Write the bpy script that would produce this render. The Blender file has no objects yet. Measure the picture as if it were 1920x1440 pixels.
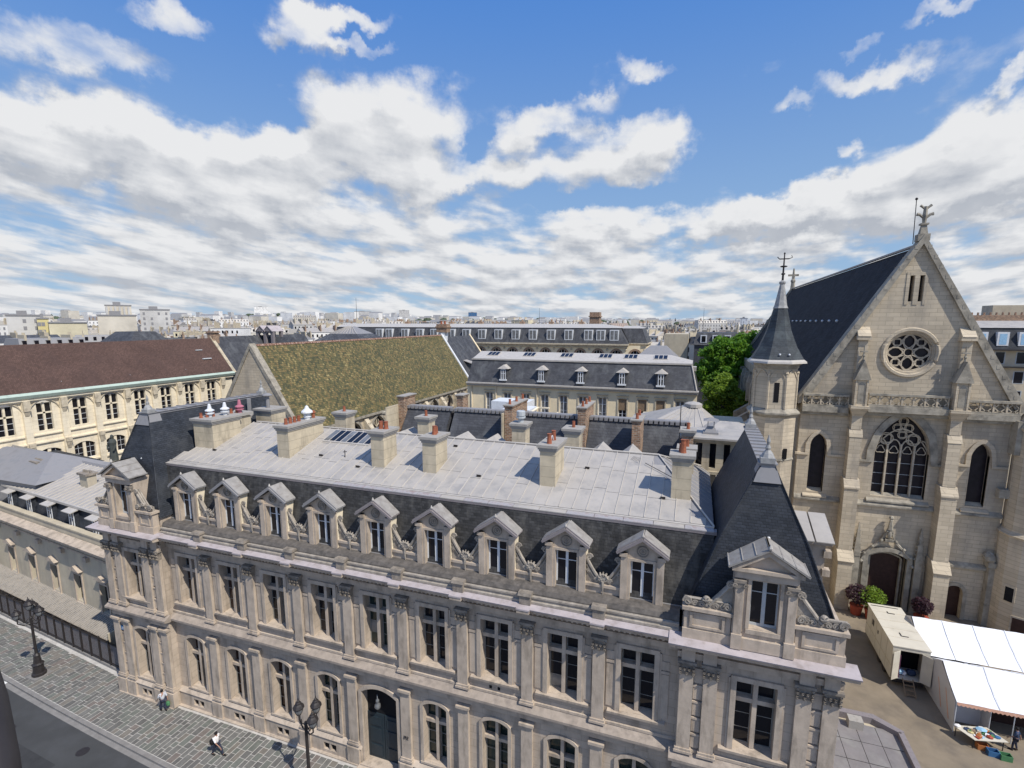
import bpy, math, random
from mathutils import Vector, Matrix
random.seed(7)
PI = math.pi
sc = bpy.context.scene
COL = sc.collection

# ---------------------------------------------------------------- camera
FPX, YAW, PIT, PPY = 969.7, math.radians(19.663), math.radians(8.952), 754.999
CAM = Vector((-.609, .576, 28.121))
cd = bpy.data.cameras.new('camera'); cam = bpy.data.objects.new('camera', cd); COL.objects.link(cam)
cd.sensor_width = 36; cd.lens = FPX / 1920 * 36; cd.shift_y = (PPY - 720) / 1920
cd.clip_start = .2; cd.clip_end = 20000
cam.location = CAM; cam.rotation_euler = (PI / 2 - PIT, 0, YAW)
sc.camera = cam
# ---------------------------------------------------------------- sky and sun
SUN_AZ, SUN_EL = math.radians(116.5), math.radians(51)
world = bpy.data.worlds.new('World'); sc.world = world; world.use_nodes = True
nt = world.node_tree; N = nt.nodes; L = nt.links; N.clear()
SKY_STRENGTH = .08
def px_dir(x, y):
    fh = Vector((-math.sin(YAW), math.cos(YAW), 0)); r = Vector((math.cos(YAW), math.sin(YAW), 0)); z = Vector((0, 0, 1))
    fw = fh * math.cos(PIT) - z * math.sin(PIT); u = z * math.cos(PIT) + fh * math.sin(PIT)
    d = (fw + r * (x - 960) / FPX - u * (y - PPY) / FPX).normalized()
    return math.atan2(d.x, d.y), math.asin(d.z)
CLOUDS = [  # where the clouds stood that afternoon: centre, size, weight
    (60, 250, 230, 120, .62), (260, 300, 200, 110, .5), (420, 330, 190, 110, .5), (170, 95, 200, 65, .42), (330, 42, 110, 40, .42),
    (700, 215, 200, 125, .75), (620, 300, 200, 100, .6), (545, 265, 80, 60, .4), (800, 330, 140, 70, .4), (560, 45, 110, 55, .50), (650, 12, 170, 34, .50), (700, 75, 90, 20, .38),
    (1010, 225, 110, 55, .55), (1180, 250, 120, 60, .55), (1080, 320, 230, 60, .5), (1130, 185, 60, 25, .3), (1240, 280, 80, 40, .35),
    (1222, 105, 75, 45, .5), (1640, 118, 130, 36, .42), (1620, 60, 50, 30, .34), (1500, 182, 80, 30, .42), (1575, 265, 50, 28, .5), (1480, 250, 40, 20, .38), (1780, 15, 100, 22, .3), (1885, 165, 50, 28, .42),
    (1860, 300, 260, 120, .8), (1620, 370, 250, 75, .65), (1450, 400, 120, 45, .45), (1350, 430, 220, 40, .35), (1110, 425, 100, 34, .35),
    (480, 480, 700, 60, .08), (1000, 490, 400, 50, .08), (500, 400, 500, 60, .16),
    (950, 60, 200, 80, -.3), (1420, 300, 170, 80, -.3), (1000, 140, 120, 40, -.25), (460, 165, 70, 50, -.3), (900, 250, 40, 50, -.3), (1060, 385, 90, 22, -.3), (860, 365, 60, 25, -.25), (1350, 60, 200, 60, -.3), (1250, 370, 130, 30, -.3),
]
g = bpy.data.node_groups.new('cloud_density', 'ShaderNodeTree')
g.interface.new_socket('Vector', in_out='INPUT', socket_type='NodeSocketVector')
g.interface.new_socket('Density', in_out='OUTPUT', socket_type='NodeSocketFloat')
gi = g.nodes.new('NodeGroupInput'); go = g.nodes.new('NodeGroupOutput')
def gm(op, a, b=None, c=None, grp=g):
    n = grp.nodes.new('ShaderNodeMath'); n.operation = op
    for i, v in enumerate((a, b, c)):
        if v is None: continue
        if isinstance(v, (int, float)): n.inputs[i].default_value = v
        else: grp.links.new(v, n.inputs[i])
    return n.outputs[0]
def gv(op, a, b=None, grp=g):
    n = grp.nodes.new('ShaderNodeVectorMath'); n.operation = op
    for i, v in enumerate((a, b)):
        if v is None: continue
        if isinstance(v, (tuple, list)): n.inputs[i].default_value = v
        else: grp.links.new(v, n.inputs[i])
    return n
def gnoise(vec, scale, detail=8, rough=.55, grp=g, col=False, dist=0):
    n = grp.nodes.new('ShaderNodeTexNoise'); n.inputs['Scale'].default_value = scale
    n.inputs['Detail'].default_value = detail; n.inputs['Roughness'].default_value = rough; n.inputs['Distortion'].default_value = dist
    grp.links.new(vec, n.inputs['Vector'])
    return n.outputs['Color' if col else 'Fac']
V0 = gi.outputs[0]                       # x = azimuth, y = elevation, z = 0
sep = g.nodes.new('ShaderNodeSeparateXYZ'); g.links.new(V0, sep.inputs[0])
# clouds lie in a layer: coordinates shrink towards the horizon
el = gm('MAXIMUM', sep.outputs[1], -.02)
inv = gm('DIVIDE', 1.0, gm('ADD', el, .13))
cmb = g.nodes.new('ShaderNodeCombineXYZ'); g.links.new(gm('MULTIPLY', sep.outputs[0], gm('MULTIPLY', gm('POWER', inv, .6), 2.1)), cmb.inputs[0]); g.links.new(gm('MULTIPLY', gm('LOGARITHM', inv, 2.718), 3.4), cmb.inputs[1])
lay = cmb.outputs[0]
nz = gnoise(lay, 1.25, 9, .54, dist=.15)
warp = gv('SCALE', gv('SUBTRACT', gnoise(V0, 7, 6, .6, col=True), (.5, .5, .5)).outputs[0]); warp.inputs['Scale'].default_value = .17
uv = gv('ADD', V0, warp.outputs[0]).outputs[0]
acc = None
for cx, cy, rx, ry, w in CLOUDS:
    a, e = px_dir(cx, cy); a2, _ = px_dir(cx + rx * (1 if cx < 960 else -1), cy); _, e2 = px_dir(cx, cy - ry)
    ra, re = abs(a2 - a), max(abs(e2 - e), .012)
    d = gv('MULTIPLY', gv('SUBTRACT', uv, (a, e, 0)).outputs[0], (1 / ra, 1 / re, 0))
    ln = gv('LENGTH', d.outputs[0]).outputs['Value']
    mr = g.nodes.new('ShaderNodeMapRange'); mr.interpolation_type = 'SMOOTHSTEP'
    mr.inputs['From Min'].default_value = 1.15; mr.inputs['From Max'].default_value = .25; mr.inputs['To Max'].default_value = w
    g.links.new(ln, mr.inputs['Value'])
    acc = mr.outputs[0] if acc is None else gm('ADD', acc, mr.outputs[0])
acc = gm('MINIMUM', acc, .75)
low = g.nodes.new('ShaderNodeMapRange'); low.inputs['From Min'].default_value = .30; low.inputs['From Max'].default_value = .12; low.inputs['To Min'].default_value = -.17; low.inputs['To Max'].default_value = .31
low.interpolation_type = 'SMOOTHSTEP'; g.links.new(sep.outputs[1], low.inputs['Value'])
high = g.nodes.new('ShaderNodeMapRange'); high.inputs['From Min'].default_value = .55; high.inputs['From Max'].default_value = .75; high.inputs['To Max'].default_value = .22; g.links.new(sep.outputs[1], high.inputs['Value'])  # extra unseen cloud overhead, added to make the ambient light less blue
fine = gm('MULTIPLY', gm('SUBTRACT', gnoise(V0, 22, 6, .6), .5), .28)
med = gm('MULTIPLY', gm('SUBTRACT', gnoise(V0, 6.5, 5, .55), .5), .75)
lowm = g.nodes.new('ShaderNodeMapRange'); lowm.inputs['From Min'].default_value = .34; lowm.inputs['From Max'].default_value = .14; lowm.inputs['To Min'].default_value = .12; lowm.inputs['To Max'].default_value = 1.05; g.links.new(sep.outputs[1], lowm.inputs['Value'])
small = gm('MULTIPLY', gm('SUBTRACT', gnoise(lay, 3.6, 6, .5), .5), lowm.outputs[0])
med = gm('ADD', med, small)
tot = gm('ADD', gm('ADD', gm('ADD', gm('MULTIPLY', gm('SUBTRACT', nz, .5), 1.55), acc), gm('ADD', low.outputs[0], high.outputs[0])), gm('ADD', fine, med))
g.links.new(tot, go.inputs[0])
tc = N.new('ShaderNodeTexCoord')
sp = N.new('ShaderNodeSeparateXYZ'); L.new(tc.outputs['Generated'], sp.inputs[0])
az = gm('ARCTAN2', sp.outputs[0], sp.outputs[1], grp=nt); elv = gm('ARCSINE', sp.outputs[2], grp=nt)
cv = N.new('ShaderNodeCombineXYZ'); L.new(az, cv.inputs[0]); L.new(elv, cv.inputs[1])
def dens(off):
    gn = N.new('ShaderNodeGroup'); gn.node_tree = g
    L.new(gv('ADD', cv.outputs[0], off, grp=nt).outputs[0], gn.inputs[0]); return gn.outputs[0]
offe = gm('ADD', gm('MULTIPLY', gm('MAXIMUM', elv, 0.0, grp=nt), .09, grp=nt), .011, grp=nt)
oc_ = N.new('ShaderNodeCombineXYZ'); L.new(gm('MULTIPLY', offe, .45, grp=nt), oc_.inputs[0]); L.new(offe, oc_.inputs[1])
D0, D1 = dens((0, 0, 0)), dens(oc_.outputs[0])
def mrange(v, a, b, c=0, d=1, grp=nt, smooth=True):
    m = grp.nodes.new('ShaderNodeMapRange'); m.interpolation_type = 'SMOOTHSTEP' if smooth else 'LINEAR'
    for k, x in zip(('From Min', 'From Max', 'To Min', 'To Max'), (a, b, c, d)): m.inputs[k].default_value = x
    grp.links.new(v, m.inputs['Value']); return m.outputs[0]
mask = mrange(D0, -.06, .42)
lit = mrange(gm('SUBTRACT', D0, D1, grp=nt), -.30, .30, smooth=False)
thick = mrange(D0, .30, 1.2, 1, .80)
puff = gm('MULTIPLY', gm('SUBTRACT', gnoise(cv.outputs[0], 16, 7, .62, grp=nt), .5, grp=nt), .55, grp=nt)
bright = gm('MULTIPLY', gm('ADD', gm('ADD', gm('MULTIPLY', lit, .85, grp=nt), .30, grp=nt), puff, grp=nt), thick, grp=nt)
cl = nt.nodes.new('ShaderNodeClamp'); L.new(bright, cl.inputs[0]); bright = cl.outputs[0]
nish = N.new('ShaderNodeTexSky'); nish.sky_type = 'NISHITA'; nish.sun_disc = False
nish.sun_elevation = SUN_EL; nish.sun_rotation = SUN_AZ; nish.altitude = 100; nish.air_density = 1.0; nish.dust_density = .4; nish.ozone_density = 2.0
cr = N.new('ShaderNodeMix'); cr.data_type = 'RGBA'
cr.inputs['A'].default_value = (4.3, 4.8, 5.7, 1); cr.inputs['B'].default_value = (10.2, 10.3, 10.5, 1); L.new(bright, cr.inputs['Factor'])
hs = N.new('ShaderNodeHueSaturation'); hs.inputs['Saturation'].default_value = 1.12; hs.inputs['Value'].default_value = 1.0; L.new(nish.outputs[0], hs.inputs['Color'])
mx = N.new('ShaderNodeMix'); mx.data_type = 'RGBA'
L.new(mask, mx.inputs['Factor'])
blu = N.new('ShaderNodeMix'); blu.data_type = 'RGBA'; L.new(mrange(elv, -.02, .62), blu.inputs['Factor']); blu.inputs['A'].default_value = (4.3, 6.6, 9.6, 1); blu.inputs['B'].default_value = (1.0, 3.3, 9.3, 1)
bl2 = N.new('ShaderNodeMix'); bl2.data_type = 'RGBA'; bl2.inputs['Factor'].default_value = .80; L.new(hs.outputs[0], bl2.inputs['A']); L.new(blu.outputs['Result'], bl2.inputs['B'])
L.new(bl2.outputs['Result'], mx.inputs['A']); L.new(cr.outputs['Result'], mx.inputs['B'])
bg = N.new('ShaderNodeBackground'); bg.inputs['Strength'].default_value = SKY_STRENGTH; L.new(mx.outputs['Result'], bg.inputs['Color'])
ow = N.new('ShaderNodeOutputWorld'); L.new(bg.outputs[0], ow.inputs[0])
sd = bpy.data.lights.new('sun', 'SUN'); sun = bpy.data.objects.new('sun', sd); COL.objects.link(sun)
sd.energy = 4.6; sd.angle = math.radians(.5); sd.color = (1, .94, .84)
sdir = Vector((math.sin(SUN_AZ) * math.cos(SUN_EL), math.cos(SUN_AZ) * math.cos(SUN_EL), math.sin(SUN_EL)))
sun.rotation_euler = sdir.to_track_quat('Z', 'Y').to_euler(); sun.location = sdir * 100
vs = sc.view_settings; vs.view_transform = 'Standard'; vs.look = 'None'; vs.gamma = 1; vs.exposure = 0; vs.use_curve_mapping = False
sc.cycles.max_bounces = 6; sc.cycles.diffuse_bounces = 3; sc.cycles.use_denoising = True

# ---------------------------------------------------------------- materials
def mat(name, col, rough=.85, var=.12, vscale=1.2, dirt=None, dirt_amt=.5, dirt_scale=.5, bump=0, bscale=20, spec=.3, brick=None, metal=0, emit=None, streak=0, alpha=None):
    """brick = (width, height, mortar, colour variation, mortar colour or None, bump)"""
    m = bpy.data.materials.new(name); m.use_nodes = True; t = m.node_tree; n = t.nodes; b = n['Principled BSDF']
    geo = n.new('ShaderNodeNewGeometry'); pos = geo.outputs['Position']
    b.inputs['Roughness'].default_value = rough; b.inputs['Specular IOR Level'].default_value = spec; b.inputs['Metallic'].default_value = metal
    def mixc(f, a, c, mode='MIX'):
        x = n.new('ShaderNodeMix'); x.data_type = 'RGBA'; x.blend_type = mode
        for k, v in (('Factor', f), ('A', a), ('B', c)):
            if isinstance(v, (int, float)): x.inputs[k].default_value = v
            elif isinstance(v, tuple): x.inputs[k].default_value = (*v, 1)
            else: t.links.new(v, x.inputs[k])
        return x.outputs['Result']
    oi = n.new('ShaderNodeObjectInfo')
    cur = col
    hfac = None
    if brick:
        w, h, mo, cvv, mc, bb = brick
        s = n.new('ShaderNodeSeparateXYZ'); t.links.new(pos, s.inputs[0])
        c = n.new('ShaderNodeCombineXYZ'); t.links.new(gm('ADD', s.outputs[0], s.outputs[1], grp=t), c.inputs[0]); t.links.new(s.outputs[2], c.inputs[1])
        br = n.new('ShaderNodeTexBrick'); t.links.new(c.outputs[0], br.inputs['Vector'])
        br.inputs['Scale'].default_value = 1; br.inputs['Brick Width'].default_value = w; br.inputs['Row Height'].default_value = h
        br.inputs['Mortar Size'].default_value = mo; br.inputs['Mortar Smooth'].default_value = .3; br.inputs['Bias'].default_value = 0
        k1 = tuple(min(1, x * (1 + cvv)) for x in col); k2 = tuple(x * (1 - cvv) for x in col)
        br.inputs['Color1'].default_value = (*k1, 1); br.inputs['Color2'].default_value = (*k2, 1)
        br.inputs['Mortar'].default_value = (*(mc or tuple(x * .6 for x in col)), 1)
        cur = br.outputs['Color']; hfac = (br.outputs['Fac'], bb)
    if var:
        f = gnoise(pos, vscale, 5, .6, grp=t)
        f = mrange(f, .25, .75, 1 - var * 1.4, 1 + var * 1.4, grp=t, smooth=False)
        cur = mixc(1.0, cur, cmbcol(t, f), 'MULTIPLY')
    if dirt:
        mp = n.new('ShaderNodeMapping'); mp.inputs['Scale'].default_value = (1, 1, .25 if streak else 1); t.links.new(pos, mp.inputs['Vector'])
        f = gnoise(mp.outputs[0], dirt_scale, 7, .65, grp=t)
        cur = mixc(mrange(f, .46, .70, 0, dirt_amt, grp=t), cur, dirt)
    if isinstance(cur, tuple): b.inputs['Base Color'].default_value = (*cur, 1)
    else: t.links.new(cur, b.inputs['Base Color'])
    if bump or hfac:
        bp = n.new('ShaderNodeBump'); bp.inputs['Distance'].default_value = .02
        hh = None
        if bump: hh = gm('MULTIPLY', gnoise(pos, bscale, 5, .6, grp=t), bump, grp=t)
        if hfac:
            q = gm('MULTIPLY', hfac[0], -hfac[1], grp=t); hh = q if hh is None else gm('ADD', hh, q, grp=t)
        t.links.new(hh, bp.inputs['Height']); bp.inputs['Strength'].default_value = .6; t.links.new(bp.outputs[0], b.inputs['Normal'])
    return m
def cmbcol(t, f):
    c = t.nodes.new('ShaderNodeCombineColor')
    for i in range(3): t.links.new(f, c.inputs[i])
    return c.outputs[0]
M = {}
M['stone'] = mat('facade_limestone', (.465, .388, .31), var=.10, vscale=.9, dirt=(.25, .205, .16), dirt_amt=.75, dirt_scale=1.1, bump=.4, brick=(1.15, .46, .012, .05, (.33, .28, .22), .5), streak=1)
M['stone2'] = mat('carved_limestone', (.47, .393, .315), var=.12, vscale=2.0, dirt=(.21, .175, .14), dirt_amt=.7, dirt_scale=1.7, bump=.6, bscale=12, streak=1)
M['weath'] = mat('weathered_stone', (.27, .235, .195), var=.25, vscale=3, dirt=(.10, .09, .08), dirt_amt=.75, dirt_scale=1.7, bump=1, bscale=10)
M['string'] = mat('string_course_stone', (.33, .28, .235), var=.15, vscale=2.5, dirt=(.17, .145, .13), dirt_amt=.6, dirt_scale=2, bump=.6, bscale=10)
M['church'] = mat('church_ashlar', (.51, .435, .325), var=.10, vscale=.5, dirt=(.30, .265, .22), dirt_amt=.7, dirt_scale=.4, bump=.4, brick=(1.1, .38, .022, .10, (.38, .325, .245), .7), streak=1)
M['churchdk'] = mat('church_weathered_stone', (.33, .30, .245), var=.25, vscale=1.5, dirt=(.11, .10, .085), dirt_amt=.7, dirt_scale=.9, bump=.8, bscale=8)
M['cream'] = mat('cream_ashlar', (.80, .71, .54), var=.06, vscale=.6, dirt=(.42, .36, .27), dirt_amt=.4, dirt_scale=.5, brick=(1.3, .5, .01, .02, (.52, .45, .33), .3))
M['cream2'] = mat('ochre_cream_render', (.86, .73, .50), var=.06, vscale=.6, dirt=(.6, .5, .36), dirt_amt=.4, dirt_scale=.5)
M['weathdk'] = mat('black_weathered_stone', (.125, .112, .10), var=.3, vscale=3, dirt=(.07, .065, .06), dirt_amt=.8, dirt_scale=2.2, bump=1, bscale=10)
M['carve'] = mat('grey_carved_stone', (.33, .295, .25), var=.2, vscale=3, dirt=(.15, .13, .115), dirt_amt=.65, dirt_scale=2.5, bump=1, bscale=12)
M['creamdk'] = mat('cream_carved_stone', (.56, .49, .37), var=.15, vscale=2, dirt=(.2, .17, .13), dirt_amt=.6, dirt_scale=1.5, bump=.5)
M['plaster'] = mat('pale_render', (.50, .44, .33), var=.1, vscale=.8, dirt=(.34, .30, .25), dirt_amt=.5, dirt_scale=.8, streak=1)
M['chim'] = mat('chimney_render', (.52, .45, .33), var=.12, vscale=1.5, dirt=(.27, .235, .18), dirt_amt=.7, dirt_scale=1.1, brick=(2.6, .62, .012, .04, None, .4), streak=1)
M['capstone'] = mat('chimney_cap_stone', (.36, .34, .31), var=.2, vscale=3, dirt=(.17, .155, .14), dirt_amt=.6, dirt_scale=3)
M['zinc'] = mat('zinc_sheet', (.40, .372, .338), rough=.5, var=.07, vscale=.7, dirt=(.24, .235, .235), dirt_amt=.6, dirt_scale=1.0, spec=.3)
M['zinc2'] = mat('zinc_seam', (.46, .43, .39), rough=.5, var=.1, vscale=2, spec=.5)
M['zincdk'] = mat('dull_zinc', (.25, .245, .25), rough=.55, var=.12, vscale=1, dirt=(.14, .15, .165), dirt_amt=.5, dirt_scale=1, spec=.4)
M['zincold'] = mat('stained_zinc', (.36, .345, .35), rough=.6, var=.2, vscale=3, dirt=(.20, .13, .115), dirt_amt=.7, dirt_scale=3, spec=.4)
M['lead'] = mat('lead_sheet', (.43, .385, .39), rough=.6, var=.10, vscale=1.5, dirt=(.25, .21, .19), dirt_amt=.5, dirt_scale=2, spec=.2)
M['leaddk'] = mat('lead_roll', (.24, .215, .22), rough=.6, var=.2, vscale=4, dirt=(.11, .09, .085), dirt_amt=.6, dirt_scale=4)
M['slate'] = mat('blue_slate', (.034, .039, .049), rough=.6, var=.18, vscale=1.2, spec=.25, dirt=(.065, .07, .078), dirt_amt=.6, dirt_scale=.8, brick=(.25, .13, .012, .24, (.020, .023, .028), 1.3))
M['slateold'] = mat('old_slate', (.046, .046, .047), rough=.75, var=.3, vscale=1.4, dirt=(.12, .115, .105), dirt_amt=.6, dirt_scale=1.6, brick=(.30, .15, .012, .35, (.03, .03, .03), 1.2), streak=1)
M['slatebk'] = mat('lichened_slate', (.065, .067, .075), rough=.6, var=.25, vscale=.8, dirt=(.13, .135, .14), dirt_amt=.7, dirt_scale=.9, brick=(.4, .2, .012, .15, None, .8), streak=1)
M['slatech'] = mat('church_slate', (.034, .036, .042), rough=.85, var=.15, vscale=.5, brick=(.5, .26, .01, .18, None, .6), spec=.1)
M['slatesp'] = mat('spire_slate', (.05, .058, .066), rough=.6, var=.2, vscale=1.2, dirt=(.10, .12, .125), dirt_amt=.6, dirt_scale=.8, brick=(.35, .2, .01, .15, None, .8))
M['brown'] = mat('brown_roof_tile', (.105, .062, .050), var=.12, vscale=.25, dirt=(.07, .045, .040), dirt_amt=.5, dirt_scale=.3, brick=(.22, .16, .014, .22, (.06, .04, .034), 1))
M['terra'] = mat('terracotta', (.30, .10, .055), rough=.8, var=.25, vscale=4, dirt=(.16, .06, .035), dirt_amt=.5, dirt_scale=5)
M['ridge'] = mat('ridge_tile', (.24, .13, .09), var=.4, vscale=4, dirt=(.55, .50, .44), dirt_amt=.6, dirt_scale=4)
M['brick'] = mat('old_brick', (.30, .175, .105), var=.2, vscale=2, dirt=(.14, .10, .08), dirt_amt=.6, dirt_scale=2.2, brick=(.34, .14, .022, .4, (.40, .34, .27), .8))
M['glass'] = mat('window_glass', (.012, .012, .016), rough=.07, var=0, spec=.35)
M['glassbr'] = mat('window_glass_brown', (.040, .022, .018), rough=.08, var=.3, vscale=1.2, spec=.35)
M['glassgr'] = mat('window_glass_green', (.014, .028, .027), rough=.06, var=.3, vscale=1, spec=.5)
M['glasslt'] = mat('curtained_glass', (.16, .165, .17), rough=.15, var=.4, vscale=1.5, spec=.5)
M['stained'] = mat('leaded_church_glass', (.014, .011, .016), rough=.35, var=.4, vscale=2, spec=.3)
M['white'] = mat('white_paint', (.66, .68, .70), rough=.5, var=.08, vscale=3)
M['greyp'] = mat('grey_paint', (.42, .45, .47), rough=.5, var=.08, vscale=3)
M['sashp'] = mat('worn_sash_paint', (.22, .215, .20), rough=.6, var=.15, vscale=3)
M['iron'] = mat('dark_iron', (.028, .024, .024), rough=.5, var=.2, vscale=5, spec=.4)
M['copper'] = mat('verdigris_gutter', (.44, .53, .46), rough=.7, var=.18, vscale=1.2, dirt=(.28, .33, .28), dirt_amt=.5, dirt_scale=1.2)
M['finial'] = mat('weathered_lead_finial', (.30, .30, .295), rough=.6, var=.2, vscale=4)
M['wood'] = mat('dark_oak_door', (.045, .022, .018), rough=.6, var=.25, vscale=3)
M['door'] = mat('dark_green_door', (.022, .035, .045), rough=.4, var=.1, vscale=3)
M['black'] = mat('dark_interior', (.008, .008, .010), rough=.9, var=0)
M['asphalt'] = mat('asphalt', (.058, .060, .062), rough=.85, var=.12, vscale=.5, dirt=(.075, .078, .085), dirt_amt=.5, dirt_scale=.25, bump=.6, bscale=60)
M['asphalt2'] = mat('newer_asphalt', (.040, .041, .043), rough=.85, var=.15, vscale=1.5)
M['zincmid'] = mat('grey_dormer_zinc', (.30, .285, .265), rough=.6, var=.15, vscale=2, dirt=(.19, .165, .15), dirt_amt=.6, dirt_scale=2.5, spec=.2)
M['dullgreen'] = mat('hazy_green', (.075, .10, .06), var=.2, vscale=.05)
M['joint'] = mat('paving_mortar', (.46, .44, .41), rough=.9, var=.15, vscale=2)
SL = [mat('granite_slab_%s' % w, c, rough=.8, var=.16, vscale=3, bump=.4, bscale=30) for w, c in (('grey', (.155, .152, .14)), ('dark', (.125, .122, .114)), ('warm', (.175, .16, .138)), ('green', (.145, .152, .134)), ('rose', (.165, .142, .127)))]
M['kerb'] = mat('granite_kerb', (.22, .21, .20), rough=.8, var=.15, vscale=2)
M['court'] = mat('courtyard_ground', (.23, .19, .14), rough=.95, var=.12, vscale=.6, dirt=(.135, .115, .095), dirt_amt=.7, dirt_scale=.35, bump=.5, bscale=20)
M['city'] = mat('city_ground', (.16, .155, .15), rough=.95, var=.2, vscale=.05)
M['paint'] = mat('road_paint', (.72, .72, .70), rough=.7, var=.15, vscale=6)
M['tent'] = mat('white_canvas', (.76, .77, .80), rough=.6, var=.03, vscale=.5, bump=.8, bscale=1.2)
M['tentw'] = mat('grey_canvas_wall', (.55, .545, .56), rough=.7, var=.06, vscale=.5)
M['cab'] = mat('cream_cabin_paint', (.60, .56, .47), rough=.55, var=.06, vscale=.8, dirt=(.42, .38, .31), dirt_amt=.4, dirt_scale=.6)
M['wood2'] = mat('raw_wood', (.24, .17, .11), rough=.8, var=.2, vscale=5)
M['slabroof'] = mat('roof_paving', (.205, .19, .19), rough=.8, var=.12, vscale=1.2, dirt=(.27, .265, .25), dirt_amt=.6, dirt_scale=.7)
M['leaf'] = mat('leaf_green', (.10, .22, .03), rough=.5, var=.35, vscale=1.0, dirt=(.14, .25, .03), dirt_amt=.7, dirt_scale=.4)
M['leaf2'] = mat('leaf_bright', (.16, .25, .035), rough=.6, var=.3, vscale=4)
M['leafp'] = mat('leaf_purple', (.065, .04, .05), rough=.7, var=.3, vscale=4)
M['bark'] = mat('bark', (.06, .05, .04), var=.3, vscale=5)
for k, c in dict(skin=(.35, .2, .14), hair=(.012, .01, .01), shirt=(.5, .52, .56), white_shirt=(.75, .74, .74), jeans=(.03, .035, .06), jacket=(.03, .05, .10), red=(.34, .07, .04), green=(.07, .20, .09), blue=(.04, .13, .28), orange=(.40, .15, .05), yellow=(.60, .52, .26), lblue=(.30, .50, .68), statue=(.06, .068, .062), purple=(.12, .04, .09), stripe=(.62, .36, .26), pinkpot=(.42, .15, .20)).items():
    M[k] = mat(k + '_tone', c, rough=.7, var=.12, vscale=4)
for k_ in ('leaf', 'leaf2', 'leafp'):     # light also comes through leaves
    t = M[k_].node_tree; b_ = t.nodes['Principled BSDF']; tr = t.nodes.new('ShaderNodeBsdfTranslucent'); ms = t.nodes.new('ShaderNodeMixShader'); ms.inputs[0].default_value = .4
    tr.inputs['Color'].default_value = {'leaf': (.22, .42, .04, 1), 'leaf2': (.32, .46, .05, 1), 'leafp': (.16, .07, .10, 1)}[k_]
    t.links.new(b_.outputs[0], ms.inputs[1]); t.links.new(tr.outputs[0], ms.inputs[2]); t.links.new(ms.outputs[0], t.nodes['Material Output'].inputs['Surface'])
# mottled glazed tiles
m = bpy.data.materials.new('mottled_green_tiles'); m.use_nodes = True; t = m.node_tree; n = t.nodes
geo = n.new('ShaderNodeNewGeometry'); s_ = n.new('ShaderNodeSeparateXYZ'); t.links.new(geo.outputs['Position'], s_.inputs[0])
c_ = n.new('ShaderNodeCombineXYZ'); t.links.new(s_.outputs[1], c_.inputs[0]); t.links.new(s_.outputs[2], c_.inputs[1])
br = n.new('ShaderNodeTexBrick'); t.links.new(c_.outputs[0], br.inputs['Vector'])
for k, v in (('Scale', 1), ('Brick Width', .38), ('Row Height', .30), ('Mortar Size', .02), ('Bias', -.1)): br.inputs[k].default_value = v
br.inputs['Color1'].default_value = (0, 0, 0, 1); br.inputs['Color2'].default_value = (1, 1, 1, 1); br.inputs['Mortar'].default_value = (.0, .0, .0, 1)
vo = n.new('ShaderNodeTexVoronoi'); vo.feature = 'F1'; vo.inputs['Scale'].default_value = 3.4; t.links.new(c_.outputs[0], vo.inputs['Vector'])
sc1 = n.new('ShaderNodeSeparateColor'); t.links.new(vo.outputs['Color'], sc1.inputs[0])
ad = gm('ADD', gm('ADD', gm('MULTIPLY', br.outputs['Color'], .62, grp=t), gm('MULTIPLY', sc1.outputs[0], .22, grp=t), grp=t), gm('MULTIPLY', gnoise(c_.outputs[0], .3, 4, grp=t), .42, grp=t), grp=t)
rp = n.new('ShaderNodeValToRGB'); t.links.new(gm('SUBTRACT', ad, .12, grp=t), rp.inputs[0]); e = rp.color_ramp.elements
e[0].color = (.04, .042, .016, 1); e[1].position = .9; e[1].color = (.34, .27, .12, 1)
for p_, cc in ((.28, (.08, .075, .028, 1)), (.45, (.135, .115, .038, 1)), (.6, (.17, .115, .042, 1)), (.75, (.235, .185, .068, 1))):
    x = e.new(p_); x.color = cc
t.links.new(rp.outputs[0], n['Principled BSDF'].inputs['Base Color']); n['Principled BSDF'].inputs['Roughness'].default_value = .6
bp = n.new('ShaderNodeBump'); bp.inputs['Strength'].default_value = .7; bp.inputs['Distance'].default_value = .03; t.links.new(br.outputs['Fac'], bp.inputs['Height']); bp.invert = True; t.links.new(bp.outputs[0], n['Principled BSDF'].inputs['Normal'])
M['greentile'] = m

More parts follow.
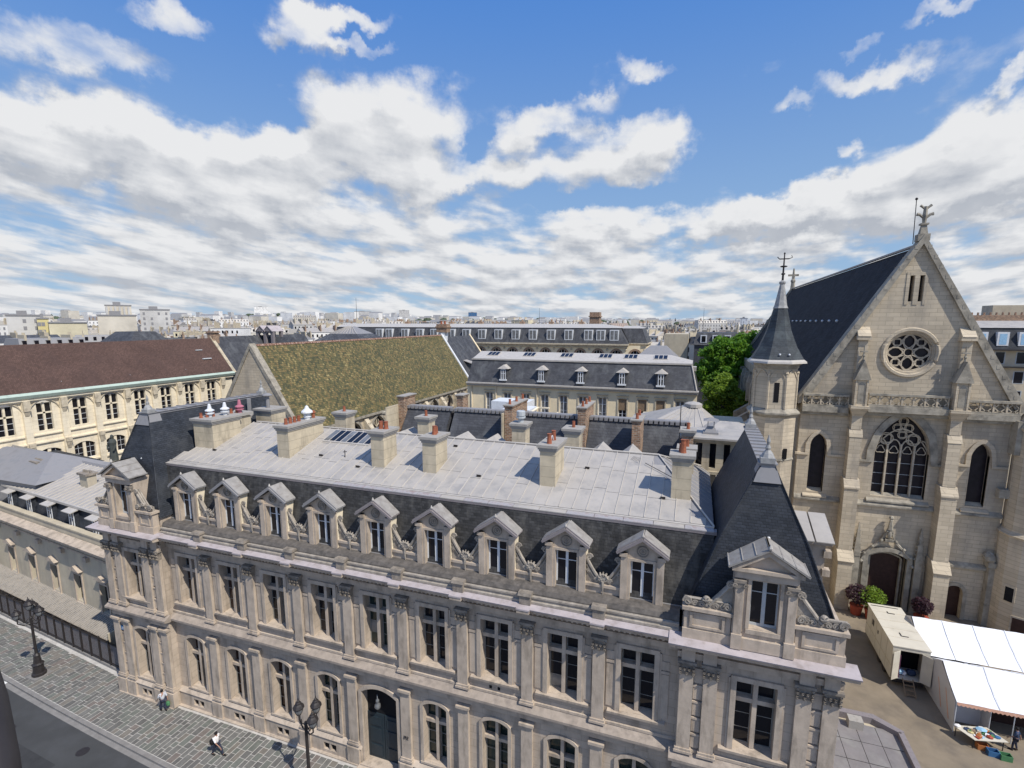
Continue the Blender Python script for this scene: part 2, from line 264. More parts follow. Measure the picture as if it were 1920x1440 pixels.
# ---------------------------------------------------------------- mesh helpers
ORG = {}
CACHE = {}
class MB:
    def __init__(s): s.v = []; s.f = []
    def add(s, vs, fs):
        o = len(s.v); s.v.extend([tuple(p) for p in vs]); s.f.extend([tuple(i + o for i in f) for f in fs]); return s
    def box(s, x0, x1, y0, y1, z0, z1):
        return s.add([(x0, y0, z0), (x1, y0, z0), (x1, y1, z0), (x0, y1, z0), (x0, y0, z1), (x1, y0, z1), (x1, y1, z1), (x0, y1, z1)],
                     [(3, 2, 1, 0), (4, 5, 6, 7), (0, 1, 5, 4), (1, 2, 6, 5), (2, 3, 7, 6), (3, 0, 4, 7)])
    def hexa(s, b, t):      # four bottom points, four top points
        return s.add(list(b) + list(t), [(3, 2, 1, 0), (4, 5, 6, 7), (0, 1, 5, 4), (1, 2, 6, 5), (2, 3, 7, 6), (3, 0, 4, 7)])
    def frus(s, r0, z0, r1, z1):   # rects (x0,x1,y0,y1)
        a = [(r0[0], r0[2], z0), (r0[1], r0[2], z0), (r0[1], r0[3], z0), (r0[0], r0[3], z0)]
        b = [(r1[0], r1[2], z1), (r1[1], r1[2], z1), (r1[1], r1[3], z1), (r1[0], r1[3], z1)]
        return s.hexa(a, b)
    def prism(s, poly, a0, a1, ax='x'):
        f = {'x': lambda p, a: (a, p[0], p[1]), 'y': lambda p, a: (p[0], a, p[1]), 'z': lambda p, a: (p[0], p[1], a)}[ax]
        k = len(poly)
        return s.add([f(p, a0) for p in poly] + [f(p, a1) for p in poly], [tuple(range(k))[::-1], tuple(range(k, 2 * k))] + [(i, (i + 1) % k, k + (i + 1) % k, k + i) for i in range(k)])
    def quad(s, *p): return s.add(p, [tuple(range(len(p)))])
    def slab(s, p, t):      # quad thickened along its normal by t
        p = [Vector(q) for q in p]; nn = (p[1] - p[0]).cross(p[2] - p[1]).normalized() * t
        k = len(p)
        return s.add(p + [q + nn for q in p], [tuple(range(k))[::-1], tuple(range(k, 2 * k))] + [(i, (i + 1) % k, k + (i + 1) % k, k + i) for i in range(k)])
    def tube(s, pts, r, n=5, closed=False):
        pts = [Vector(p) for p in pts]; k = len(pts); o = len(s.v); rr = r if isinstance(r, (list, tuple)) else [r] * k
        for i, p in enumerate(pts):
            a = pts[(i - 1) % k] if (i or closed) else p; b = pts[(i + 1) % k] if (i < k - 1 or closed) else p
            d = (b - a).normalized(); up = Vector((0, 0, 1)) if abs(d.z) < .9 else Vector((0, 1, 0))
            u = d.cross(up).normalized(); w = d.cross(u)
            for j in range(n):
                an = 2 * PI * (j + .5) / n; s.v.append(tuple(p + (u * math.cos(an) + w * math.sin(an)) * rr[i]))
        for i in range(k if closed else k - 1):
            for j in range(n):
                a, b = o + i * n, o + ((i + 1) % k) * n
                s.f.append((a + j, a + (j + 1) % n, b + (j + 1) % n, b + j))
        if not closed: s.f.append(tuple(o + j for j in range(n))[::-1]); s.f.append(tuple(o + (k - 1) * n + j for j in range(n)))
        return s
    def lathe(s, prof, cx=0, cy=0, n=10, ph=0, sx=1, sy=1):
        o = len(s.v)
        for r, z in prof:
            for j in range(n):
                a = 2 * PI * j / n + ph; s.v.append((cx + r * math.cos(a) * sx, cy + r * math.sin(a) * sy, z))
        for i in range(len(prof) - 1):
            for j in range(n): s.f.append((o + i * n + j, o + i * n + (j + 1) % n, o + (i + 1) * n + (j + 1) % n, o + (i + 1) * n + j))
        s.f.append(tuple(o + j for j in range(n))[::-1]); s.f.append(tuple(o + (len(prof) - 1) * n + j for j in range(n)))
        return s
    def blob(s, c, r, n=6, jit=0):
        rx, ry, rz = (r, r, r) if isinstance(r, (int, float)) else r
        pr = [(math.sin(PI * i / n), -math.cos(PI * i / n)) for i in range(n + 1)]
        o = len(s.v); pr[0] = (.02, -1); pr[-1] = (.02, 1)
        s.lathe([(max(a, .02), b) for a, b in pr], 0, 0, n + 2)
        for i in range(o, len(s.v)):
            x, y, z = s.v[i]; q = 1 + random.uniform(-jit, jit); s.v[i] = (c[0] + x * rx * q, c[1] + y * ry * q, c[2] + z * rz * q)
        return s
    def shift(s, d):
        s.v = [(x + d[0], y + d[1], z + d[2]) for x, y, z in s.v]; return s
def mesh(name, mb, m, smooth=False):
    me = bpy.data.meshes.new(name); me.from_pydata(mb.v, [], mb.f)
    me.materials.append(M[m] if isinstance(m, str) else m)
    if smooth: me.polygons.foreach_set('use_smooth', [True] * len(me.polygons))
    me.update(); return me
def T(name, label, cat, loc=(0, 0, 0), rz=0, group=None, local=False):
    o = bpy.data.objects.new(name, None); COL.objects.link(o); o.empty_display_size = .2
    o.location = loc; o.rotation_euler = (0, 0, rz); o['label'] = label; o['category'] = cat
    if group: o['group'] = group
    ORG[o] = Vector((0, 0, 0)) if (local or rz) else Vector(loc)
    return o
def P(name, mb, m, parent=None, label=None, kind=None, smooth=False):
    """one mesh object: a part of parent, in the parent's frame"""
    og = ORG.get(parent, Vector((0, 0, 0)))
    if og.length: mb.shift(-og)
    o = bpy.data.objects.new(name, mesh(name, mb, m, smooth)); COL.objects.link(o)
    if parent: o.parent = parent
    ORG[o] = og
    if label: o['label'] = label
    if kind: o['kind'] = kind
    return o
def I(name, key, fn, m, parent, loc=(0, 0, 0), rz=0, scale=None, label=None, smooth=False):
    """a part that shares its mesh with alike parts"""
    k = (key, m if isinstance(m, str) else m.name)
    if k not in CACHE: CACHE[k] = mesh(name, fn(), m, smooth)
    o = bpy.data.objects.new(name, CACHE[k]); COL.objects.link(o); o.parent = parent
    o.location = Vector(loc) - ORG.get(parent, Vector((0, 0, 0))); o.rotation_euler = (0, 0, rz)
    if scale: o.scale = scale
    if label: o['label'] = label
    ORG[o] = Vector((0, 0, 0)); return o
def tagm(o, label=None, cat=None, group=None, kind=None):
    for k, v in (('label', label), ('category', cat), ('group', group), ('kind', kind)):
        if v: o[k] = v
    return o
# arch outlines: an opening is (u0, u1, z0, z1, kind)
def ztop(op, u):
    u0, u1, z0, z1, k = op[:5]; w = u1 - u0; x = u - (u0 + u1) / 2; hw = w / 2
    if k == 'rect': return z1
    if k == 'seg': return z1 - .17 * w * (x / hw) ** 2
    if k == 'round': return z1 - hw + math.sqrt(max(0, hw * hw - x * x))
    if k == 'point':
        rise = op[5] if len(op) > 5 else .866 * w
        return z1 - rise + rise / (.866 * w) * math.sqrt(max(0, w * w - (abs(x) + hw) ** 2))
def arch_pts(op, n=12):
    return [(op[0] + (op[1] - op[0]) * i / n, ztop(op, op[0] + (op[1] - op[0]) * i / n)) for i in range(n + 1)]
def outline(op, n=12, off=0):
    w = op[1] - op[0]
    q = (op[0] - off, op[1] + off, op[2], op[3] + off, op[4]) + tuple(op[5:])
    a = arch_pts(q, n)
    return [(q[0], q[2])] + a + [(q[1], q[2])]
def wall(mb, o, e, nin, u0, u1, z0, z1, ops=(), depth=.4):
    o, e, nin = Vector(o), Vector(e), Vector(nin); Z = Vector((0, 0, 1))
    p = lambda u, z, d=0: o + e * u + Z * z + nin * d
    cur = u0
    for op in sorted(ops):
        if op[0] > cur: mb.quad(p(cur, z0), p(op[0], z0), p(op[0], z1), p(cur, z1))
        if op[2] > z0: mb.quad(p(op[0], z0), p(op[1], z0), p(op[1], op[2]), p(op[0], op[2]))
        pts = arch_pts(op, 1 if op[4] == 'rect' else 12)
        for (a, za), (b, zb) in zip(pts, pts[1:]):
            if z1 > max(za, zb): mb.quad(p(a, za), p(b, zb), p(b, z1), p(a, z1))
            mb.quad(p(a, za), p(a, za, depth), p(b, zb, depth), p(b, zb))
        mb.quad(p(op[0], op[2]), p(op[0], pts[0][1]), p(op[0], pts[0][1], depth), p(op[0], op[2], depth))
        mb.quad(p(op[1], op[2]), p(op[1], op[2], depth), p(op[1], pts[-1][1], depth), p(op[1], pts[-1][1]))
        mb.quad(p(op[0], op[2]), p(op[0], op[2], depth), p(op[1], op[2], depth), p(op[1], op[2]))
        cur = op[1]
    if cur < u1: mb.quad(p(cur, z0), p(u1, z0), p(u1, z1), p(cur, z1))
    return mb
def band(mb, o, e, nin, pts, w, t0, t1, closed=False):
    """flat moulding of width w along 2-D points, from depth t0 to t1 (negative = proud)"""
    o, e, nin = Vector(o), Vector(e), Vector(nin); Z = Vector((0, 0, 1)); k = len(pts); inn, out = [], []
    for i, (u, z) in enumerate(pts):
        a = pts[max(i - 1, 0)] if not closed else pts[(i - 1) % k]; b = pts[min(i + 1, k - 1)] if not closed else pts[(i + 1) % k]
        du, dz = b[0] - a[0], b[1] - a[1]; l = math.hypot(du, dz) or 1; nu, nz2 = -dz / l, du / l
        inn.append((u, z)); out.append((u + nu * w, z + nz2 * w))
    P3 = lambda q, d: o + e * q[0] + Z * q[1] + nin * d
    for i in range(k if closed else k - 1):
        j = (i + 1) % k
        mb.hexa([P3(inn[i], t0), P3(inn[j], t0), P3(out[j], t0), P3(out[i], t0)], [P3(inn[i], t1), P3(inn[j], t1), P3(out[j], t1), P3(out[i], t1)])
    return mb
# ================================================================ ground and street
EX, EY, EZ = Vector((1, 0, 0)), Vector((0, 1, 0)), Vector((0, 0, 1))
mb = MB(); mb.quad((-9000, -300, -.02), (9000, -300, -.02), (9000, 14000, -.02), (-9000, 14000, -.02))
tagm(P('ground', mb, 'city'), kind='structure')
def kerb_y(x):   # the street bends away gently to the left
    return 20.25 - .060 * (x + 25) + .0009 * max(0, -(x + 30)) ** 2
XS = [6 - 3 * i for i in range(42)]
mb = MB()
for a, b in zip(XS, XS[1:]): mb.quad((b, kerb_y(b) - 11, .0), (a, kerb_y(a) - 11, .0), (a, kerb_y(a) - .1, .0), (b, kerb_y(b) - .1, .0))
tagm(P('road', mb, 'asphalt'), kind='structure')
mb = MB()
for a, b in zip(XS, XS[1:]):
    mb.hexa([(b, kerb_y(b), -.02), (a, kerb_y(a), -.02), (a, 30.5, -.02), (b, 30.5, -.02)], [(b, kerb_y(b), .13), (a, kerb_y(a), .13), (a, 30.5, .13), (b, 30.5, .13)])
pav = tagm(P('pavement', mb, 'joint'), kind='structure')
mb = MB(); x = 5
while x > -80:
    b = x - random.uniform(.9, 1.3)
    for y0, w in ((kerb_y(x) - .28, .27),): mb.hexa([(b + .015, kerb_y(b) - .28, -.02), (x, kerb_y(x) - .28, -.02), (x, kerb_y(x) - .01, -.02), (b + .015, kerb_y(b) - .01, -.02)], [(b + .015, kerb_y(b) - .28, .145), (x, kerb_y(x) - .28, .145), (x, kerb_y(x) - .01, .145), (b + .015, kerb_y(b) - .01, .145)])
    x = b
tagm(P('kerb', mb, 'kerb'), kind='structure')
mb = MB()
for a, b in zip(XS, XS[1:]): mb.hexa([(b, kerb_y(b) - 14, -.02), (a, kerb_y(a) - 14, -.02), (a, kerb_y(a) - 11, -.02), (b, kerb_y(b) - 11, -.02)], [(b, kerb_y(b) - 14, .13), (a, kerb_y(a) - 14, .13), (a, kerb_y(a) - 11, .13), (b, kerb_y(b) - 11, .13)])
tagm(P('far_pavement', mb, 'kerb'), kind='structure')
mb = MB()
for i in range(3):
    yc = kerb_y(-53.2 - i * 1.1); mb.box(-55 - i * 1.3, -51.0 - i * 1.3 + .6, yc - 1.0 - i * .9, yc - .55 - i * .9, 0, .005)
tagm(P('road_marking', mb, 'paint'), kind='structure')
mb = MB()
for a, b in zip(XS, XS[1:]): mb.quad((b, kerb_y(b) - .62, .004), (a, kerb_y(a) - .62, .004), (a, kerb_y(a) - .29, .004), (b, kerb_y(b) - .29, .004))
tagm(P('gutter_strip', mb, 'kerb'), kind='structure')
mb = MB(); mb.lathe([(.38, .002), (.38, .010)], -44.5, kerb_y(-44.5) - 2.6, 20).lathe([(.38, .002), (.38, .010)], -37.5, kerb_y(-37.5) - 1.6, 20); tagm(P('manhole_cover', mb, 'iron'), kind='structure')
mb = MB(); mb.quad((-47, kerb_y(-47) - 4.6, .003), (-38, kerb_y(-38) - 4.4, .003), (-38, kerb_y(-38) - 2.9, .003), (-47, kerb_y(-47) - 3.1, .003)); tagm(P('asphalt_patch', mb, 'asphalt2'), kind='structure')
# paving slabs laid in rows across the pavement
cands = []; x = 3.0
while x > -66:
    w = random.choice((.36, .40, .44, .5)); xm = x - w / 2; y = kerb_y(xm) + .02
    y1 = 24.35 if -41 < xm < 6 else 25.0 - (xm + 41) * .1
    while y < y1:
        l = random.choice((.45, .6, .75, .95)); l = min(l, y1 - y)
        if l > .12: cands.append((x - w, x, y, y + l, w))
        y += l
    x -= w
def vis(c):
    xm, ym = (c[0] + c[1]) / 2, (c[2] + c[3]) / 2; d = Vector((xm, ym, 0)) - CAM
    a, e = math.atan2(d.x, d.y), 0
    fh = Vector((-math.sin(YAW), math.cos(YAW), 0)); r = Vector((math.cos(YAW), math.sin(YAW), 0)); fw = fh * math.cos(PIT) - EZ * math.sin(PIT); u = EZ * math.cos(PIT) + fh * math.sin(PIT)
    z = d.dot(fw); X = 960 + FPX * d.dot(r) / z; Y = PPY - FPX * d.dot(u) / z
    return 0 < X < 1920 and 0 < Y < 1440, z
near = sorted([c for c in cands if vis(c)[0]], key=lambda c: vis(c)[1]); one = set(near[:298])
rest = [MB() for _ in SL]
for c in cands:
    k = random.choice((0, 0, 0, 1, 1, 2, 3, 3, 4)); g_ = .018; h = .135 + random.uniform(0, .010)
    if c in one:
        ww, ll = c[4] - 2 * g_, round((c[3] - c[2]) / .05) * .05 - 2 * g_
        ww -= .012; I('paving_slab', ('slab', round(ww, 3), round(ll, 2)), lambda: MB().frus((-ww / 2, ww / 2, -ll / 2, ll / 2), -.03, (-ww / 2 + .008, ww / 2 - .008, -ll / 2 + .008, ll / 2 - .008), 0), SL[k], pav, ((c[0] + c[1]) / 2, (c[2] + c[3]) / 2, h + .01))
    else: rest[k].box(c[0] + g_, c[1] - g_, c[2] + g_, c[3] - g_, .12, h)
for k, r_ in enumerate(rest):
    if r_.v: tagm(P('paving_slabs', r_, SL[k], pav), kind='stuff')
mb = MB(); mb.quad((-36, 30, .004), (60, 30, .004), (60, 125, .004), (-36, 125, .004))
tagm(P('courtyard', mb, 'court'), kind='structure')

# ================================================================ the long facade building
YW, YPV = 24.9, 24.45
XC = [-33.363 + 3.844 * i for i in range(9)]; XA = [-35.285 + 3.844 * i for i in range(10)]
LP, RP = (-40.9, -35.2, -38.05), (-.65, 6.05, 2.75)
MAIN = T('palace_building', 'long limestone palace wing with nine dormers and a grey zinc roof, facing the street', 'building', (-17.5, 24.9, 0))
mb = MB(); DOOR = 4
GOPS = {}; ops = []
for i, xc in enumerate(XC):
    ops.append((xc - .78, xc + .78, 1.75, 5.79, 'seg') if i != DOOR else (xc - 1.25, xc + 1.25, .3, 5.75, 'seg'))
wall(mb, (0, YW, 0), EX, EY, LP[1], RP[0], 0, 6.9, ops, .64)
wall(mb, (0, YW, 0), EX, EY, LP[1], RP[0], 6.9, 13.55, [(xc - .82, xc + .82, 8.34, 11.9, 'rect') for xc in XC], .64)
for a, b, c in (LP, RP):
    wall(mb, (0, YPV, 0), EX, EY, a, b, 0, 6.9, [(c - .78, c + .78, 1.75, 5.79, 'seg')], .64)
    wall(mb, (0, YPV, 0), EX, EY, a, b, 6.9, 13.55, [(c - .85, c + .85, 8.2, 11.75, 'rect')], .64)
    mb.box(a + .005, a + .3, YPV + .002, 38, 0, 13.55); mb.box(b - .3, b - .005, YPV + .002, 38, 0, 13.55)
mb.box(LP[0] + .3, RP[1] - .3, 37.5, 38, 0, 13.5)
P('facade_wall', mb, 'stone', MAIN)
mb = MB(); mb.box(LP[0] + .35, RP[1] - .35, YW + 1.6, 37.4, .2, 13.4); P('interior_mass', mb, 'black', MAIN)
# plinth
mb = MB()
def plinth(x0, x1, y, cells):
    mb.box(x0, x1, y - .42, y - .005, 0, .22)
    cur = x0
    for c in cells + [None]:
        e = c - .5 if c else x1
        if e > cur: mb.box(cur, e, y - .22, y - .006, .22, 1.3)
        if c: mb.box(c - .5, c + .5, y - .22, y - .006, .22, .42); mb.box(c - .5, c + .5, y - .22, y - .006, .92, 1.3); mb.box(c - .06, c + .06, y - .2, y - .006, .42, .92); cur = c + .5
    mb.prism([(y - .30, 1.30), (y - .006, 1.30), (y - .006, 1.55), (y - .12, 1.48)], x0 - .05, x1 + .05)
plinth(LP[1], XC[4] - 1.4, YW, [x for i, x in enumerate(XC) if i < 4]); plinth(XC[4] + 1.4, RP[0], YW, [x for i, x in enumerate(XC) if i > 4])
plinth(LP[0], LP[1], YPV, [LP[2]]); plinth(RP[0], RP[1], YPV, [RP[2]])
P('plinth', mb, 'stone2', MAIN)
mb = MB()
for x in [x for i, x in enumerate(XC) if i != 4]: mb.box(x - .5, x + .5, YW - .06, YW - .004, .42, .92)
for c in (LP[2], RP[2]): mb.box(c - .5, c + .5, YPV - .06, YPV - .004, .42, .92)
P('cellar_window', mb, 'black', MAIN)
# string course and cornice, breaking forward over the pavilions
def runs(prof, name, m, ext=0, y_off=0, lip=True):
    q = MB()
    pw = min(p[0] for p in prof)
    q.prism([(YW + p[0], p[1]) for p in prof], LP[1] - 0, RP[0] + 0)
    for a, b, c in (LP, RP): q.prism([(YPV + p[0], p[1] + .001) for p in prof], a + pw * .55, b - pw * .5)
    P(name, q, m, MAIN)
runs([(-.02, 6.35), (-.12, 6.45), (-.12, 6.75), (-.18, 6.78), (-.18, 6.95), (.0, 6.95)], 'lower_frieze', 'stone2')
runs([(-.2, 6.95), (-.34, 7.0), (-.50, 7.06), (-.50, 7.2), (-.02, 7.46), (.01, 6.95)], 'string_course', 'string')
runs([(-.02, 7.46), (-.10, 7.46), (-.10, 7.60), (-.02, 7.62)], 'base_moulding', 'stone2')
runs([(-.02, 12.35), (-.10, 12.38), (-.10, 12.62), (-.16, 12.64), (-.16, 12.72), (-.02, 12.72)], 'architrave', 'stone2')
runs([(-.02, 13.0), (-.25, 13.06), (-.30, 13.18), (-.80, 13.24), (-.86, 13.44), (.02, 13.44)], 'cornice', 'stone2')
runs([(-.90, 13.42), (-.93, 13.50), (-.02, 13.62), (.02, 13.442), (-.88, 13.442)], 'lead_cornice_cover', 'lead')
mb = MB()
for x in XA[1:-1]: mb.box(x - .34, x + .34, YW - .99, YW - .2, 13.25, 13.415)
for a, b, c in (LP, RP):
    for dx in (.4, 1.35): 
        for x in (a + dx, b - dx): mb.box(x - .3, x + .3, YPV - .24, YPV - .1, 12.3, 13.1)
P('cornice_break', mb, 'stone2', MAIN, kind='stuff')
mb = MB()
for x in XA[1:-1]: mb.box(x - .36, x + .36, YW - 1.02, YW - .88, 13.42, 13.50)
P('lead_break', mb, 'lead', MAIN, kind='stuff')
mb = MB(); x = LP[1] + .2
while x < RP[0]: mb.box(x, x + .1, YW - .72, YW - .2, 13.13, 13.23); x += .26
P('dentils', mb, 'stone2', MAIN, kind='stuff')
# pilasters
def pil_shaft(z0, z1, w): return lambda: MB().box(-w / 2, w / 2, -.22, -.003, z0, z1)
def pil_base(z0): return lambda: MB().box(-.42, .42, -.32, -.002, z0, z0 + .12).box(-.38, .38, -.28, -.002, z0 + .12, z0 + .24)
def corinth():
    q = MB(); q.frus((-.31, .31, -.24, -.002), 11.62, (-.34, .34, -.27, -.002), 12.18); q.box(-.42, .42, -.36, -.002, 12.2, 12.34)
    for z, n_, r in ((11.72, 3, .10), (11.93, 4, .10), (12.12, 2, .11)):
        for i in range(n_):
            x = (-.30 + .6 * i / (n_ - 1)); q.tube([(x, -.23, z - .1), (x, -.31, z + .02), (x, -.42, z + .08), (x, -.40, z)], [.07, .08, .06, .03], 4)
    return q
def doric(): return MB().box(-.34, .34, -.27, -.002, 5.98, 6.1).box(-.36, .36, -.3, -.002, 6.1, 6.18).box(-.42, .42, -.36, -.002, 6.18, 6.34)
def pilaster(x, y):
    o = I('upper_pilaster', 'psh', pil_shaft(7.70, 11.62, .62), 'stone2', MAIN, (x, y, 0))
    I('base', 'pb1', pil_base(7.46), 'stone2', o); I('capital', 'pc1', corinth, 'weath', o)
    o = I('lower_pilaster', 'psl', pil_shaft(1.7, 5.98, .64), 'stone2', MAIN, (x, y, 0))
    I('base', 'pb2', pil_base(1.46), 'stone2', o); I('capital', 'pc2', doric, 'stone2', o); I('pedestal', 'pp2', lambda: MB().box(-.44, .44, -.36, -.004, .22, 1.32), 'stone2', o)
for x in XA[1:-1]: pilaster(x, YW)
for a, b, c in (LP, RP):
    for x in (a + .36, a + 1.42, b - 1.42, b - .36): pilaster(x, YPV)
pb_ = lambda w, z0, z1: (lambda: MB().frus((-w / 2, w / 2, -.10, -.003), z0, (-w / 2, w / 2, -.10, -.003), z1))
for a, b, c in (LP, RP):     # raised blocks between the paired pilasters
    for x in (a + .89, b - .89):
        for z in (7.75, 8.62, 9.48, 10.34, 11.2): I('stone_block', 'blk', lambda: MB().box(-.2, .2, -.09, -.004, 0, .74).box(-.22, .22, -.13, -.004, .66, .76), 'stone2', MAIN, (x, YPV, z))
        for z in (1.9, 2.72, 3.54, 4.36, 5.18): I('stone_block', 'blk', None, 'stone2', MAIN, (x, YPV, z))
# windows of the first floor
def surround(w, z0, z1):
    q = MB(); t = .24
    q.box(-w / 2 - t, -w / 2, -.12, -.003, z0, z1 + t).box(w / 2, w / 2 + t, -.12, -.003, z0, z1 + t).box(-w / 2, w / 2, -.12, -.003, z1, z1 + t)
    q.box(-w / 2 - t - .1, -w / 2 - t, -.07, -.0025, z0, z1 + .1).box(w / 2 + t, w / 2 + t + .1, -.07, -.0025, z0, z1 + .1)
    q.prism([(-.22, z0 - .16), (-.24, z0 - .02), (.64, z0 + .04), (.64, z0 - .16)], -w / 2 - .62, w / 2 + .62)
    return q
def cross(w, z0, z1, zt):
    q = MB(); q.box(-.10, .10, .2, .56, z0 + .03, z1).box(-w / 2, -.10, .22, .56, zt, zt + .22).box(.10, w / 2, .22, .56, zt, zt + .22); return q
def sash(x0, x1, z0, z1, rows, op=None, fr=.055):
    q = MB(); q.box(x0, x0 + fr, .5, .56, z0, z1).box(x1 - fr, x1, .5, .56, z0, z1).box(x0 + fr, x1 - fr, .5, .56, z0, z0 + fr).box(x0 + fr, x1 - fr, .5, .56, z1 - fr, z1)
    for i in range(1, rows): z = z0 + (z1 - z0) * i / rows; q.box(x0 + fr, x1 - fr, .51, .55, z - .016, z + .016)
    return q
def pane(w, h): return lambda: MB().box(-w / 2, w / 2, 0, .01, 0, h)
def first_window(x, y, w, z0, z1):
    gl_ = 'glassbr' if x < -24 and random.random() < .75 else random.choice(('glass', 'glass', 'glassgr'))
    zt = z0 + (z1 - z0) * .66; key = (round(w, 2), z0)
    o = I('first_floor_window', ('fw',) + key, lambda: surround(w, z0, z1), 'stone2', MAIN, (x, y, 0))
    I('stone_cross', ('fc',) + key, lambda: cross(w, z0, z1, zt), 'stone2', o)
    sw = w / 2 - .10
    for s in (-1, 1):
        xa, xb = sorted((s * .10, s * (.10 + sw)))
        I('sash', ('fs', s) + key, lambda: sash(xa, xb, z0 + .03, zt, 3), 'sashp', o)
        I('sash', ('fs2', s) + key, lambda: sash(xa, xb, zt + .22, z1, 1), 'sashp', o)
        hh = (zt - z0 - .03) / 3
        for i in range(3): I('pane', ('p', key), pane(sw, hh - .02), 'glasslt' if random.random() < .07 else gl_, o, ((xa + xb) / 2, .53, z0 + .04 + i * hh))
        I('pane', ('p2', key), pane(sw, z1 - zt - .24), 'glass' if gl_ == 'glassbr' else gl_, o, ((xa + xb) / 2, .53, zt + .23))
for x in XC: first_window(x, YW, 1.64, 8.34, 11.9)
first_window(LP[2], YPV, 1.7, 8.2, 11.75); first_window(RP[2], YPV, 1.7, 8.2, 11.75)
I_ = MB()
for x in XC:
    for s in (-1, 1): I_.box(x + s * 1.34 - .19, x + s * 1.34 + .19, YW - .05, YW - .003, 8.5, 10.9).box(x + s * 1.34 - .21, x + s * 1.34 + .21, YW - .08, YW - .003, 10.95, 11.1).box(x + s * 1.34 - .19, x + s * 1.34 + .19, YW - .05, YW - .003, 11.15, 11.6)
P('wall_panels', I_, 'stone2', MAIN, kind='stuff')
# ground floor windows
def gsur():
    q = MB(); op = (-.78, .78, 1.75, 5.79, 'seg'); band(q, (0, 0, 0), EX, EY, outline(op, 10), .2, -.1, -.003)
    q.prism([(-.14, 1.6), (-.14, 1.73), (.64, 1.79), (.64, 1.6)], -1.0, 1.0); return q
def gcross():
    q = MB(); q.box(-.09, .09, .22, .58, 1.78, 5.75).box(-.78, -.09, .24, .58, 4.25, 4.45).box(.09, .78, .24, .58, 4.25, 4.45); return q
def garch(): q = MB(); op = (-.78, .78, 1.75, 5.79, 'seg'); a = outline(op, 10); return q.prism([(p[0], p[1]) for p in a], .6, .615, 'y')
def ground_window(x, y):
    o = I('ground_floor_window', 'gw', gsur, 'stone2', MAIN, (x, y, 0))
    I('stone_cross', 'gc', gcross, 'stone2', o)
    for s in (-1, 1):
        xa, xb = sorted((s * .09, s * .78))
        I('sash', ('gs', s), lambda: sash(xa, xb, 1.79, 4.25, 3), 'sashp', o)
    I('pane', 'garch', garch, 'glassbr' if x < -24 else 'glassgr', o)
for i, x in enumerate(XC):
    if i != DOOR: ground_window(x, YW)
ground_window(LP[2], YPV); ground_window(RP[2], YPV)
xd = XC[DOOR]
mb = MB(); op = (xd - 1.25, xd + 1.25, .3, 5.75, 'seg'); band(mb, (0, YW, 0), EX, EY, outline(op, 12), .26, -.14, -.003); mb.box(xd - 1.5, xd + 1.5, YW - .7, YW + .45, .13, .30).box(xd - 1.35, xd + 1.35, YW - .4, YW + .5, .30, .40)
dr = P('entrance_portal', mb, 'stone2', MAIN)
mb = MB(); mb.prism([(p[0], p[1]) for p in outline(op, 12)], YW + .46, YW + .52, 'y'); P('dark_recess', mb, 'black', dr)
for s in (-1, 1):
    mb = MB(); mb.box(xd + s * .62 - .6, xd + s * .62 + .6, YW + .38, YW + .45, .4, 3.6)
    for z in (.6, 1.55, 2.75): mb.box(xd + s * .62 - .42, xd + s * .62 + .42, YW + .34, YW + .385, z, z + (.75 if z < 1 else 1.0 if z < 2 else .6))
    P('door_leaf', mb, 'door', dr)
mb = MB(); mb.lathe([(.02, 5.2), (.03, 4.9), (.10, 4.85), (.12, 4.72), (.05, 4.65), (.17, 4.55), (.2, 4.35), (.12, 4.22), (.03, 4.15)], xd - .25, YW + .1, 10)
P('hanging_lantern', mb, 'glasslt', dr, smooth=True)
mb = MB()
for i, u in enumerate((0, .11, .24)):       # house number, cut in metal: 292
    for pts in {0: [((0, .2), (.07, .2)), ((.07, .2), (.07, .1)), ((.07, .1), (0, .1)), ((0, .1), (0, 0)), ((0, 0), (.07, 0))], 1: [((.07, .1), (0, .1)), ((0, .1), (0, .2)), ((0, .2), (.07, .2)), ((.07, .2), (.07, 0))], 2: [((0, .2), (.07, .2)), ((.07, .2), (.07, .1)), ((.07, .1), (0, .1)), ((0, .1), (0, 0)), ((0, 0), (.07, 0))]}[i]:
        mb.tube([(XA[5] - .15 + u + pts[0][0], YW - .24, 3.0 + pts[0][1]), (XA[5] - .15 + u + pts[1][0], YW - .24, 3.0 + pts[1][1])], .014, 4)
P('house_number', mb, 'iron', MAIN)
mb = MB(); mb.box(XC[6] - .35, XC[6] - .2, YW - .02, YW - .002, 7.72, 7.9).box(XC[6] + .15, XC[6] + .3, YW - .02, YW - .002, 7.72, 7.9); P('wall_vent', mb, 'black', MAIN)
mb = MB(); mb.box(LP[0] + .7, LP[0] + 1.1, YPV - .16, YPV - .12, 5.3, 5.65); P('street_name_plate', mb, 'blue', MAIN)
mb = MB(); mb.box(LP[0] + .76, LP[0] + 1.04, YPV - .165, YPV - .16, 5.38, 5.41).box(LP[0] + .80, LP[0] + 1.0, YPV - .165, YPV - .16, 5.49, 5.53); P('plate_lettering', mb, 'white', MAIN)

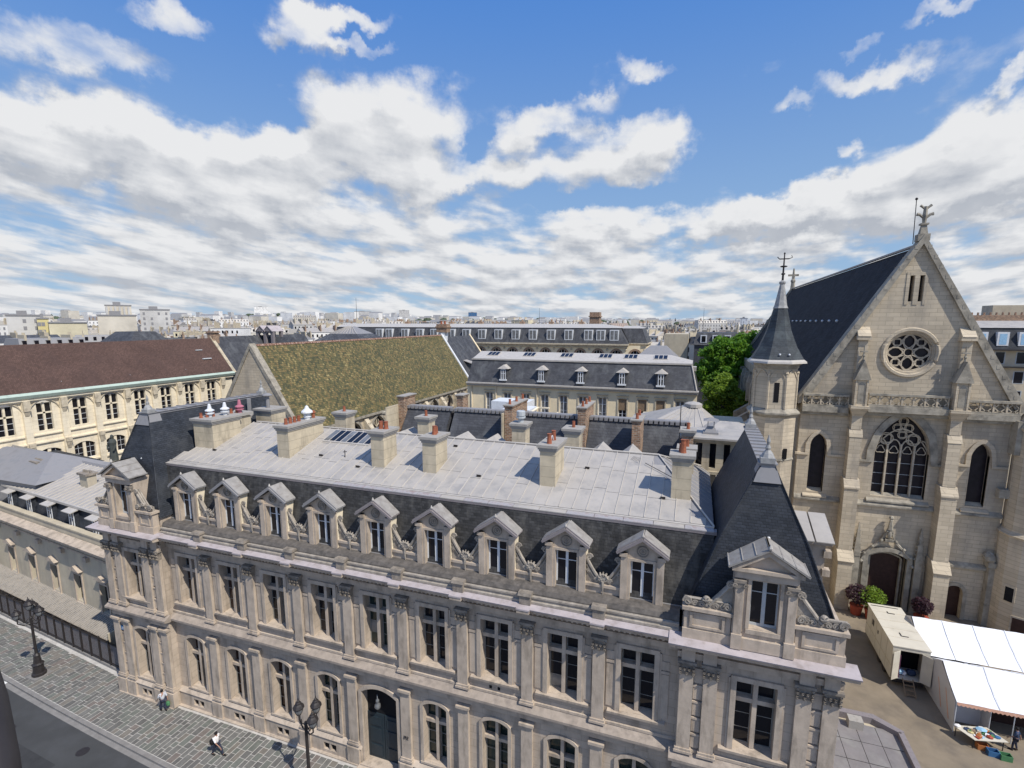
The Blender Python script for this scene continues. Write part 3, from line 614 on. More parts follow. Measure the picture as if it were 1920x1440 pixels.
# attic: parapet, dado, scrolls
mb = MB()
mb.prism([(24.42, 13.58), (24.42, 13.70), (24.52, 13.74), (24.52, 13.86), (24.46, 13.88), (24.46, 13.97), (24.7, 14.0), (24.7, 13.58)], LP[1] + .1, RP[0] - .1)
P('parapet_moulding', mb, 'carve', MAIN)
mb = MB(); mb.prism([(24.6, 13.98), (24.6, 14.06), (24.72, 14.26), (25.1, 14.34), (25.45, 14.34), (25.45, 13.98)], LP[1] + .1, RP[0] - .1)
P('weathered_coping', mb, 'weathdk', MAIN)
I_pier = lambda: MB().box(-.3, .3, -.22, .1, 0, .5).prism([(-.30, .5), (.16, .5), (.10, .66), (-.24, .66)], -.36, .36)
for x in XA[1:-1]: I('parapet_pier', 'pier', I_pier, 'weath', MAIN, (x, 24.48, 13.56))
DW = 1.02
def dado(half):
    q = MB(); q.box(-half, half, 0, .3, 0, .48).box(-half, half, -.1, .34, .48, .62); return q
def volute(q, cx, cz, r, y, sg=1, t=.05, turns=1.6, ph=0):
    k = int(turns * 9); q.tube([(cx + sg * r * (1 - .8 * j / k) * math.cos(ph + 2 * PI * turns * j / k), y, cz + r * (1 - .8 * j / k) * math.sin(ph + 2 * PI * turns * j / k)) for j in range(k + 1)], [t] * k + [t * 1.6], 4)
def ornament():
    half = 1.922 - DW; q = MB()
    for s in (-1, 1):
        cur = [(s * (half - .02 - (half - .22) * (1 - (1 - t) ** 2.0)), .30 + 1.02 * (1 - t) ** 2.6) for t in [k / 10 for k in range(11)]]
        q.prism([(s * (half - .02), 0)] + cur + [(s * .2, 0)], .02, .20, 'y')
        q.tube([(u, -.03, z + .02) for u, z in cur], .075, 5); q.tube([(u + s * .10, -.02, z - .13) for u, z in cur[1:7]], .045, 4)
        volute(q, s * (half - .17), 1.38, .17, -.01, -s); volute(q, s * (half - .14), .62, .12, -.03, s, .035); volute(q, s * .33, .22, .13, -.06, s, .04)
    q.prism([(-.22, 0), (.22, 0), (.26, .28), (.14, .42), (-.14, .42), (-.26, .28)], -.02, .18, 'y')
    for i in range(5): a = PI * (i + .5) / 5; q.tube([(.05 * math.cos(a), -.06, .3 + .05 * math.sin(a)), (.22 * math.cos(a), -.12, .34 + .22 * math.sin(a)), (.30 * math.cos(a), -.02, .36 + .30 * math.sin(a))], [.05, .075, .04], 5)
    volute(q, .13, .30, .14, -.1, 1, .05); volute(q, -.13, .30, .14, -.1, -1, .05)
    q.tube([(0, -.14, .2), (0, -.16, -.1), (.02, -.14, -.55)], [.09, .06, .03], 5)
    return q
for x in XA[1:-1]:
    I('attic_dado', 'dado', lambda: dado(1.922 - DW), 'stone2', MAIN, (x, 25.36, 14.22))
    I('scroll_ornament', 'orn', ornament, 'carve', MAIN, (x, 25.42, 14.84))
# dormers
def dormer_front():
    q = MB(); wall(q, (0, 0, 0), EX, EY, -DW, DW, 13.95, 16.86, [(-.57, .57, 14.17, 16.40, 'rect')], .32)
    q.add([(-DW, 0, 16.86), (DW, 0, 16.86), (0, 0, 17.52)], [(0, 1, 2)])
    for s in (-1, 1):
        q.box(*sorted((s * .57, s * .70)), -.07, -.003, 14.1, 16.53); q.box(*sorted((s * .70, s * 1.04)), -.12, -.004, 14.05, 16.80); q.box(*sorted((s * .74, s * 1.1)), -.2, -.005, 16.62, 16.80)
    q.box(-.57, .57, -.07, -.003, 16.40, 16.53); q.box(-.62, .62, -.14, .3, 14.05, 14.16)
    return q
def dormer_sides(side):
    q = MB()
    for s in (side,):
        xx = s * DW; pts = [(0, 13.95), (0, 16.86), (.72, 16.86), (.15, 13.95)]
        q.add([(xx, y, z) for y, z in pts] + [(xx - s * .2, y, z) for y, z in pts], [(0, 1, 2, 3), (7, 6, 5, 4), (1, 5, 6, 2), (0, 3, 7, 4), (0, 4, 5, 1)])
    return q
def dormer_roof(s):
    def f():
        q = MB(); a = [(0, -.24, 17.72), (s * 1.22, -.24, 16.88), (s * 1.22, .62, 16.88), (0, .80, 17.72)]
        q.slab(a if s > 0 else a[::-1], .07)
        return q
    return f
def dormer_gutter(s): return lambda: MB().tube([(s * 1.2, -.2, 16.88), (s * 1.24, .6, 16.88)], .04, 5).tube([(0, -.26, 17.66), (s * 1.24, -.26, 16.82)], .085, 4).tube([(0, -.22, 17.80), (s * 1.22, -.22, 16.97)], .03, 4)
def dsash():
    q = MB(); q.box(-.57, -.50, .24, .31, 14.2, 16.4).box(.50, .57, .24, .31, 14.2, 16.4).box(-.07, .07, .22, .31, 14.2, 16.4).box(-.5, .5, .25, .31, 14.2, 14.29).box(-.5, .5, .25, .31, 16.33, 16.4).box(-.5, .5, .25, .3, 15.78, 15.82).box(-.57, .57, .05, .2, 14.17, 14.22); return q
def rosette(): q = MB(); q.tube([(.27 * math.cos(a), -.02, .27 * math.sin(a)) for a in [2 * PI * i / 16 for i in range(16)]], .035, 4, True); q.tube([(.15 * math.cos(a), -.02, .15 * math.sin(a)) for a in [2 * PI * i / 12 for i in range(12)]], .02, 4, True); q.blob((0, 0, 0), (.07, .05, .07), 4); return q
dz_lab = {4: 'old_lead', 5: 'old_lead', 6: 'old_lead', 7: 'old_lead', 8: 'old_lead'}
for i, x in enumerate(XC):
    o = I('dormer', 'dfr', dormer_front, 'stone2', MAIN, (x, 25.28, 0))
    [I('cheek', ('dsd', s), lambda: dormer_sides(s), 'cream', o) for s in (-1, 1)]
    for s in (-1, 1):
        I('dormer_roof', ('drf', s), dormer_roof(s), 'zincmid', o)
        I('gutter', ('dgt', s), dormer_gutter(s), 'zincdk' if i < 4 else 'leaddk', o)
    I('casement', 'dsash', dsash, 'white', o); I('rosette', 'ros', rosette, 'weath', o, (0, -.02, 16.95))
    for s in (-1, 1): I('pane', 'dp', pane(.43, 1.5), 'glass', o, (s * .285, .27, 14.28)); I('pane', 'dp2', pane(.43, .52), 'glass', o, (s * .285, .27, 15.82))
    I('ridge_knob', 'dk', lambda: MB().lathe([(.05, 0), (.07, .06), (.02, .2)], 0, 0, 6), 'zinc2', o, (0, -.2, 17.76))
# pavilion attics
def pav(c, a, b, nm):
    q = MB(); y = YPV - .36
    for x0, x1 in ((a + .05, c - 1.25), (c + 1.25, b - .05)):
        q.box(x0, x1, y, y + .5, 13.58, 14.05); q.box(x0 + .05, x1 - .05, y + .08, y + .5, 14.05, 15.0); q.box(x0 - .05, x1 + .05, y - .08, y + .55, 15.0, 15.16)
        q.box(x0 + .3, x0 + .42, y + .02, y + .081, 14.15, 14.9).box(x1 - .42, x1 - .3, y + .02, y + .081, 14.15, 14.9).box(x0 + .42, x1 - .42, y + .02, y + .081, 14.15, 14.25).box(x0 + .42, x1 - .42, y + .02, y + .081, 14.8, 14.9)
    for s, xe in ((-1, a + .05), (1, b - .05)):
        q.box(*sorted((xe, xe - s * .3)), y + .56, 37, 13.58, 14.9)
    P('attic_dado', q, 'stone2', MAIN)
    q = MB()
    for s, xe in ((-1, a + .1), (1, b - .1)):
        x0 = c + s * 1.25; ln = abs(xe - x0)
        # cresting of small scrolls with a ball in the middle
        q.box(*sorted((x0, xe)), y + .16, y + .3, 15.16, 15.50); q.tube([(x0 + s * .2, y + .15, 15.54), (xe, y + .15, 15.54)], .075, 5)
        for j in range(6): volute(q, x0 + s * (.42 + (ln - .55) * j / 5.), 15.33, .15, y + .10, (-1) ** j, .04)
        bx_ = x0 + s * ln * .55; q.blob((bx_, y + .06, 15.62), (.17, .15, .16), 6, .03)
        for k in range(4): a = PI * k / 3; q.tube([(bx_, y - .06, 15.6), (bx_ + .17 * math.cos(a), y - .08, 15.62 + .17 * math.sin(a))], .03, 4)
        pts = [(x0 + s * (.04 + .95 * (1 - (1 - t) ** 1.9)), 15.32 + 1.25 * (1 - t) ** 2.0) for t in [k / 10 for k in range(11)]]
        q.prism([(x0, 15.16)] + pts + [(pts[-1][0], 15.16)], y + .12, y + .32, 'y')
        for dy in (.0, .14, .28): q.tube([(u, y + .08 + dy, z + .02) for u, z in pts], .065, 5)
        volute(q, x0 + s * .16, 16.48, .19, y + .06, -s, .055); volute(q, x0 + s * .22, 15.42, .18, y + .02, s, .05); volute(q, xe - s * .12, 15.42, .2, y + .05, s, .06)
    P('cresting', q, 'carve', MAIN, kind='stuff')
    # big dormer: pilasters, entablature and pediment
    q = MB(); fy = YPV - .34
    wall(q, (0, fy, 0), EX, EY, c - 1.27, c + 1.27, 13.6, 17.35, [(c - .58, c + .58, 14.6, 16.9, 'rect')], .45)
    q.box(c - 1.27, c - 1.1, fy + .002, fy + 1.6, 13.6, 17.35).box(c + 1.1, c + 1.27, fy + .002, fy + 1.6, 13.6, 17.35)
    q.box(c - .84, c + .84, fy - .16, fy + .4, 13.6, 14.15).box(c - .7, c + .7, fy - .10, fy + .45, 14.38, 14.58)
    for s in (-1, 1):
        q.box(*sorted((c + s * .84, c + s * 1.28)), fy - .22, fy - .002, 13.6, 14.3); q.box(*sorted((c + s * .88, c + s * 1.22)), fy - .15, fy - .003, 14.3, 16.6)
        q.box(*sorted((c + s * .58, c + s * .72)), fy - .06, fy - .001, 14.6, 16.98)
    q.box(c - .58, c + .58, fy - .06, fy - .001, 16.9, 16.98)
    q.box(c - 1.26, c + 1.26, fy - .15, fy - .0025, 16.99, 17.32).box(c - 1.42, c + 1.42, fy - .3, fy + .05, 17.35, 17.5)
    q.prism([(c - 1.32, 17.5), (c + 1.32, 17.5), (c, 18.35)], fy - .05, fy + .1, 'y')
    for s in (-1, 1): q.prism([(c + s * 1.42, 17.5), (c + s * 1.1, 17.5), (c, 18.2), (c, 18.42)], fy - .3, fy + .05, 'y')
    big = P('pediment_dormer', q, 'stone2', MAIN)
    for s in (-1, 1):
        q = MB(); x = c + s * 1.05
        q.box(x - .25, x + .25, fy - .25, fy - .004, 16.78, 16.9).frus((x - .2, x + .2, fy - .18, fy - .003), 16.5, (x - .24, x + .24, fy - .23, fy - .003), 16.78)
        for dx in (-.22, .22): q.tube([(x + dx + .1 * (1 - k / 9) * math.cos(k), fy - .25, 16.66 + .1 * (1 - k / 9) * math.sin(k)) for k in range(8)], .04, 4)
        P('capital', q, 'weath', big)
        q = MB(); e = [(c, fy - .42, 18.46), (c + s * 1.56, fy - .42, 17.50), (c + s * 1.56, fy + .85, 17.50), (c, fy + 1.15, 18.46)]
        q.slab(e if s > 0 else e[::-1], .08)
        for k in (0, .33, .66, 1): q.tube([(c + s * 1.56 * k, fy - .42, 18.56 - .96 * k), (c + s * 1.56 * k, fy + .9, 18.56 - .96 * k)], .03, 4)
        P('dormer_roof', q, 'zincmid', big)
        q = MB(); q.box(*sorted((c + s * .29 - .22, c + s * .29 + .22)), fy + .38, fy + .39, 14.65, 16.85); P('pane', q, 'glass', big)
    q = MB(); q.box(c - .58, c - .51, fy + .34, fy + .42, 14.6, 16.9).box(c + .51, c + .58, fy + .34, fy + .42, 14.6, 16.9).box(c - .08, c + .08, fy + .32, fy + .42, 14.6, 16.9).box(c - .51, c + .51, fy + .34, fy + .41, 14.6, 14.72).box(c - .51, c + .51, fy + .35, fy + .41, 16.2, 16.24).box(c - .51, c + .51, fy + .34, fy + .41, 16.82, 16.9)
    P('casement', q, 'greyp', big)
    q = MB(); q.lathe([(.06, 18.55), (.09, 18.62), (.02, 18.8)], c, fy - .4, 6); P('ridge_knob', q, 'zinc2', big)
pav(LP[2], LP[0], LP[1], 'l'); pav(RP[2], RP[0], RP[1], 'r')
# steep pavilion roofs with a bell-cast foot
def pav_roof(a, b, yf, xt, yt, zt, yb):
    q = MB(); prof = [(0, 14.6), (.10, 15.15), (.25, 16.3), (.5, 18.3), (1.0, zt)]; c = (a + b) / 2; last = None
    for f, z in prof:
        x0 = a + (xt[0] - a) * f; x1 = b + (xt[1] - b) * f; y = yf + (yt - yf) * f
        cur = [(x0, yb, z), (x0, y, z), (x1, y, z), (x1, yb, z)]
        if last:
            for i in range(3): q.quad(last[i], last[i + 1], cur[i + 1], cur[i])
            q.quad(last[3], last[0], cur[0], cur[3])
        last = cur
    o = P('steep_slate_roof', q, 'slate', MAIN)
    q = MB()
    for k in (0, 1):
        pts = []
        for f, z in prof: pts.append(((a + (xt[0] - a) * f, b + (xt[1] - b) * f)[k], yf + (yt - yf) * f - .03, z + .02))
        q.tube(pts, .045, 5)
    P('hip_flashing', q, 'slate', o)
    q = MB(); q.box(xt[0] - .04, xt[1] + .04, yt - .06, yb, zt - .02, zt + .12).box(xt[0] - .10, xt[1] + .10, yt - .12, yb, zt + .12, zt + .17)
    q.frus((xt[0] - .28, xt[1] + .28, yt - .27, yt + .8), zt - .7, (xt[0] - .05, xt[1] + .05, yt - .06, yt + .8), zt)
    y = yt + .5
    while y < yb: q.box(xt[0] - .1, xt[1] + .1, y, y + .08, zt + .17, zt + .24); y += .8
    P('lead_ridge', q, 'zincdk', o)
    for y in (yt + .15, yb - .3):
        q = MB(); q.box(c - .3, c + .3, y - .3, y + .3, zt + .17, zt + .42).lathe([(.3, zt + .42), (.22, zt + .6), (.1, zt + .75), (.12, zt + .85), (.06, zt + 1.0), (.09, zt + 1.15), (.02, zt + 1.45)], c, y, 8); P('finial', q, 'finial', o)
    for x, y, z in ((a + (xt[0] - a) * .8, yf + 4.5, 19.6), ((a + b) / 2 + .2, yf + (yt - yf) * .62 - .1, 18.4), (b + (xt[1] - b) * .5, yf + 2.2, 17.0), (b + (xt[1] - b) * .72, yf + 5.5, 19.0)):
        q = MB(); q.blob((x, y, z), (.1, .12, .09), 5); P('roof_vent', q, 'white', o)
    return o
RL = pav_roof(LP[0] + .1, LP[1] + .1, YPV + .15, (-38.65, -37.75), 26.4, 21.4, 37.3)
RR = pav_roof(RP[0] + .05, RP[1] - .1, YPV + .15, (2.4, 3.0), 26.1, 21.55, 34.9)
# mansard
mb = MB(); mb.quad((LP[1] - .3, 25.45, 14.25), (RP[0] + .9, 25.45, 14.25), (RP[0] + 1.3, 26.3, 17.95), (LP[1] - 1.3, 26.3, 17.95))
man = P('mansard_slates', mb, 'slateold', MAIN)
mb = MB(); mb.box(LP[1], RP[0] + .3, 25.4, 25.75, 14.2, 14.36); P('lead_gutter', mb, 'zincdk', MAIN)
mb = MB(); mb.hexa([(-1.2, 25.5, 14.3), (-.9, 25.5, 14.3), (-.9, 25.8, 14.3), (-1.2, 25.8, 14.3)], [(.0, 26.75, 17.6), (.3, 26.75, 17.6), (.3, 27.1, 17.6), (.0, 27.1, 17.6)]); P('valley_gutter', mb, 'zincdk', MAIN)
# zinc roof
X0, X1, XR = -36.75, .62, -2.5
zs = lambda y: 18.12 + (y - 26.7) * (20.0 - 18.12) / 6.0
mb = MB(); mb.hexa([(X0, 26.7, 18.0), (X1, 26.7, 18.0), (XR, 32.7, 19.93), (X0 + 2.5, 32.7, 19.93)], [(X0, 26.7, 18.05), (X1, 26.7, 18.05), (XR, 32.7, 19.95), (X0 + 2.5, 32.7, 19.95)])
mb.add([(X1, 26.7, 18.02), (X1, 38.3, 17.9), (XR, 32.7, 19.93)], [(0, 1, 2)]); mb.quad((X0 + 2.5, 32.7, 19.93), (XR, 32.7, 19.93), (X1, 38.3, 17.9), (X0, 38.3, 17.9))
mb.box(X0, X1 - .1, 26.62, 38.0, 14.3, 17.85)
zr = P('zinc_roof', mb, 'zincdk', MAIN)
mb = MB(); mb.box(X0 - .1, X1 + .12, 26.25, 26.68, 17.86, 18.03); P('zinc_fascia', mb, 'leaddk', zr)
mb = MB(); mb.tube([(X0, 26.64, 18.11), (X1, 26.64, 18.11)], .06, 6); mb.tube([(X0 + 2.5, 32.7, 20.02), (XR, 32.7, 20.02)], .06, 6); mb.tube([(XR, 32.7, 20.02), (X1, 26.7, 18.14)], .05, 5); mb.tube([(XR, 32.7, 20.02), (X1, 38.3, 17.98)], .05, 5); P('zinc_roll', mb, 'zinc2', zr)
x = X0
while x < X1 - .3:
    w = min(1.5, X1 - x)
    I('curb_panel', ('curb', round(w, 2)), lambda: MB().hexa([(.015, -.42, 17.99), (w - .015, -.42, 17.99), (w - .015, -.05, 18.03), (.015, -.05, 18.03)], [(.015, -.42, 18.04), (w - .015, -.42, 18.04), (w - .015, -.05, 18.09), (.015, -.05, 18.09)]), 'zincold' if x > -22 and random.random() < .8 else 'zinc', zr, (x, 26.66, 0)); x += 1.5
CH = [(-35.2, 28.55, 1.9, 2.5, 'wide'), (-27.55, 28.4, 1.0, 3.6, 'four'), (-19.9, 28.5, .95, 1.55, 'pots2'), (-16.1, 28.5, .95, 1.55, 'pots1'), (-8.4, 28.45, .92, 2.1, 'pots2b'), (-1.05, 28.6, 1.0, 1.0, 'pots1b')]
PW, rows = .755, [(27.12, 28.95), (28.95, 30.85), (30.85, 32.62)]
x = X0 + .02; ci = 0
def zpan(w, l):
    def f():
        q = MB(); dz = l * 1.88 / 6.0; g2 = .018
        return q.hexa([(g2, 0, 0), (w - g2, 0, 0), (w - g2, l - .03, dz - .005), (g2, l - .03, dz - .005)], [(g2, 0, .018), (w - g2, 0, .018), (w - g2, l - .03, dz + .006), (g2, l - .03, dz + .006)])
    return f
def zseam(l): return lambda: MB().hexa([(-.022, 0, 0), (.022, 0, 0), (.022, l, l * .31333), (-.022, l, l * .31333)], [(-.016, 0, .06), (.016, 0, .06), (.016, l, l * .31333 + .06), (-.016, l, l * .31333 + .06)])
while x < X1 - .2:
    yend = 32.62 if x + PW < XR else 32.62 - (x + PW - XR) / (X1 - XR) * 5.95
    off = random.uniform(-.35, .35)
    ys = [26.78, 28.75 + off, 30.85 + off, 32.62]; ystart = 32.62 if x > X0 + 2.5 else 27.0 + (x - X0 + .4) * 2.2
    for a, b in zip(ys, ys[1:]):
        b2 = min(b, yend, ystart if x < X0 + 2.5 else 99)
        if b2 - a > .15: I('zinc_panel', ('zp', round(b2 - a, 2)), zpan(PW, round(b2 - a, 2)), random.choice(('zinc', 'zinc', 'zinc', 'zinc', M['zinc'])), zr, (x, a, zs(a) - .02))
    l = min(yend + .3, 32.62, ystart) - 26.78
    if l > .3: I('standing_seam', ('zsm', round(l, 2)), zseam(round(l, 2)), 'zinc2', zr, (x, 26.78, zs(26.78) - .02))
    x += PW; ci += 1
# hip end panels and rear slope seams, small vents, skylight
mb = MB()
for i in range(1, 16):
    y = 26.7 + 11.6 * i / 16; f = 1 - abs(y - 32.7) / 6.0 if y < 32.7 else 1 - (y - 32.7) / 5.6
    mb.tube([(X1, y, 17.95), (X1 + (XR - X1) * f, y, 17.95 + 2.03 * f)], .035, 4)
P('hip_seams', mb, 'zinc2', zr)
mb = MB(); y0 = 30.75; mb.hexa([(-26.2, y0, zs(y0)), (-22.2, y0, zs(y0)), (-22.2, 32.4, zs(32.4)), (-26.2, 32.4, zs(32.4))], [(-26.2, y0, zs(y0) + .09), (-22.2, y0, zs(y0) + .09), (-22.2, 32.4, zs(32.4) + .09), (-26.2, 32.4, zs(32.4) + .09)]); sk = P('skylight', mb, 'zinc2', zr)
for i in range(8): 
    mb = MB(); xa = -26.15 + i * .5; mb.hexa([(xa + .04, y0 + .1, zs(y0 + .1) + .09), (xa + .46, y0 + .1, zs(y0 + .1) + .09), (xa + .46, 32.3, zs(32.3) + .09), (xa + .04, 32.3, zs(32.3) + .09)], [(xa + .04, y0 + .1, zs(y0 + .1) + .1), (xa + .46, y0 + .1, zs(y0 + .1) + .1), (xa + .46, 32.3, zs(32.3) + .1), (xa + .04, 32.3, zs(32.3) + .1)]); P('pane', mb, 'glasslt' if i % 3 == 0 else 'glass', sk)
for x, y in ((-34.0, 28.3), (-24.9, 29.0), (-21.3, 28.2), (-15.8, 31.6), (-12.8, 28.6), (-6.5, 30.5), (-1.95, 28.4)):
    I('roof_vent', 'rv', lambda: MB().prism([(0, 0), (.24, .0), (.0, .14)], -.13, .13).box(-.1, .1, -.01, .0, .02, .11), 'iron', zr, (x, y, zs(y) + .02))
mb = MB(); mb.tube([(-23.0, 29.2, zs(29.2)), (-23.0, 29.2, zs(29.2) + .5)], .03, 5).tube([(-23.15, 29.2, zs(29.2) + .35), (-22.85, 29.2, zs(29.2) + .4)], .03, 4); P('vent_pipe', mb, 'iron', zr)
mb = MB(); mb.tube([(-3.2, 31.5, zs(31.5) + .12), (-1.4, 30.2, zs(30.2) + .1)], .02, 4)
for i in range(7): mb.tube([(-4.1 + i * .09, 31.9 - i * .05, zs(31.8) + .05), (-3.9 + i * .07, 31.9 - i * .05, zs(31.8) + .28)], .012, 4)
P('fallen_aerial', mb, 'iron', zr)
# chimneys
def pot(h=.5, r=.13): return lambda: MB().lathe([(r * 1.05, 0), (r * .95, .08), (r * .8, h * .9), (r * .95, h)], 0, 0, 9)
def chimney(par, x, y, w, d, zb, zt, kind, m='chim', front=True):
    """x, y: front-left foot of the stack"""
    q = MB(); q.box(x, x + w, y, y + d, zb, zt - .32)
    if kind == 'wide': q.box(x + .35, x + w - .35, y + d, y + d + 1.4, zb, zt - .32)
    o = P('chimney', q, m, par)
    q = MB(); q.box(x - .05, x + w + .05, y - .05, y + d + .05, zt - .40, zt - .28).box(x - .11, x + w + .11, y - .11, y + d + .11, zt - .28, zt - .16).box(x - .17, x + w + .17, y - .17, y + d + .17, zt - .16, zt)
    if kind == 'wide': q.box(x + .2, x + w - .2, y + d + .17, y + d + 1.55, zt - .25, zt - .01)
    P('chimney_cap', q, 'capstone', o)
    if front:
        q = MB(); q.hexa([(x - .08, y - .1, zb + .2), (x + w + .08, y - .1, zb + .2), (x + w + .08, y + d, zb + .2 + d * .36), (x - .08, y + d, zb + .2 + d * .36)], [(x - .05, y - .07, zb + .62), (x + w + .05, y - .07, zb + .62), (x + w + .05, y + d + .03, zb + .62 + d * .36), (x - .05, y + d + .03, zb + .62 + d * .36)]); P('flashing', q, 'zincdk', o)
    if kind == 'wide':
        for i, dy in enumerate((.3, .7, 1.1, 2.6, 3.0)): I('chimney_pot', 'pot4', pot(.38, .12), 'terra', o, (x + .5 + .15 * i, y + dy, zt))
        for i, (dx, dy) in enumerate(((.9, .9), (1.3, 1.9), (1.5, 3.1))): I('cowl', ('cowl', i == 2), (lambda s_: lambda: MB().lathe([(.16, 0), (.16, .2), (.30, .22), (.32, .3), (.2, .34), (.2, .42), (.33, .45), (.33, .52), (.16, .62), (.10, .95 * s_), (.05, 1.0 * s_)], 0, 0, 10))(1 if i < 2 else 1.05), 'white' if i < 2 else 'pinkpot', o, (x + dx - .2, y + dy, zt))
    if kind == 'four':
        for i in range(4): I('chimney_pot', 'pot4b', pot(.42, .13), 'terra', o, (x + .45, y + .45 + .42 * i, zt))
        I('cowl', 'cowlb', lambda: MB().lathe([(.2, 0), (.2, .15), (.26, .16), (.26, .24), (.2, .26), (.2, .32), (.26, .33), (.26, .4), (.22, .42), (.42, .5), (.40, .6), (.18, .8), (.1, .98), (.04, 1.02)], 0, 0, 12), 'white', o, (x + .48, y + 2.55, zt))
        I('chimney_pot', 'pot5', lambda: MB().lathe([(.12, 0), (.12, .35), (.18, .37), (.15, .5), (.05, .56)], 0, 0, 8), 'terra', o, (x + .48, y + 3.2, zt))
    if kind == 'pots2':
        for i in range(2): I('chimney_pot', 'pot6', pot(.5, .16), 'terra', o, (x + .32 + .35 * i, y + .75 + .05 * i, zt))
    if kind in ('pots1', 'pots1b'):
        I('chimney_pot', ('pot7', kind), pot(.55 if kind == 'pots1' else .72, .17), 'terra', o, (x + w / 2, y + d * .5, zt)); I('chimney_pot', 'pot8', pot(.42, .14), 'terra', o, (x + w / 2 - .1, y + d * .75, zt))
    if kind == 'pots2b':
        for i in range(2): I('chimney_pot', 'pot9', pot(.58, .15), 'terra', o, (x + .45, y + .4 + .95 * i, zt))
        q = MB(); q.tube([(x + .5, y + .6 + .06 * i, zt + .08 + .3 * math.sin(PI * i / 8)) for i in range(9)], .03, 4); P('cable', q, 'white', o)
    if kind == 'single': I('chimney_pot', 'pot10', pot(.42, .12), 'terra', o, (x + w * .5, y + d * .5, zt))
    if kind == 'pair':
        for i in (0, 1): I('chimney_pot', 'pot10', pot(.42, .12), 'terra', o, (x + w * (.3 + .4 * i), y + d * (.3 + .4 * i), zt))
    if kind == 'tallpot': I('cowl', 'drum', lambda: MB().lathe([(.2, 0), (.2, .3), (.34, .32), (.34, .42), (.24, .44), (.32, .5), (.32, .8), (.28, .84)], 0, 0, 12), 'greyp', o, (x + w / 2, y + d / 2, zt))
    return o
for (x, y, w, d, k), zt in zip(CH, (20.9, 20.95, 21.1, 21.0, 21.12, 21.15)): chimney(MAIN, x - w / 2, y, w, d, 17.9, zt, k)
for x, y, w, d, k, zt in ((-27.9, 34.4, 1.1, 1.1, 'single', 20.9), (-20.3, 34.4, .95, 1.0, 'single', 21.0), (-12.7, 34.4, 1.0, 1.0, 'tallpot', 21.0), (-8.9, 34.4, 1.05, 1.1, 'single', 20.9), (-36.0, 34.3, 1.7, 1.6, 'none', 20.75)): chimney(MAIN, x, y, w, d, 16, zt, k, front=False)
mb = MB(); mb.lathe([(.16, 20.75), (.16, 21.7), (.42, 21.8), (.42, 21.86), (.16, 22.0)], -35.3, 35, 8).tube([(-37.0, 34.6, 19.5), (-37.0, 34.6, 21.5)], .18, 6); P('flue_pipe', mb, 'zincdk', MAIN)
mb = MB(); mb.slab([(-37.0, 31.2, 19.6), (-35.2, 31.2, 19.4), (-35.3, 33.4, 20.4), (-37.3, 33.4, 20.6)], .12); P('roof_hatch', mb, 'zinc', MAIN)
for x in (-21.3, -16.6, -14.2, -6.4, -4.4): # gablets of the rear dormers showing over the ridge
    mb = MB(); mb.add([(x - .75, 33.3, 19.3), (x + .75, 33.3, 19.3), (x, 33.3, 19.93), (x - .75, 35.5, 19.3), (x + .75, 35.5, 19.3), (x, 35.5, 19.93)], [(0, 1, 2), (3, 5, 4), (0, 2, 5, 3), (1, 4, 5, 2)]); P('rear_dormer_gable', mb, 'zinc', MAIN)
# side lantern block between roof and right pavilion
mb = MB(); wall(mb, (0, 37.2, 0), EX, EY, -1.15, 2.6, 17.0, 20.1, [(-.35 + .88 * i, .05 + .88 * i, 18.25, 19.95, 'rect') for i in range(4)], .3)
mb.box(2.35, 2.6, 37.21, 40, 17, 20.1).box(-1.15, -.9, 37.21, 40, 17, 20.1); mb.box(-1.3, 2.7, 37.0, 37.198, 17.85, 18.05).box(-1.3, 2.75, 36.95, 40.1, 20.1, 20.3)
lb = P('attic_lantern', mb, 'chim', MAIN)
mb = MB(); mb.box(-1.5, 2.95, 36.7, 40.3, 20.3, 20.42); P('lantern_roof', mb, 'zinc', lb)
for i in range(4): mb = MB(); mb.box(-.35 + .88 * i, .05 + .88 * i, 37.45, 37.46, 18.25, 19.95); P('pane', mb, 'glass', lb)
mb = MB(); mb.hexa([(1.0, 36.3, 17.1), (2.35, 36.3, 17.1), (2.35, 37.19, 17.1), (1.0, 37.19, 17.1)], [(1.0, 36.3, 17.35), (2.35, 36.3, 17.35), (2.35, 37.19, 17.95), (1.0, 37.19, 17.95)]); P('window_hood', mb, 'zinc', lb)
mb = MB(); x, y, z = .55, 38.5, 20.42; mb.box(x - .5, x + .5, y - .5, y + .5, z, z + .12).frus((x - .4, x + .4, y - .4, y + .4), z + .12, (x - .22, x + .22, y - .22, y + .22), z + .45)
for dx, dy in ((-.2, -.2), (.2, -.2), (.2, .2), (-.2, .2)): mb.box(x + dx - .02, x + dx + .02, y + dy - .02, y + dy + .02, z + .45, z + .9)
mb.frus((x - .5, x + .5, y - .5, y + .5), z + .9, (x - .1, x + .1, y - .1, y + .1), z + 1.08); P('roof_lantern', mb, 'zincdk', lb)
mb = MB(); mb.tube([(-1.45, 36.6, 15), (-1.45, 36.6, 22.6)], .03, 5); P('aerial_mast', mb, 'iron', lb)
chimney(MAIN, -1.3, 36.6, .75, .8, 15, 20.9, 'single', 'brick', False); chimney(MAIN, -1.35, 33.9, .9, .9, 15, 20.3, 'single', 'chim', False)
mb = MB(); mb.box(.66, 2.2, 27.2, 40, 13.5, 14.8); P('valley_floor', mb, 'zincdk', MAIN)
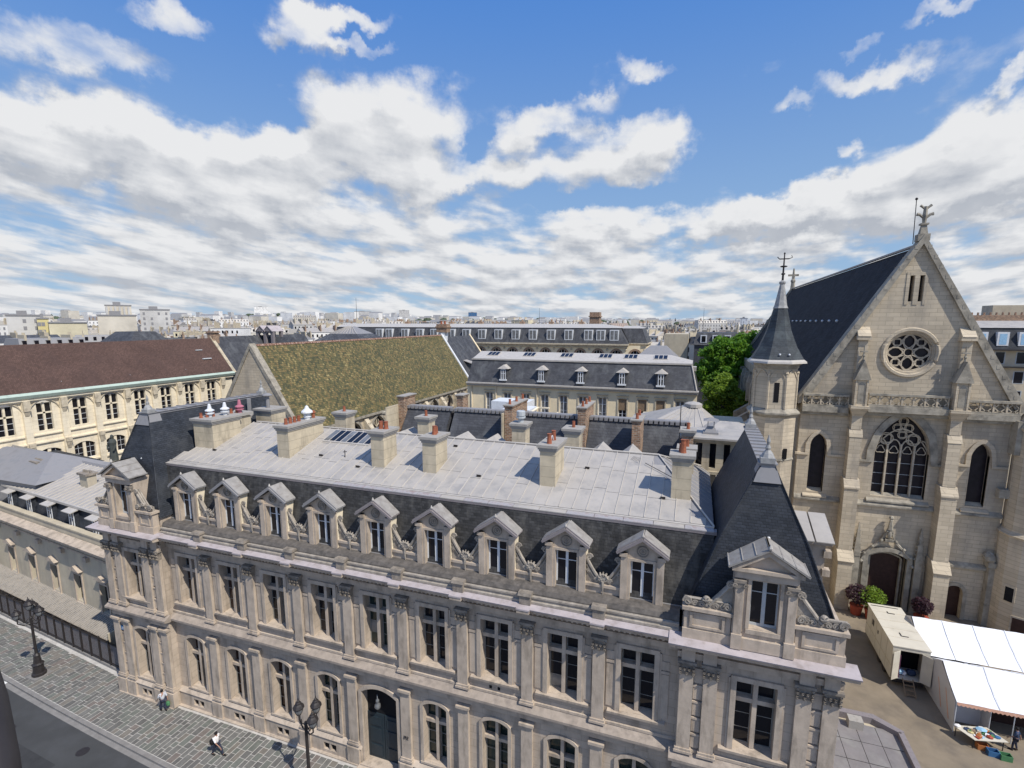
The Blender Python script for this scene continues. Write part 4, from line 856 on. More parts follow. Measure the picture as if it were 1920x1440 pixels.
# side block right of the steep roof
mb = MB(); mb.box(5.0, 6.1, 29.5, 31.3, 13.5, 16.9).box(4.7, 6.35, 29.2, 31.6, 16.9, 17.05); P('side_stair_block', mb, 'stone2', MAIN)
for a, b in ((4.75, 5.5), (5.58, 6.4)): mb = MB(); mb.hexa([(a, 29.1, 17.05), (b, 29.1, 17.05), (b, 31.7, 17.05), (a, 31.7, 17.05)], [(a, 29.1, 17.1), (b, 29.1, 17.1), (b, 31.7, 17.75), (a, 31.7, 17.75)]); P('side_zinc_roof', mb, 'zinc', MAIN)
mb = MB()
for z in (15.2, 16.2): mb.box(6.0, 6.35, 29.3, 29.7, z, z + .35)
P('side_quoin', mb, 'stone2', MAIN)
# ================================================================ roofs behind the long building
RB = T('courtyard_building', 'slate-roofed range behind the palace wing with brick party-wall chimneys on its ridge', 'building', (-12, 42, 0))
mb = MB(); mb.box(-25.5, -.9, 38.9, 46.5, 0, 15.5); P('wall', mb, 'cream', RB)
BX = [(-25.6, -21.2), (-20.8, -15.2), (-14.6, -9.3), (-8.6, -4.9), (-4.3, -.9)]
for i, (a, b) in enumerate(BX):
    mb = MB(); mb.prism([(38.5, 15.2), (42, 20.35), (42.4, 20.35), (46.8, 15.2)], a, b)
    o = P('slate_roof', mb, 'slatebk', RB)
    q = MB(); q.box(a, b, 41.85, 42.5, 20.36, 20.46); x = a
    while x < b: q.box(x, x + .28, 41.7, 41.86, 20.18, 20.42); x += .4
    P('zinc_ridge', q, 'zincdk', o)
    q = MB(); q.blob(((a + b) / 2 + 1.4, 40.3, 18.0), (.12, .1, .1), 5); P('roof_vent', q, 'white', o)
def party(x, w, y0, y1, zt, np_, z0=13):
    q = MB(); q.box(x, x + w, y0, y1, z0, zt - .14).box(x - .06, x + w + .06, y0 - .06, y1 + .06, zt - .14, zt)
    o = P('brick_chimney', q, 'brick', RB)
    q = MB(); q.box(x - .12, x + w + .12, y0 - .12, y1 + .12, zt, zt + .09); P('chimney_cap', q, 'capstone', o)
    for i in range(np_): I('chimney_pot', 'pot10', pot(.42, .12), 'terra', o, (x + w / 2, y0 + .4 + (y1 - y0 - .7) * i / max(1, np_ - 1), zt + .09))
party(-26.2, .6, 41.2, 43.2, 21.3, 0); party(-21.15, .6, 43.0, 44.2, 21.4, 0); party(-15.2, .65, 39.6, 43.6, 21.3, 3); party(-9.25, .62, 40.2, 43.6, 21.35, 3); party(-4.85, .62, 38.7, 41.0, 20.9, 2)
mb = MB(); mb.box(-15.35, -15.25, 39.2, 43, 15, 20.7).box(-26.3, -26.21, 39.2, 43, 15, 20.6).box(-.95, -.75, 38.6, 43, 15.4, 20.2); P('party_wall', mb, 'chim', RB)
# terrace with plant between the ranges
TR = T('terrace_annex', 'low flat-roofed annex with white plant housing between slate roofs and cream range', 'building', (-24, 58, 0))
mb = MB(); mb.box(-33, -19, 50, 66, 0, 15.2); P('wall', mb, 'plaster', TR)
mb = MB(); mb.box(-33.2, -18.8, 49.8, 66.2, 15.2, 15.45); P('flat_roof', mb, 'zincdk', TR)
mb = MB(); mb.box(-25.5, -20.6, 62.2, 65.4, 15.5, 17.9); P('plant_housing', mb, 'white', TR)
mb = MB(); mb.box(-22.6, -19.2, 58.6, 61.8, 15.5, 17.6); P('white_box', mb, 'white', TR)
mb = MB(); mb.box(-34.8, -28.8, 52, 56.5, 0, 17.4).box(-35.1, -28.4, 51.7, 56.8, 17.4, 17.6); P('stair_head', mb, 'plaster', TR)
mb = MB(); mb.box(-27.1, -25.6, 53.5, 54.6, 15.5, 17.3).box(-23.6, -22.7, 52.5, 53.1, 15.5, 17); P('vent_stack', mb, 'wood', TR)
mb = MB(); mb.tube([(-19.1, 50, 15.5), (-19.1, 50, 16.6), (-19.1, 62, 17.4), (-17.6, 62, 17.4)], .12, 5).tube([(-18.4, 50, 16.0), (-16.6, 56, 16.9), (-16.5, 62, 16.9)], .12, 5)
for y in (51, 54, 57, 60): mb.tube([(-19.1, y, 15.4), (-19.1, y, 16.9)], .06, 4)
P('escape_stair_rail', mb, 'cream', TR)
mb = MB(); mb.tube([(-26.9 + 1.1 * math.cos(a), 54, 16.6 + 1.1 * math.sin(a)) for a in [PI * i / 8 for i in range(9)]], .16, 6); P('bent_duct', mb, 'zinc2', TR)
q = MB(); q.lathe([(.5, 0), (.5, .5), (.62, .6), (.05, .9)], -23.8, 57.5, 10).shift((0, 0, 15.45)); P('roof_fan', q, 'zinc2', TR)
# low zinc roofs near the chapel
ZB = T('zinc_roof_annex', 'low annex under pale hipped zinc roofs between cream range and church turret', 'building', (-1, 52, 0))
mb = MB(); mb.box(-6, 4.2, 47.2, 60, 0, 18.0); P('wall', mb, 'plaster', ZB)
def hip(a, b, c, d, z0, z1, rx0, rx1, ry, m='zinc'):
    q = MB(); A, B, C_, D_ = (a, c, z0), (b, c, z0), (b, d, z0), (a, d, z0); E_, F_ = (rx0, ry, z1), (rx1, ry, z1)
    return q.quad(A, B, F_, E_).quad(B, C_, F_).quad(C_, D_, E_, F_).quad(D_, A, E_).quad(D_, C_, B, A)
hq = hip(-6.6, 1.6, 46.8, 58, 18.0, 20.3, -1.2, -.2, 52); o = P('hipped_zinc_roof', hq, 'zinc', ZB)
mb = MB(); mb.lathe([(.8, 20.1), (.8, 20.4), (.6, 20.5), (.1, 20.6)], -.7, 52, 10); P('round_zinc_cap', mb, 'zinc', o)
mb = MB()
for i in range(1, 8): x = -6.6 + 8.2 * i / 8; mb.tube([(x, 46.8, 18.05), (-.7 + (x + 2.5) * .1, 52, 20.32)], .03, 4)
P('seams', mb, 'zinc2', o)
mb = hip(-.3, 4.6, 44.5, 51.0, 18.6, 19.6, 1.5, 3, 48); P('small_zinc_roof', mb, 'zinc', ZB)
mb = MB(); mb.box(.9, 4.4, 44.2, 47.6, 12, 18.9).box(.7, 4.6, 44.0, 47.8, 18.9, 19.0); P('rooflight_box', mb, 'zincdk', ZB)

# ================================================================ refectory with the mottled roof
RF = T('refectory', 'medieval hall with a steep mottled green and ochre tiled roof and stone gable', 'building', (-63.1, 60, 0))
xr, zr_, xe, xw, ze, y0, y1 = -63.1, 24.3, -54.9, -71.3, 12.1, 60.0, 121.0
mb = MB(); mb.slab([(xe + .35, y0 + .6, ze - .4), (xe + .35, y1, ze - .4), (xr, y1, zr_), (xr, y0 + .6, zr_)], .2); mb.slab([(xr, y0 + .6, zr_), (xr, y1, zr_), (xw - .35, y1, ze - .4), (xw - .35, y0 + .6, ze - .4)], .2)
P('tiled_roof', mb, 'greentile', RF)
mb = MB(); mb.prism([(xw, 0), (xe, 0), (xe, ze), (xr, zr_ - .1), (xw, ze)], y0, y0 + .7, 'y'); gw = P('gable_wall', mb, 'church', RF)
mb = MB()
for s, x in ((1, xe), (-1, xw)): mb.prism([(xr, zr_ + .55), (x + s * .7, ze - .75), (x + s * .2, ze - 1.2), (xr, zr_ - .2)], y0 - .12, y0 + 1.0, 'y')
P('gable_coping', mb, 'churchdk', RF)
mb = MB(); mb.prism([(-61.2 + .75 * math.cos(PI * i / 8), 15.9 + .75 * math.sin(PI * i / 8)) for i in range(9)], y0 - .05, y0 - .002, 'y'); P('gable_opening', mb, 'brown', RF)
mb = MB(); band(mb, (0, y0, 0), EX, EY, [(-61.2 + .75 * math.cos(PI * i / 8), 15.9 + .75 * math.sin(PI * i / 8)) for i in range(8, -1, -1)], .3, -.1, 0); P('opening_arch', mb, 'churchdk', RF)
mb = MB(); mb.box(xw, xw + .5, y0 + .7, y1, 0, ze - .2)
aops = [(y0 + 3.5 + 7.1 * i, y0 + 7.6 + 7.1 * i, 4, 11.2, 'point', 2.4) for i in range(8)]
wall(mb, (xe, 0, 0), EY, -EX, y0 + .7, y1, 0, ze - .1, aops, .6); P('side_wall', mb, 'church', RF)
for op in aops:
    q = MB(); band(q, (xe, 0, 0), EY, -EX, [p for p in arch_pts(op, 12)], .45, -.22, 0); fr = P('window_arch', q, 'churchdk', RF)
    q = MB(); q.prism([(p[0], p[1]) for p in outline(op, 12)], xe - .56, xe - .5); P('window_glazing', q, 'stained', fr)
    q = MB(); q.box(xe - .5, xe - .25, (op[0] + op[1]) / 2 - .1, (op[0] + op[1]) / 2 + .1, 4, 11); cy_, cz_ = (op[0] + op[1]) / 2, 9.9; q.tube([(xe - .35, cy_ + .7 * math.cos(a), cz_ + .7 * math.sin(a)) for a in [2 * PI * i / 12 for i in range(12)]], .09, 4, True); P('tracery', q, 'creamdk', fr)
for i in range(9):
    y = y0 + 1.7 + 7.1 * i
    I('buttress', 'rfb', lambda: MB().box(0, 1.5, -.55, .55, 0, 9.6).prism([(0, 9.6), (1.5, 9.6), (0, 11.6)], -.55, .55, 'y').box(.2, 1.0, -.35, .35, 9.6, 10.6), 'creamdk', RF, (xe, y, 0))
mb = MB(); mb.box(xe - .1, xe + .55, y0 + 1, y1, ze - .55, ze - .15); P('stone_gutter', mb, 'churchdk', RF)
mb = MB(); y = y0 + 1.1
while y < y1: mb.lathe([(.20, 0), (.16, .36)], 0, 0, 6) if False else None; mb.prism([(xr - .24, zr_ + .12), (xr + .24, zr_ + .12), (xr + .1, zr_ + .42), (xr - .1, zr_ + .42)], y, y + .44, 'y'); y += .5
tagm(P('ridge_tiles', mb, 'ridge', RF), kind='stuff')
# its slate continuation with two dormers, and the red-capped chimney
mb = MB(); mb.box(xr - .8, xr + .8, y1 + .6, y1 + 2.2, 20, zr_ + 1.0); c0 = P('chimney_stack', mb, 'white', RF)
mb = MB(); mb.box(xr - 1.5, xr + 1.5, y1 + .4, y1 + 2.4, zr_ + 1.0, zr_ + 3.1).box(xr - 1.7, xr + 1.7, y1 + .2, y1 + 2.6, zr_ + 2.2, zr_ + 2.5); P('brick_head', mb, 'brick', c0)
for dx in (-.5, .5): I('chimney_pot', 'potB', pot(.8, .3), 'terra', c0, (xr + dx, y1 + 1.4, zr_ + 3.1))
mb = MB(); mb.prism([(xr, zr_ + .7), (xe + .5, ze + .2), (xe + .1, ze - .4), (xr, zr_ + .1)], y1, y1 + .7, 'y'); P('white_coping', mb, 'white', RF)
mb = MB(); mb.slab([(xe + .2, y1 + .7, ze - .1), (xe + .2, y1 + 18, ze - .1), (xr, y1 + 18, zr_ - .3), (xr, y1 + .7, zr_ - .3)], .15); P('slate_roof', mb, 'slatebk', RF)
mb = MB(); mb.box(xw, xe - .1, y1, y1 + 18, 0, ze - .2).prism([(xr, zr_ + .2), (xe + .5, ze + .1), (xe + .1, ze - .4), (xr, zr_ - .4)], y1 + 17.6, y1 + 18.2, 'y'); P('end_block', mb, 'cream2', RF)
for y in (y1 + 5, y1 + 10.5):
    z = 15.5; q = MB(); q.box(-59.5, -56.2, y - 1.0, y + 1.0, z - 1.4, z + 1.6); o = P('slate_dormer', q, 'slatebk', RF)
    q = MB(); q.slab([(-55.9, y - 1.4, z + 1.5), (-55.9, y + 1.4, z + 1.5), (-59.6, y + 1.2, z + 2.6), (-59.6, y - 1.2, z + 2.6)], .15); P('dormer_roof', q, 'zinc', o)
    q = MB(); q.box(-56.19, -56.12, y - .6, y + .6, z - .9, z + 1.2); P('window', q, 'greyp', o)
EB = T('arcaded_annex', 'small cream annex with two tall arched openings at the end of the tiled hall', 'building', (-52, 124, 0))
mb = MB(); mb.box(-55, -49.5, 123.5, 130, 0, 12.2); P('wall', mb, 'cream2', EB)
mb = MB(); mb.box(-55.2, -49.2, 123.2, 130.2, 12.2, 12.6).box(-55.1, -49.4, 123.38, 123.5, 9.9, 10.2); P('cornice', mb, 'creamdk', EB)
for x in (-53.6, -51.0): q = MB(); q.prism([(x - .8, 3), (x + .8, 3)] + [(x + .8 * math.cos(PI * i / 8), 8 + .8 * math.sin(PI * i / 8)) for i in range(9)], 123.44, 123.497, 'y'); P('arched_opening', q, 'glass', EB)

# ================================================================ left wing with the brown roof
LW = T('library_wing', 'cream arcaded wing with brown tiled roof and verdigris gutter at the far left', 'building', (-80, 50, 0))
wx, wz, wr = -80.0, 19.0, 25.0
WY = [34.2 + 4.12 * i for i in range(9)]; wy0, wy1 = 22, 71.5
mb = MB()
wall(mb, (wx, 0, 0), EY, -EX, wy0, wy1, 12.9, wz - .3, [(y - .85, y + .85, 14.1, 17.98, 'seg') for y in WY], .35)
wall(mb, (wx, 0, 0), EY, -EX, wy0, wy1, 0, 12.9, [(y - 1.3, y + 1.3, 9.3, 11.7, 'seg') for y in WY], .3)
mb.box(wx - 9, wx - .5, wy1 - .4, wy1, 0, wz).prism([(wx - 9, wz), (wx, wz), (wx - 4.5, wr)], wy1 - .4, wy1, 'y'); P('wall', mb, 'cream', LW)
mb = MB(); mb.slab([(wx + .5, wy0, wz - .1), (wx + .5, wy1, wz - .1), (wx - 4.5, wy1, wr), (wx - 4.5, wy0, wr)], .12); mb.slab([(wx - 4.5, wy0, wr), (wx - 4.5, wy1, wr), (wx - 9.5, wy1, wz - .1), (wx - 9.5, wy0, wz - .1)], .12); ro = P('brown_tiled_roof', mb, 'brown', LW)
mb = MB()
for i in range(16):
    f = (.2, .42, .66, .82)[i % 4]; y = 36 + 2.25 * i; mb.blob((wx + .5 - 5 * f, y, wz + .12 + 5.1 * f), (.13, .13, .12), 4)
tagm(P('snow_hooks', mb, 'white', ro), kind='stuff')
mb = MB(); mb.box(wx - 1.6, wx - 1.3, 67.2, 68.8, 21.6, 21.75).box(wx - 2.9, wx - 2.6, 67, 68.2, 23.1, 23.2); P('roof_slots', mb, 'white', ro)
mb = MB(); mb.prism([(wx + .55, wz - .5), (wx + .75, wz - .1), (wx + .55, wz + .1), (wx + .1, wz + .42), (wx - .05, wz + .2), (wx, wz - .5)], wy0, wy1 + .2, 'y'); P('copper_gutter', mb, 'copper', LW)
mb = MB(); mb.box(wx + .001, wx + .4, wy0, wy1, wz - .8, wz - .5).box(wx + .001, wx + .25, wy0, wy1, wz - 1.0, wz - .8); P('eaves_cornice', mb, 'cream', LW)
mb = MB(); mb.prism([(wx + .6, wz), (wx - 4.5, wr + .5), (wx - 4.5, wr - .2), (wx, wz - .5)], wy1, wy1 + .6, 'y'); P('gable_coping', mb, 'chim', LW)
mb = MB(); mb.box(wx - 5.2, wx - 3.8, wy1 + .1, wy1 + 1.4, wr - 1, wr + 1.0).box(wx - 5.4, wx - 3.6, wy1, wy1 + 1.6, wr + 1.0, wr + 1.3); P('brick_chimney', mb, 'brick', LW)
WE = [y + 2.06 for y in WY]
for y in [WY[0] - 2.06] + WE:
    I('pier', 'lwp', lambda: MB().box(.001, .34, -.38, .38, 0, 18.1), 'cream', LW, (wx, y, 0))
    I('carved_bracket', 'lwb', lambda: MB().box(.001, .62, -.36, .36, 17.3, 18.2).frus((.001, .62, -.36, .36), 16.9, (.001, .62, -.36, .36), 17.3).frus((.001, .35, -.2, .2), 16.2, (.001, .58, -.33, .33), 16.95), 'creamdk', LW, (wx, y, 0))
    I('carved_bracket', 'lwb2', lambda: MB().box(.34, .66, -.34, .34, 12.2, 12.75).frus((.34, .42, -.2, .2), 11.3, (.34, .62, -.32, .32), 12.2), 'creamdk', LW, (wx, y, 0))
for y in WY:
    I('relieving_arch', 'lwa', lambda: band(MB(), (0, 0, 0), EY, -EX, [(1.72 * math.cos(PI * i / 14), 16.35 + 1.72 * math.sin(PI * i / 14)) for i in range(14, -1, -1)], .12, -.16, -.001), 'creamdk', LW, (wx, y, 0))
    o = I('arched_window', 'lww', lambda: MB().box(-.28, -.12, -.85, .85, 16.3, 16.5).box(-.28, -.12, -.12, .12, 14.1, 17.75).box(.001, .2, -1.6, 1.6, 13.55, 13.72), 'cream', LW, (wx, y, 0))
    for s in (-1, 1):
        for z, h in ((14.12, .7), (14.84, .7), (15.56, .72), (16.52, 1.15)): I('pane', ('lwpn', h), lambda: MB().box(0, .01, -.33, .33, 0, h), 'glass', o, (-.3, s * .47, z))
        I('window_bars', 'lwbar', lambda: MB().box(-.28, -.26, -.36, .36, 14.8, 14.85).box(-.28, -.26, -.36, .36, 15.52, 15.57), 'white', o, (0, s * .47, 0))
    o = I('lower_window', 'lwl', lambda: MB().box(-.25, -.1, -.18, .18, 9.3, 11.7).box(.001, .22, -1.7, 1.7, 8.9, 9.1).box(.001, .22, -1.7, 1.7, 12.5, 12.7), 'cream', LW, (wx, y, 0))
    for s in (-1, 1):
        I('pane', 'lwpn2', lambda: MB().box(0, .01, -.56, .56, 0, 2.2), 'glass', o, (-.28, s * .74, 9.35))
        I('window_bars', 'lwbar2', lambda: MB().box(-.25, -.22, -.58, .58, 9.3, 9.37).box(-.25, -.23, -.02, .02, 9.37, 11.5).box(-.25, -.23, -.56, .56, 10.05, 10.09).box(-.25, -.23, -.56, .56, 10.8, 10.84), 'white', o, (0, s * .74, 0))
for y in (WY[2] + 2.4, WY[4] + 2.5): I('downpipe', 'dp_', lambda: MB().tube([(.3, 0, 0), (.3, 0, 18)], .09, 6), 'cream', LW, (wx, y, 0))
mb = MB(); mb.lathe([(.05, 9.9), (.12, 10.0), (.22, 10.2), (.22, 10.6), (.05, 10.7)], wx + 1.1, WE[1] - .1, 8); P('wall_lamp', mb, 'white', LW)
mb = MB(); mb.slab([(wx - .3, wy1 + .6, 18.5), (wx - .3, 96, 18.5), (wx - 4.8, 96, 25.2), (wx - 4.8, wy1 + .6, 25.2)], .2).box(wx - 9, wx - .5, wy1, 96, 0, 18.4); mb.hexa([(wx - 4.8, 80, 18.5), (wx + 5, 80, 18.5), (wx + 5, 88, 18.5), (wx - 4.8, 88, 18.5)], [(wx - 4.8, 84, 25), (wx + 3, 84, 25), (wx + 3, 84.2, 25), (wx - 4.8, 84.2, 25)]); P('slate_end_roof', mb, 'slatebk', LW)
mb = MB(); mb.hexa([(wx - 30, 62, 20), (wx - 14, 62, 20), (wx - 14, 78, 20), (wx - 30, 78, 20)], [(wx - 24, 68, 26.2), (wx - 19, 68, 26.2), (wx - 19, 72, 26.2), (wx - 24, 72, 26.2)]).box(wx - 30, wx - 14, 62, 78, 0, 20); tagm(P('slate_pyramid_house', mb, 'slatebk'), 'house under a dark slate pyramid roof just behind the brown tiled ridge', 'house')
# belfry lantern standing beyond
BX0, BY0 = -82.85, 84.0
BF = T('belfry', 'dark open belfry with two gabled arched bays standing between the brown and mottled roofs', 'belfry', (BX0, BY0, 20))
mb = MB(); mb.box(BX0 - 2.3, BX0 + 2.3, BY0 - 1.4, BY0 + 1.4, 19, 22.2); P('base', mb, 'leaddk', BF)
for dx in (-1.9, 0, 1.9):
    for dy in (-1.1, 1.1): I('post', 'bfp', lambda: MB().box(-.3, .3, -.25, .25, 22.2, 26.2), 'leaddk', BF, (BX0 + dx, BY0 + dy, 0))
for dx in (-.95, .95):
    mb = MB(); band(mb, (0, BY0 - 1.1, 0), EX, EY, [(BX0 + dx + .65 * math.cos(PI * i / 8), 25.2 + .65 * math.sin(PI * i / 8)) for i in range(8, -1, -1)], .3, -.15, .2); mb.prism([(BX0 + dx - 1.15, 26.1), (BX0 + dx + 1.15, 26.1), (BX0 + dx, 27.1)], BY0 - 1.5, BY0 + 1.5, 'y'); P('gable', mb, 'leaddk', BF)
    mb = MB()
    for s_ in (-1, 1): mb.slab([(BX0 + dx + s_ * 1.25, BY0 - 1.6, 26.05), (BX0 + dx + s_ * 1.25, BY0 + 1.6, 26.05), (BX0 + dx, BY0 + 1.6, 27.2), (BX0 + dx, BY0 - 1.6, 27.2)], .1)
    P('roof', mb, 'lead', BF)
# ================================================================ low house on the street, left
LO = T('street_house', 'low cream house bending along the street, grey zinc roof and pedimented windows', 'building', (-42, 27.5, 0), -math.radians(7), local=True)
A = lambda s: -s        # local x runs right, s runs left
mb = MB(); WS = [6.4 + 4.33 * i for i in range(9)]
wall(mb, (0, 0, 0), EX, EY, -42, 1.4, 1.6, 8.5, [(-s - .62, -s + .62, 2.7, 5.35, 'rect') for s in WS], .35); wall(mb, (0, 0, 0), EX, EY, -42, 1.4, -1, 1.6, [], .3)
P('front_wall', mb, 'plaster', LO)
mb = MB(); mb.prism([(.0, 8.0), (-.25, 8.1), (-.3, 8.3), (-.75, 8.5), (-.8, 8.7), (0, 8.95)], -42, 1.4).prism([(0, 7.5), (-.1, 7.55), (-.1, 7.7), (0, 7.7)], -42, 1.4); P('cornice', mb, 'stone2', LO)
mb = MB(); mb.prism([(0, 1.6), (-.28, 1.68), (-.3, 1.85), (0, 2.05)], -42, 1.4); P('string_course', mb, 'string', LO)
mb = MB(); mb.box(-42, 1.4, .05, .5, 8.5, 9.5).box(-42, 1.4, -.02, .55, 9.5, 9.62); P('parapet', mb, 'plaster', LO)
mb = MB(); mb.quad((-42, .7, 9.3), (1.4, .7, 9.3), (1.4, 1.15, 11.3), (-42, 1.15, 11.3)); mb.box(-42, 1.4, 1.2, 11, 0, 11.2); P('slate_mansard', mb, 'slate', LO)
mb = MB(); mb.hexa([(-42, .9, 11.28), (1.4, .9, 11.28), (1.4, 6.2, 12.7), (-42, 6.2, 12.7)], [(-42, .9, 11.36), (1.4, .9, 11.36), (1.4, 6.2, 12.8), (-42, 6.2, 12.8)]); zz = P('zinc_roof', mb, 'zinc', LO); 
for i in range(60):
    x = -41.8 + .72 * i; I('standing_seam', 'lseam', lambda: MB().hexa([(-.03, .9, 11.36), (.03, .9, 11.36), (.03, 6.2, 12.8), (-.03, 6.2, 12.8)], [(-.02, .9, 11.45), (.02, .9, 11.45), (.02, 6.2, 12.89), (-.02, 6.2, 12.89)]), 'zinc2', zz, (x, 0, 0))
mb = MB(); mb.box(-42, 1.4, .78, 1.0, 11.2, 11.42); P('zinc_edge', mb, 'zinc2', LO)
mb = MB(); mb.prism([(6.2, 12.7), (6.4, 13.0), (10, 11.2), (6.2, 11.2)], -42, 1.4); P('rear_roof', mb, 'zincdk', LO)
for s in WS:
    I('pedimented_window', 'lop', lambda: MB().box(-.78, -.62, -.1, -.002, 2.6, 5.5).box(.62, .78, -.1, -.002, 2.6, 5.5).box(-.62, .62, -.1, -.002, 5.35, 5.5).box(-.85, .85, -.28, -.002, 5.72, 5.82).prism([(-.95, 5.82), (.95, 5.82), (0, 6.3)], -.38, -.002, 'y').prism([(-.86, 2.45), (.86, 2.45), (.86, 2.62), (-.86, 2.62)], -.16, .34, 'y'), 'stone2', LO, (-s, 0, 0))
    mb = MB(); mb.box(-s - .62, -s + .62, .3, .34, 2.7, 5.35); P('window_pane', mb, 'glass', LO)
for s in [7.9 + 4.05 * i for i in range(9)]:
    o = I('dormer', 'lod', lambda: MB().box(-.55, .55, .62, 1.15, 9.35, 11.0), 'slate', LO, (-s, 0, 0))
    I('hood', 'loh', lambda: MB().hexa([(-.8, .15, 10.95), (.8, .15, 10.95), (.8, 1.15, 11.15), (-.8, 1.15, 11.15)], [(-.8, .15, 11.02), (.8, .15, 11.02), (.8, 1.15, 11.25), (-.8, 1.15, 11.25)]), 'zinc2', o)
    I('window', 'lowi', lambda: MB().box(-.42, .42, .585, .6, 9.55, 10.95), 'glass', o)
    I('window_frame', 'lowf', lambda: MB().box(-.46, -.36, .54, .584, 9.5, 10.95).box(.36, .46, .54, .584, 9.5, 10.95).box(-.05, .05, .54, .584, 9.5, 10.95).box(-.36, .36, .55, .583, 10.3, 10.34).box(-.6, .6, .45, .584, 9.38, 9.48), 'white', o)
mb = MB(); mb.box(-42, 1.4, .56, .7, 9.25, 9.4); P('gutter', mb, 'zincdk', LO)
for s in (28.6, 25.0, 15.2):
    o = P('chimney', MB().box(-s - .7, -s + .7, 3.2, 4.0, 11.8, 13.2), 'plaster', LO); q = MB(); q.box(-s - .85, -s + .85, 3.05, 4.15, 13.2, 13.4)
    for i in range(5): q.lathe([(.12, 13.4), (.1, 13.62)], -s - .6 + .3 * i, 3.6, 6)
    P('capped_pots', q, 'weath', o)
for s in WS: I('wall_anchor', 'anch', lambda: MB().box(-.15, .15, -.3, -.05, 1.15, 1.55), 'weath', LO, (-s + 2.1, 0, 0)); I('cornice_bracket', 'anch2', lambda: MB().box(-.3, .3, -.3, -.003, 7.1, 7.5), 'stone2', LO, (-s + 2.1, 0, 0))
# fence and lean-to in front
FE = T('iron_fence', 'dark iron railing panels along the pavement in front of the low cream house', 'fence', (-42, 25.5, 0), -math.radians(5.6), local=True)
mb = MB(); mb.box(-28, .6, -.1, .15, .1, .35); P('fence_kerb', mb, 'kerb', FE)
for z, nm in ((.5, 'bottom_rail'), (2.25, 'top_rail')):
    mb = MB(); mb.box(-28, .5, -.03, .04, z, z + .07); P(nm, mb, 'iron', FE)
for i in range(21): I('post', 'fpost', lambda: MB().box(-.05, .05, -.06, .06, .1, 2.45).blob((0, 0, 2.5), .07, 4), 'iron', FE, (.4 - 1.4 * i, 0, 0))
mb = MB()
for i in range(200): mb.box(.33 - .14 * i, .35 - .14 * i, -.01, .01, .2, 2.48)
P('pickets', mb, 'iron', FE, kind='stuff')
mb = MB(); mb.box(-28, .4, .05, .07, .35, 2.2); P('backing_sheet', mb, 'zincold', FE)
LT = T('lean_to_roof', 'corrugated lean-to roof with pale ribs between the fence and low cream house', 'roof', (-42, 26, 0), -math.radians(6.5), local=True)
mb = MB(); mb.slab([(-30, -.15, 1.95), (-3.4, -.15, 1.95), (-3.4, 2.0, 2.7), (-30, 2.0, 2.7)], .06); P('roof_sheet', mb, 'weath', LT)
for i in range(95): I('rib', 'ltr', lambda: MB().hexa([(-.04, -.15, 2.0), (.04, -.15, 2.0), (.04, 2, 2.75), (-.04, 2, 2.75)], [(-.03, -.15, 2.07), (.03, -.15, 2.07), (.03, 2, 2.82), (-.03, 2, 2.82)]), 'capstone', LT, (-29.9 + .28 * i, 0, 0))
mb = MB(); mb.box(-3.4, -3.25, -.1, 2.0, -.5, 2.6); P('end_wall', mb, 'plaster', LT)
# roofs and statue between
mb = MB(); mb.box(-74, -62.4, 31.5, 39, 0, 12.0).hexa([(-74.3, 31.2, 12.0), (-61.8, 31.2, 12.0), (-61.8, 39.4, 12.0), (-74.3, 39.4, 12.0)], [(-74.3, 35.0, 14.0), (-65.5, 35.0, 14.0), (-65.5, 35.4, 14.0), (-74.3, 35.4, 14.0)])
tagm(P('grey_roofed_outbuilding', mb, 'zincdk'), 'outbuilding under a smooth grey hipped roof behind the low street house', 'building')
ST = T('statue', 'dark bronze figure standing on a pale stone pedestal before the arcaded wing', 'statue', (-63.8, 40, 0))
mb = MB(); mb.box(-64.5, -63.1, 39.3, 40.7, 0, 11.9).box(-64.7, -62.9, 39.1, 40.9, 11.9, 12.15); P('pedestal', mb, 'plaster', ST)
mb = MB(); mb.lathe([(.45, 12.15), (.42, 12.8), (.34, 13.4), (.36, 13.9), (.42, 14.3), (.30, 14.6), (.12, 14.7), (.13, 14.75), (.17, 14.9), (.15, 15.1), (.04, 15.2)], -63.8, 40, 10).tube([(-64.15, 40, 14.4), (-64.4, 39.8, 13.9), (-64.1, 39.6, 13.5)], .1, 6).tube([(-63.45, 40, 14.4), (-63.2, 39.9, 13.9), (-63.3, 39.7, 13.4)], .1, 6); P('figure', mb, 'statue', ST)

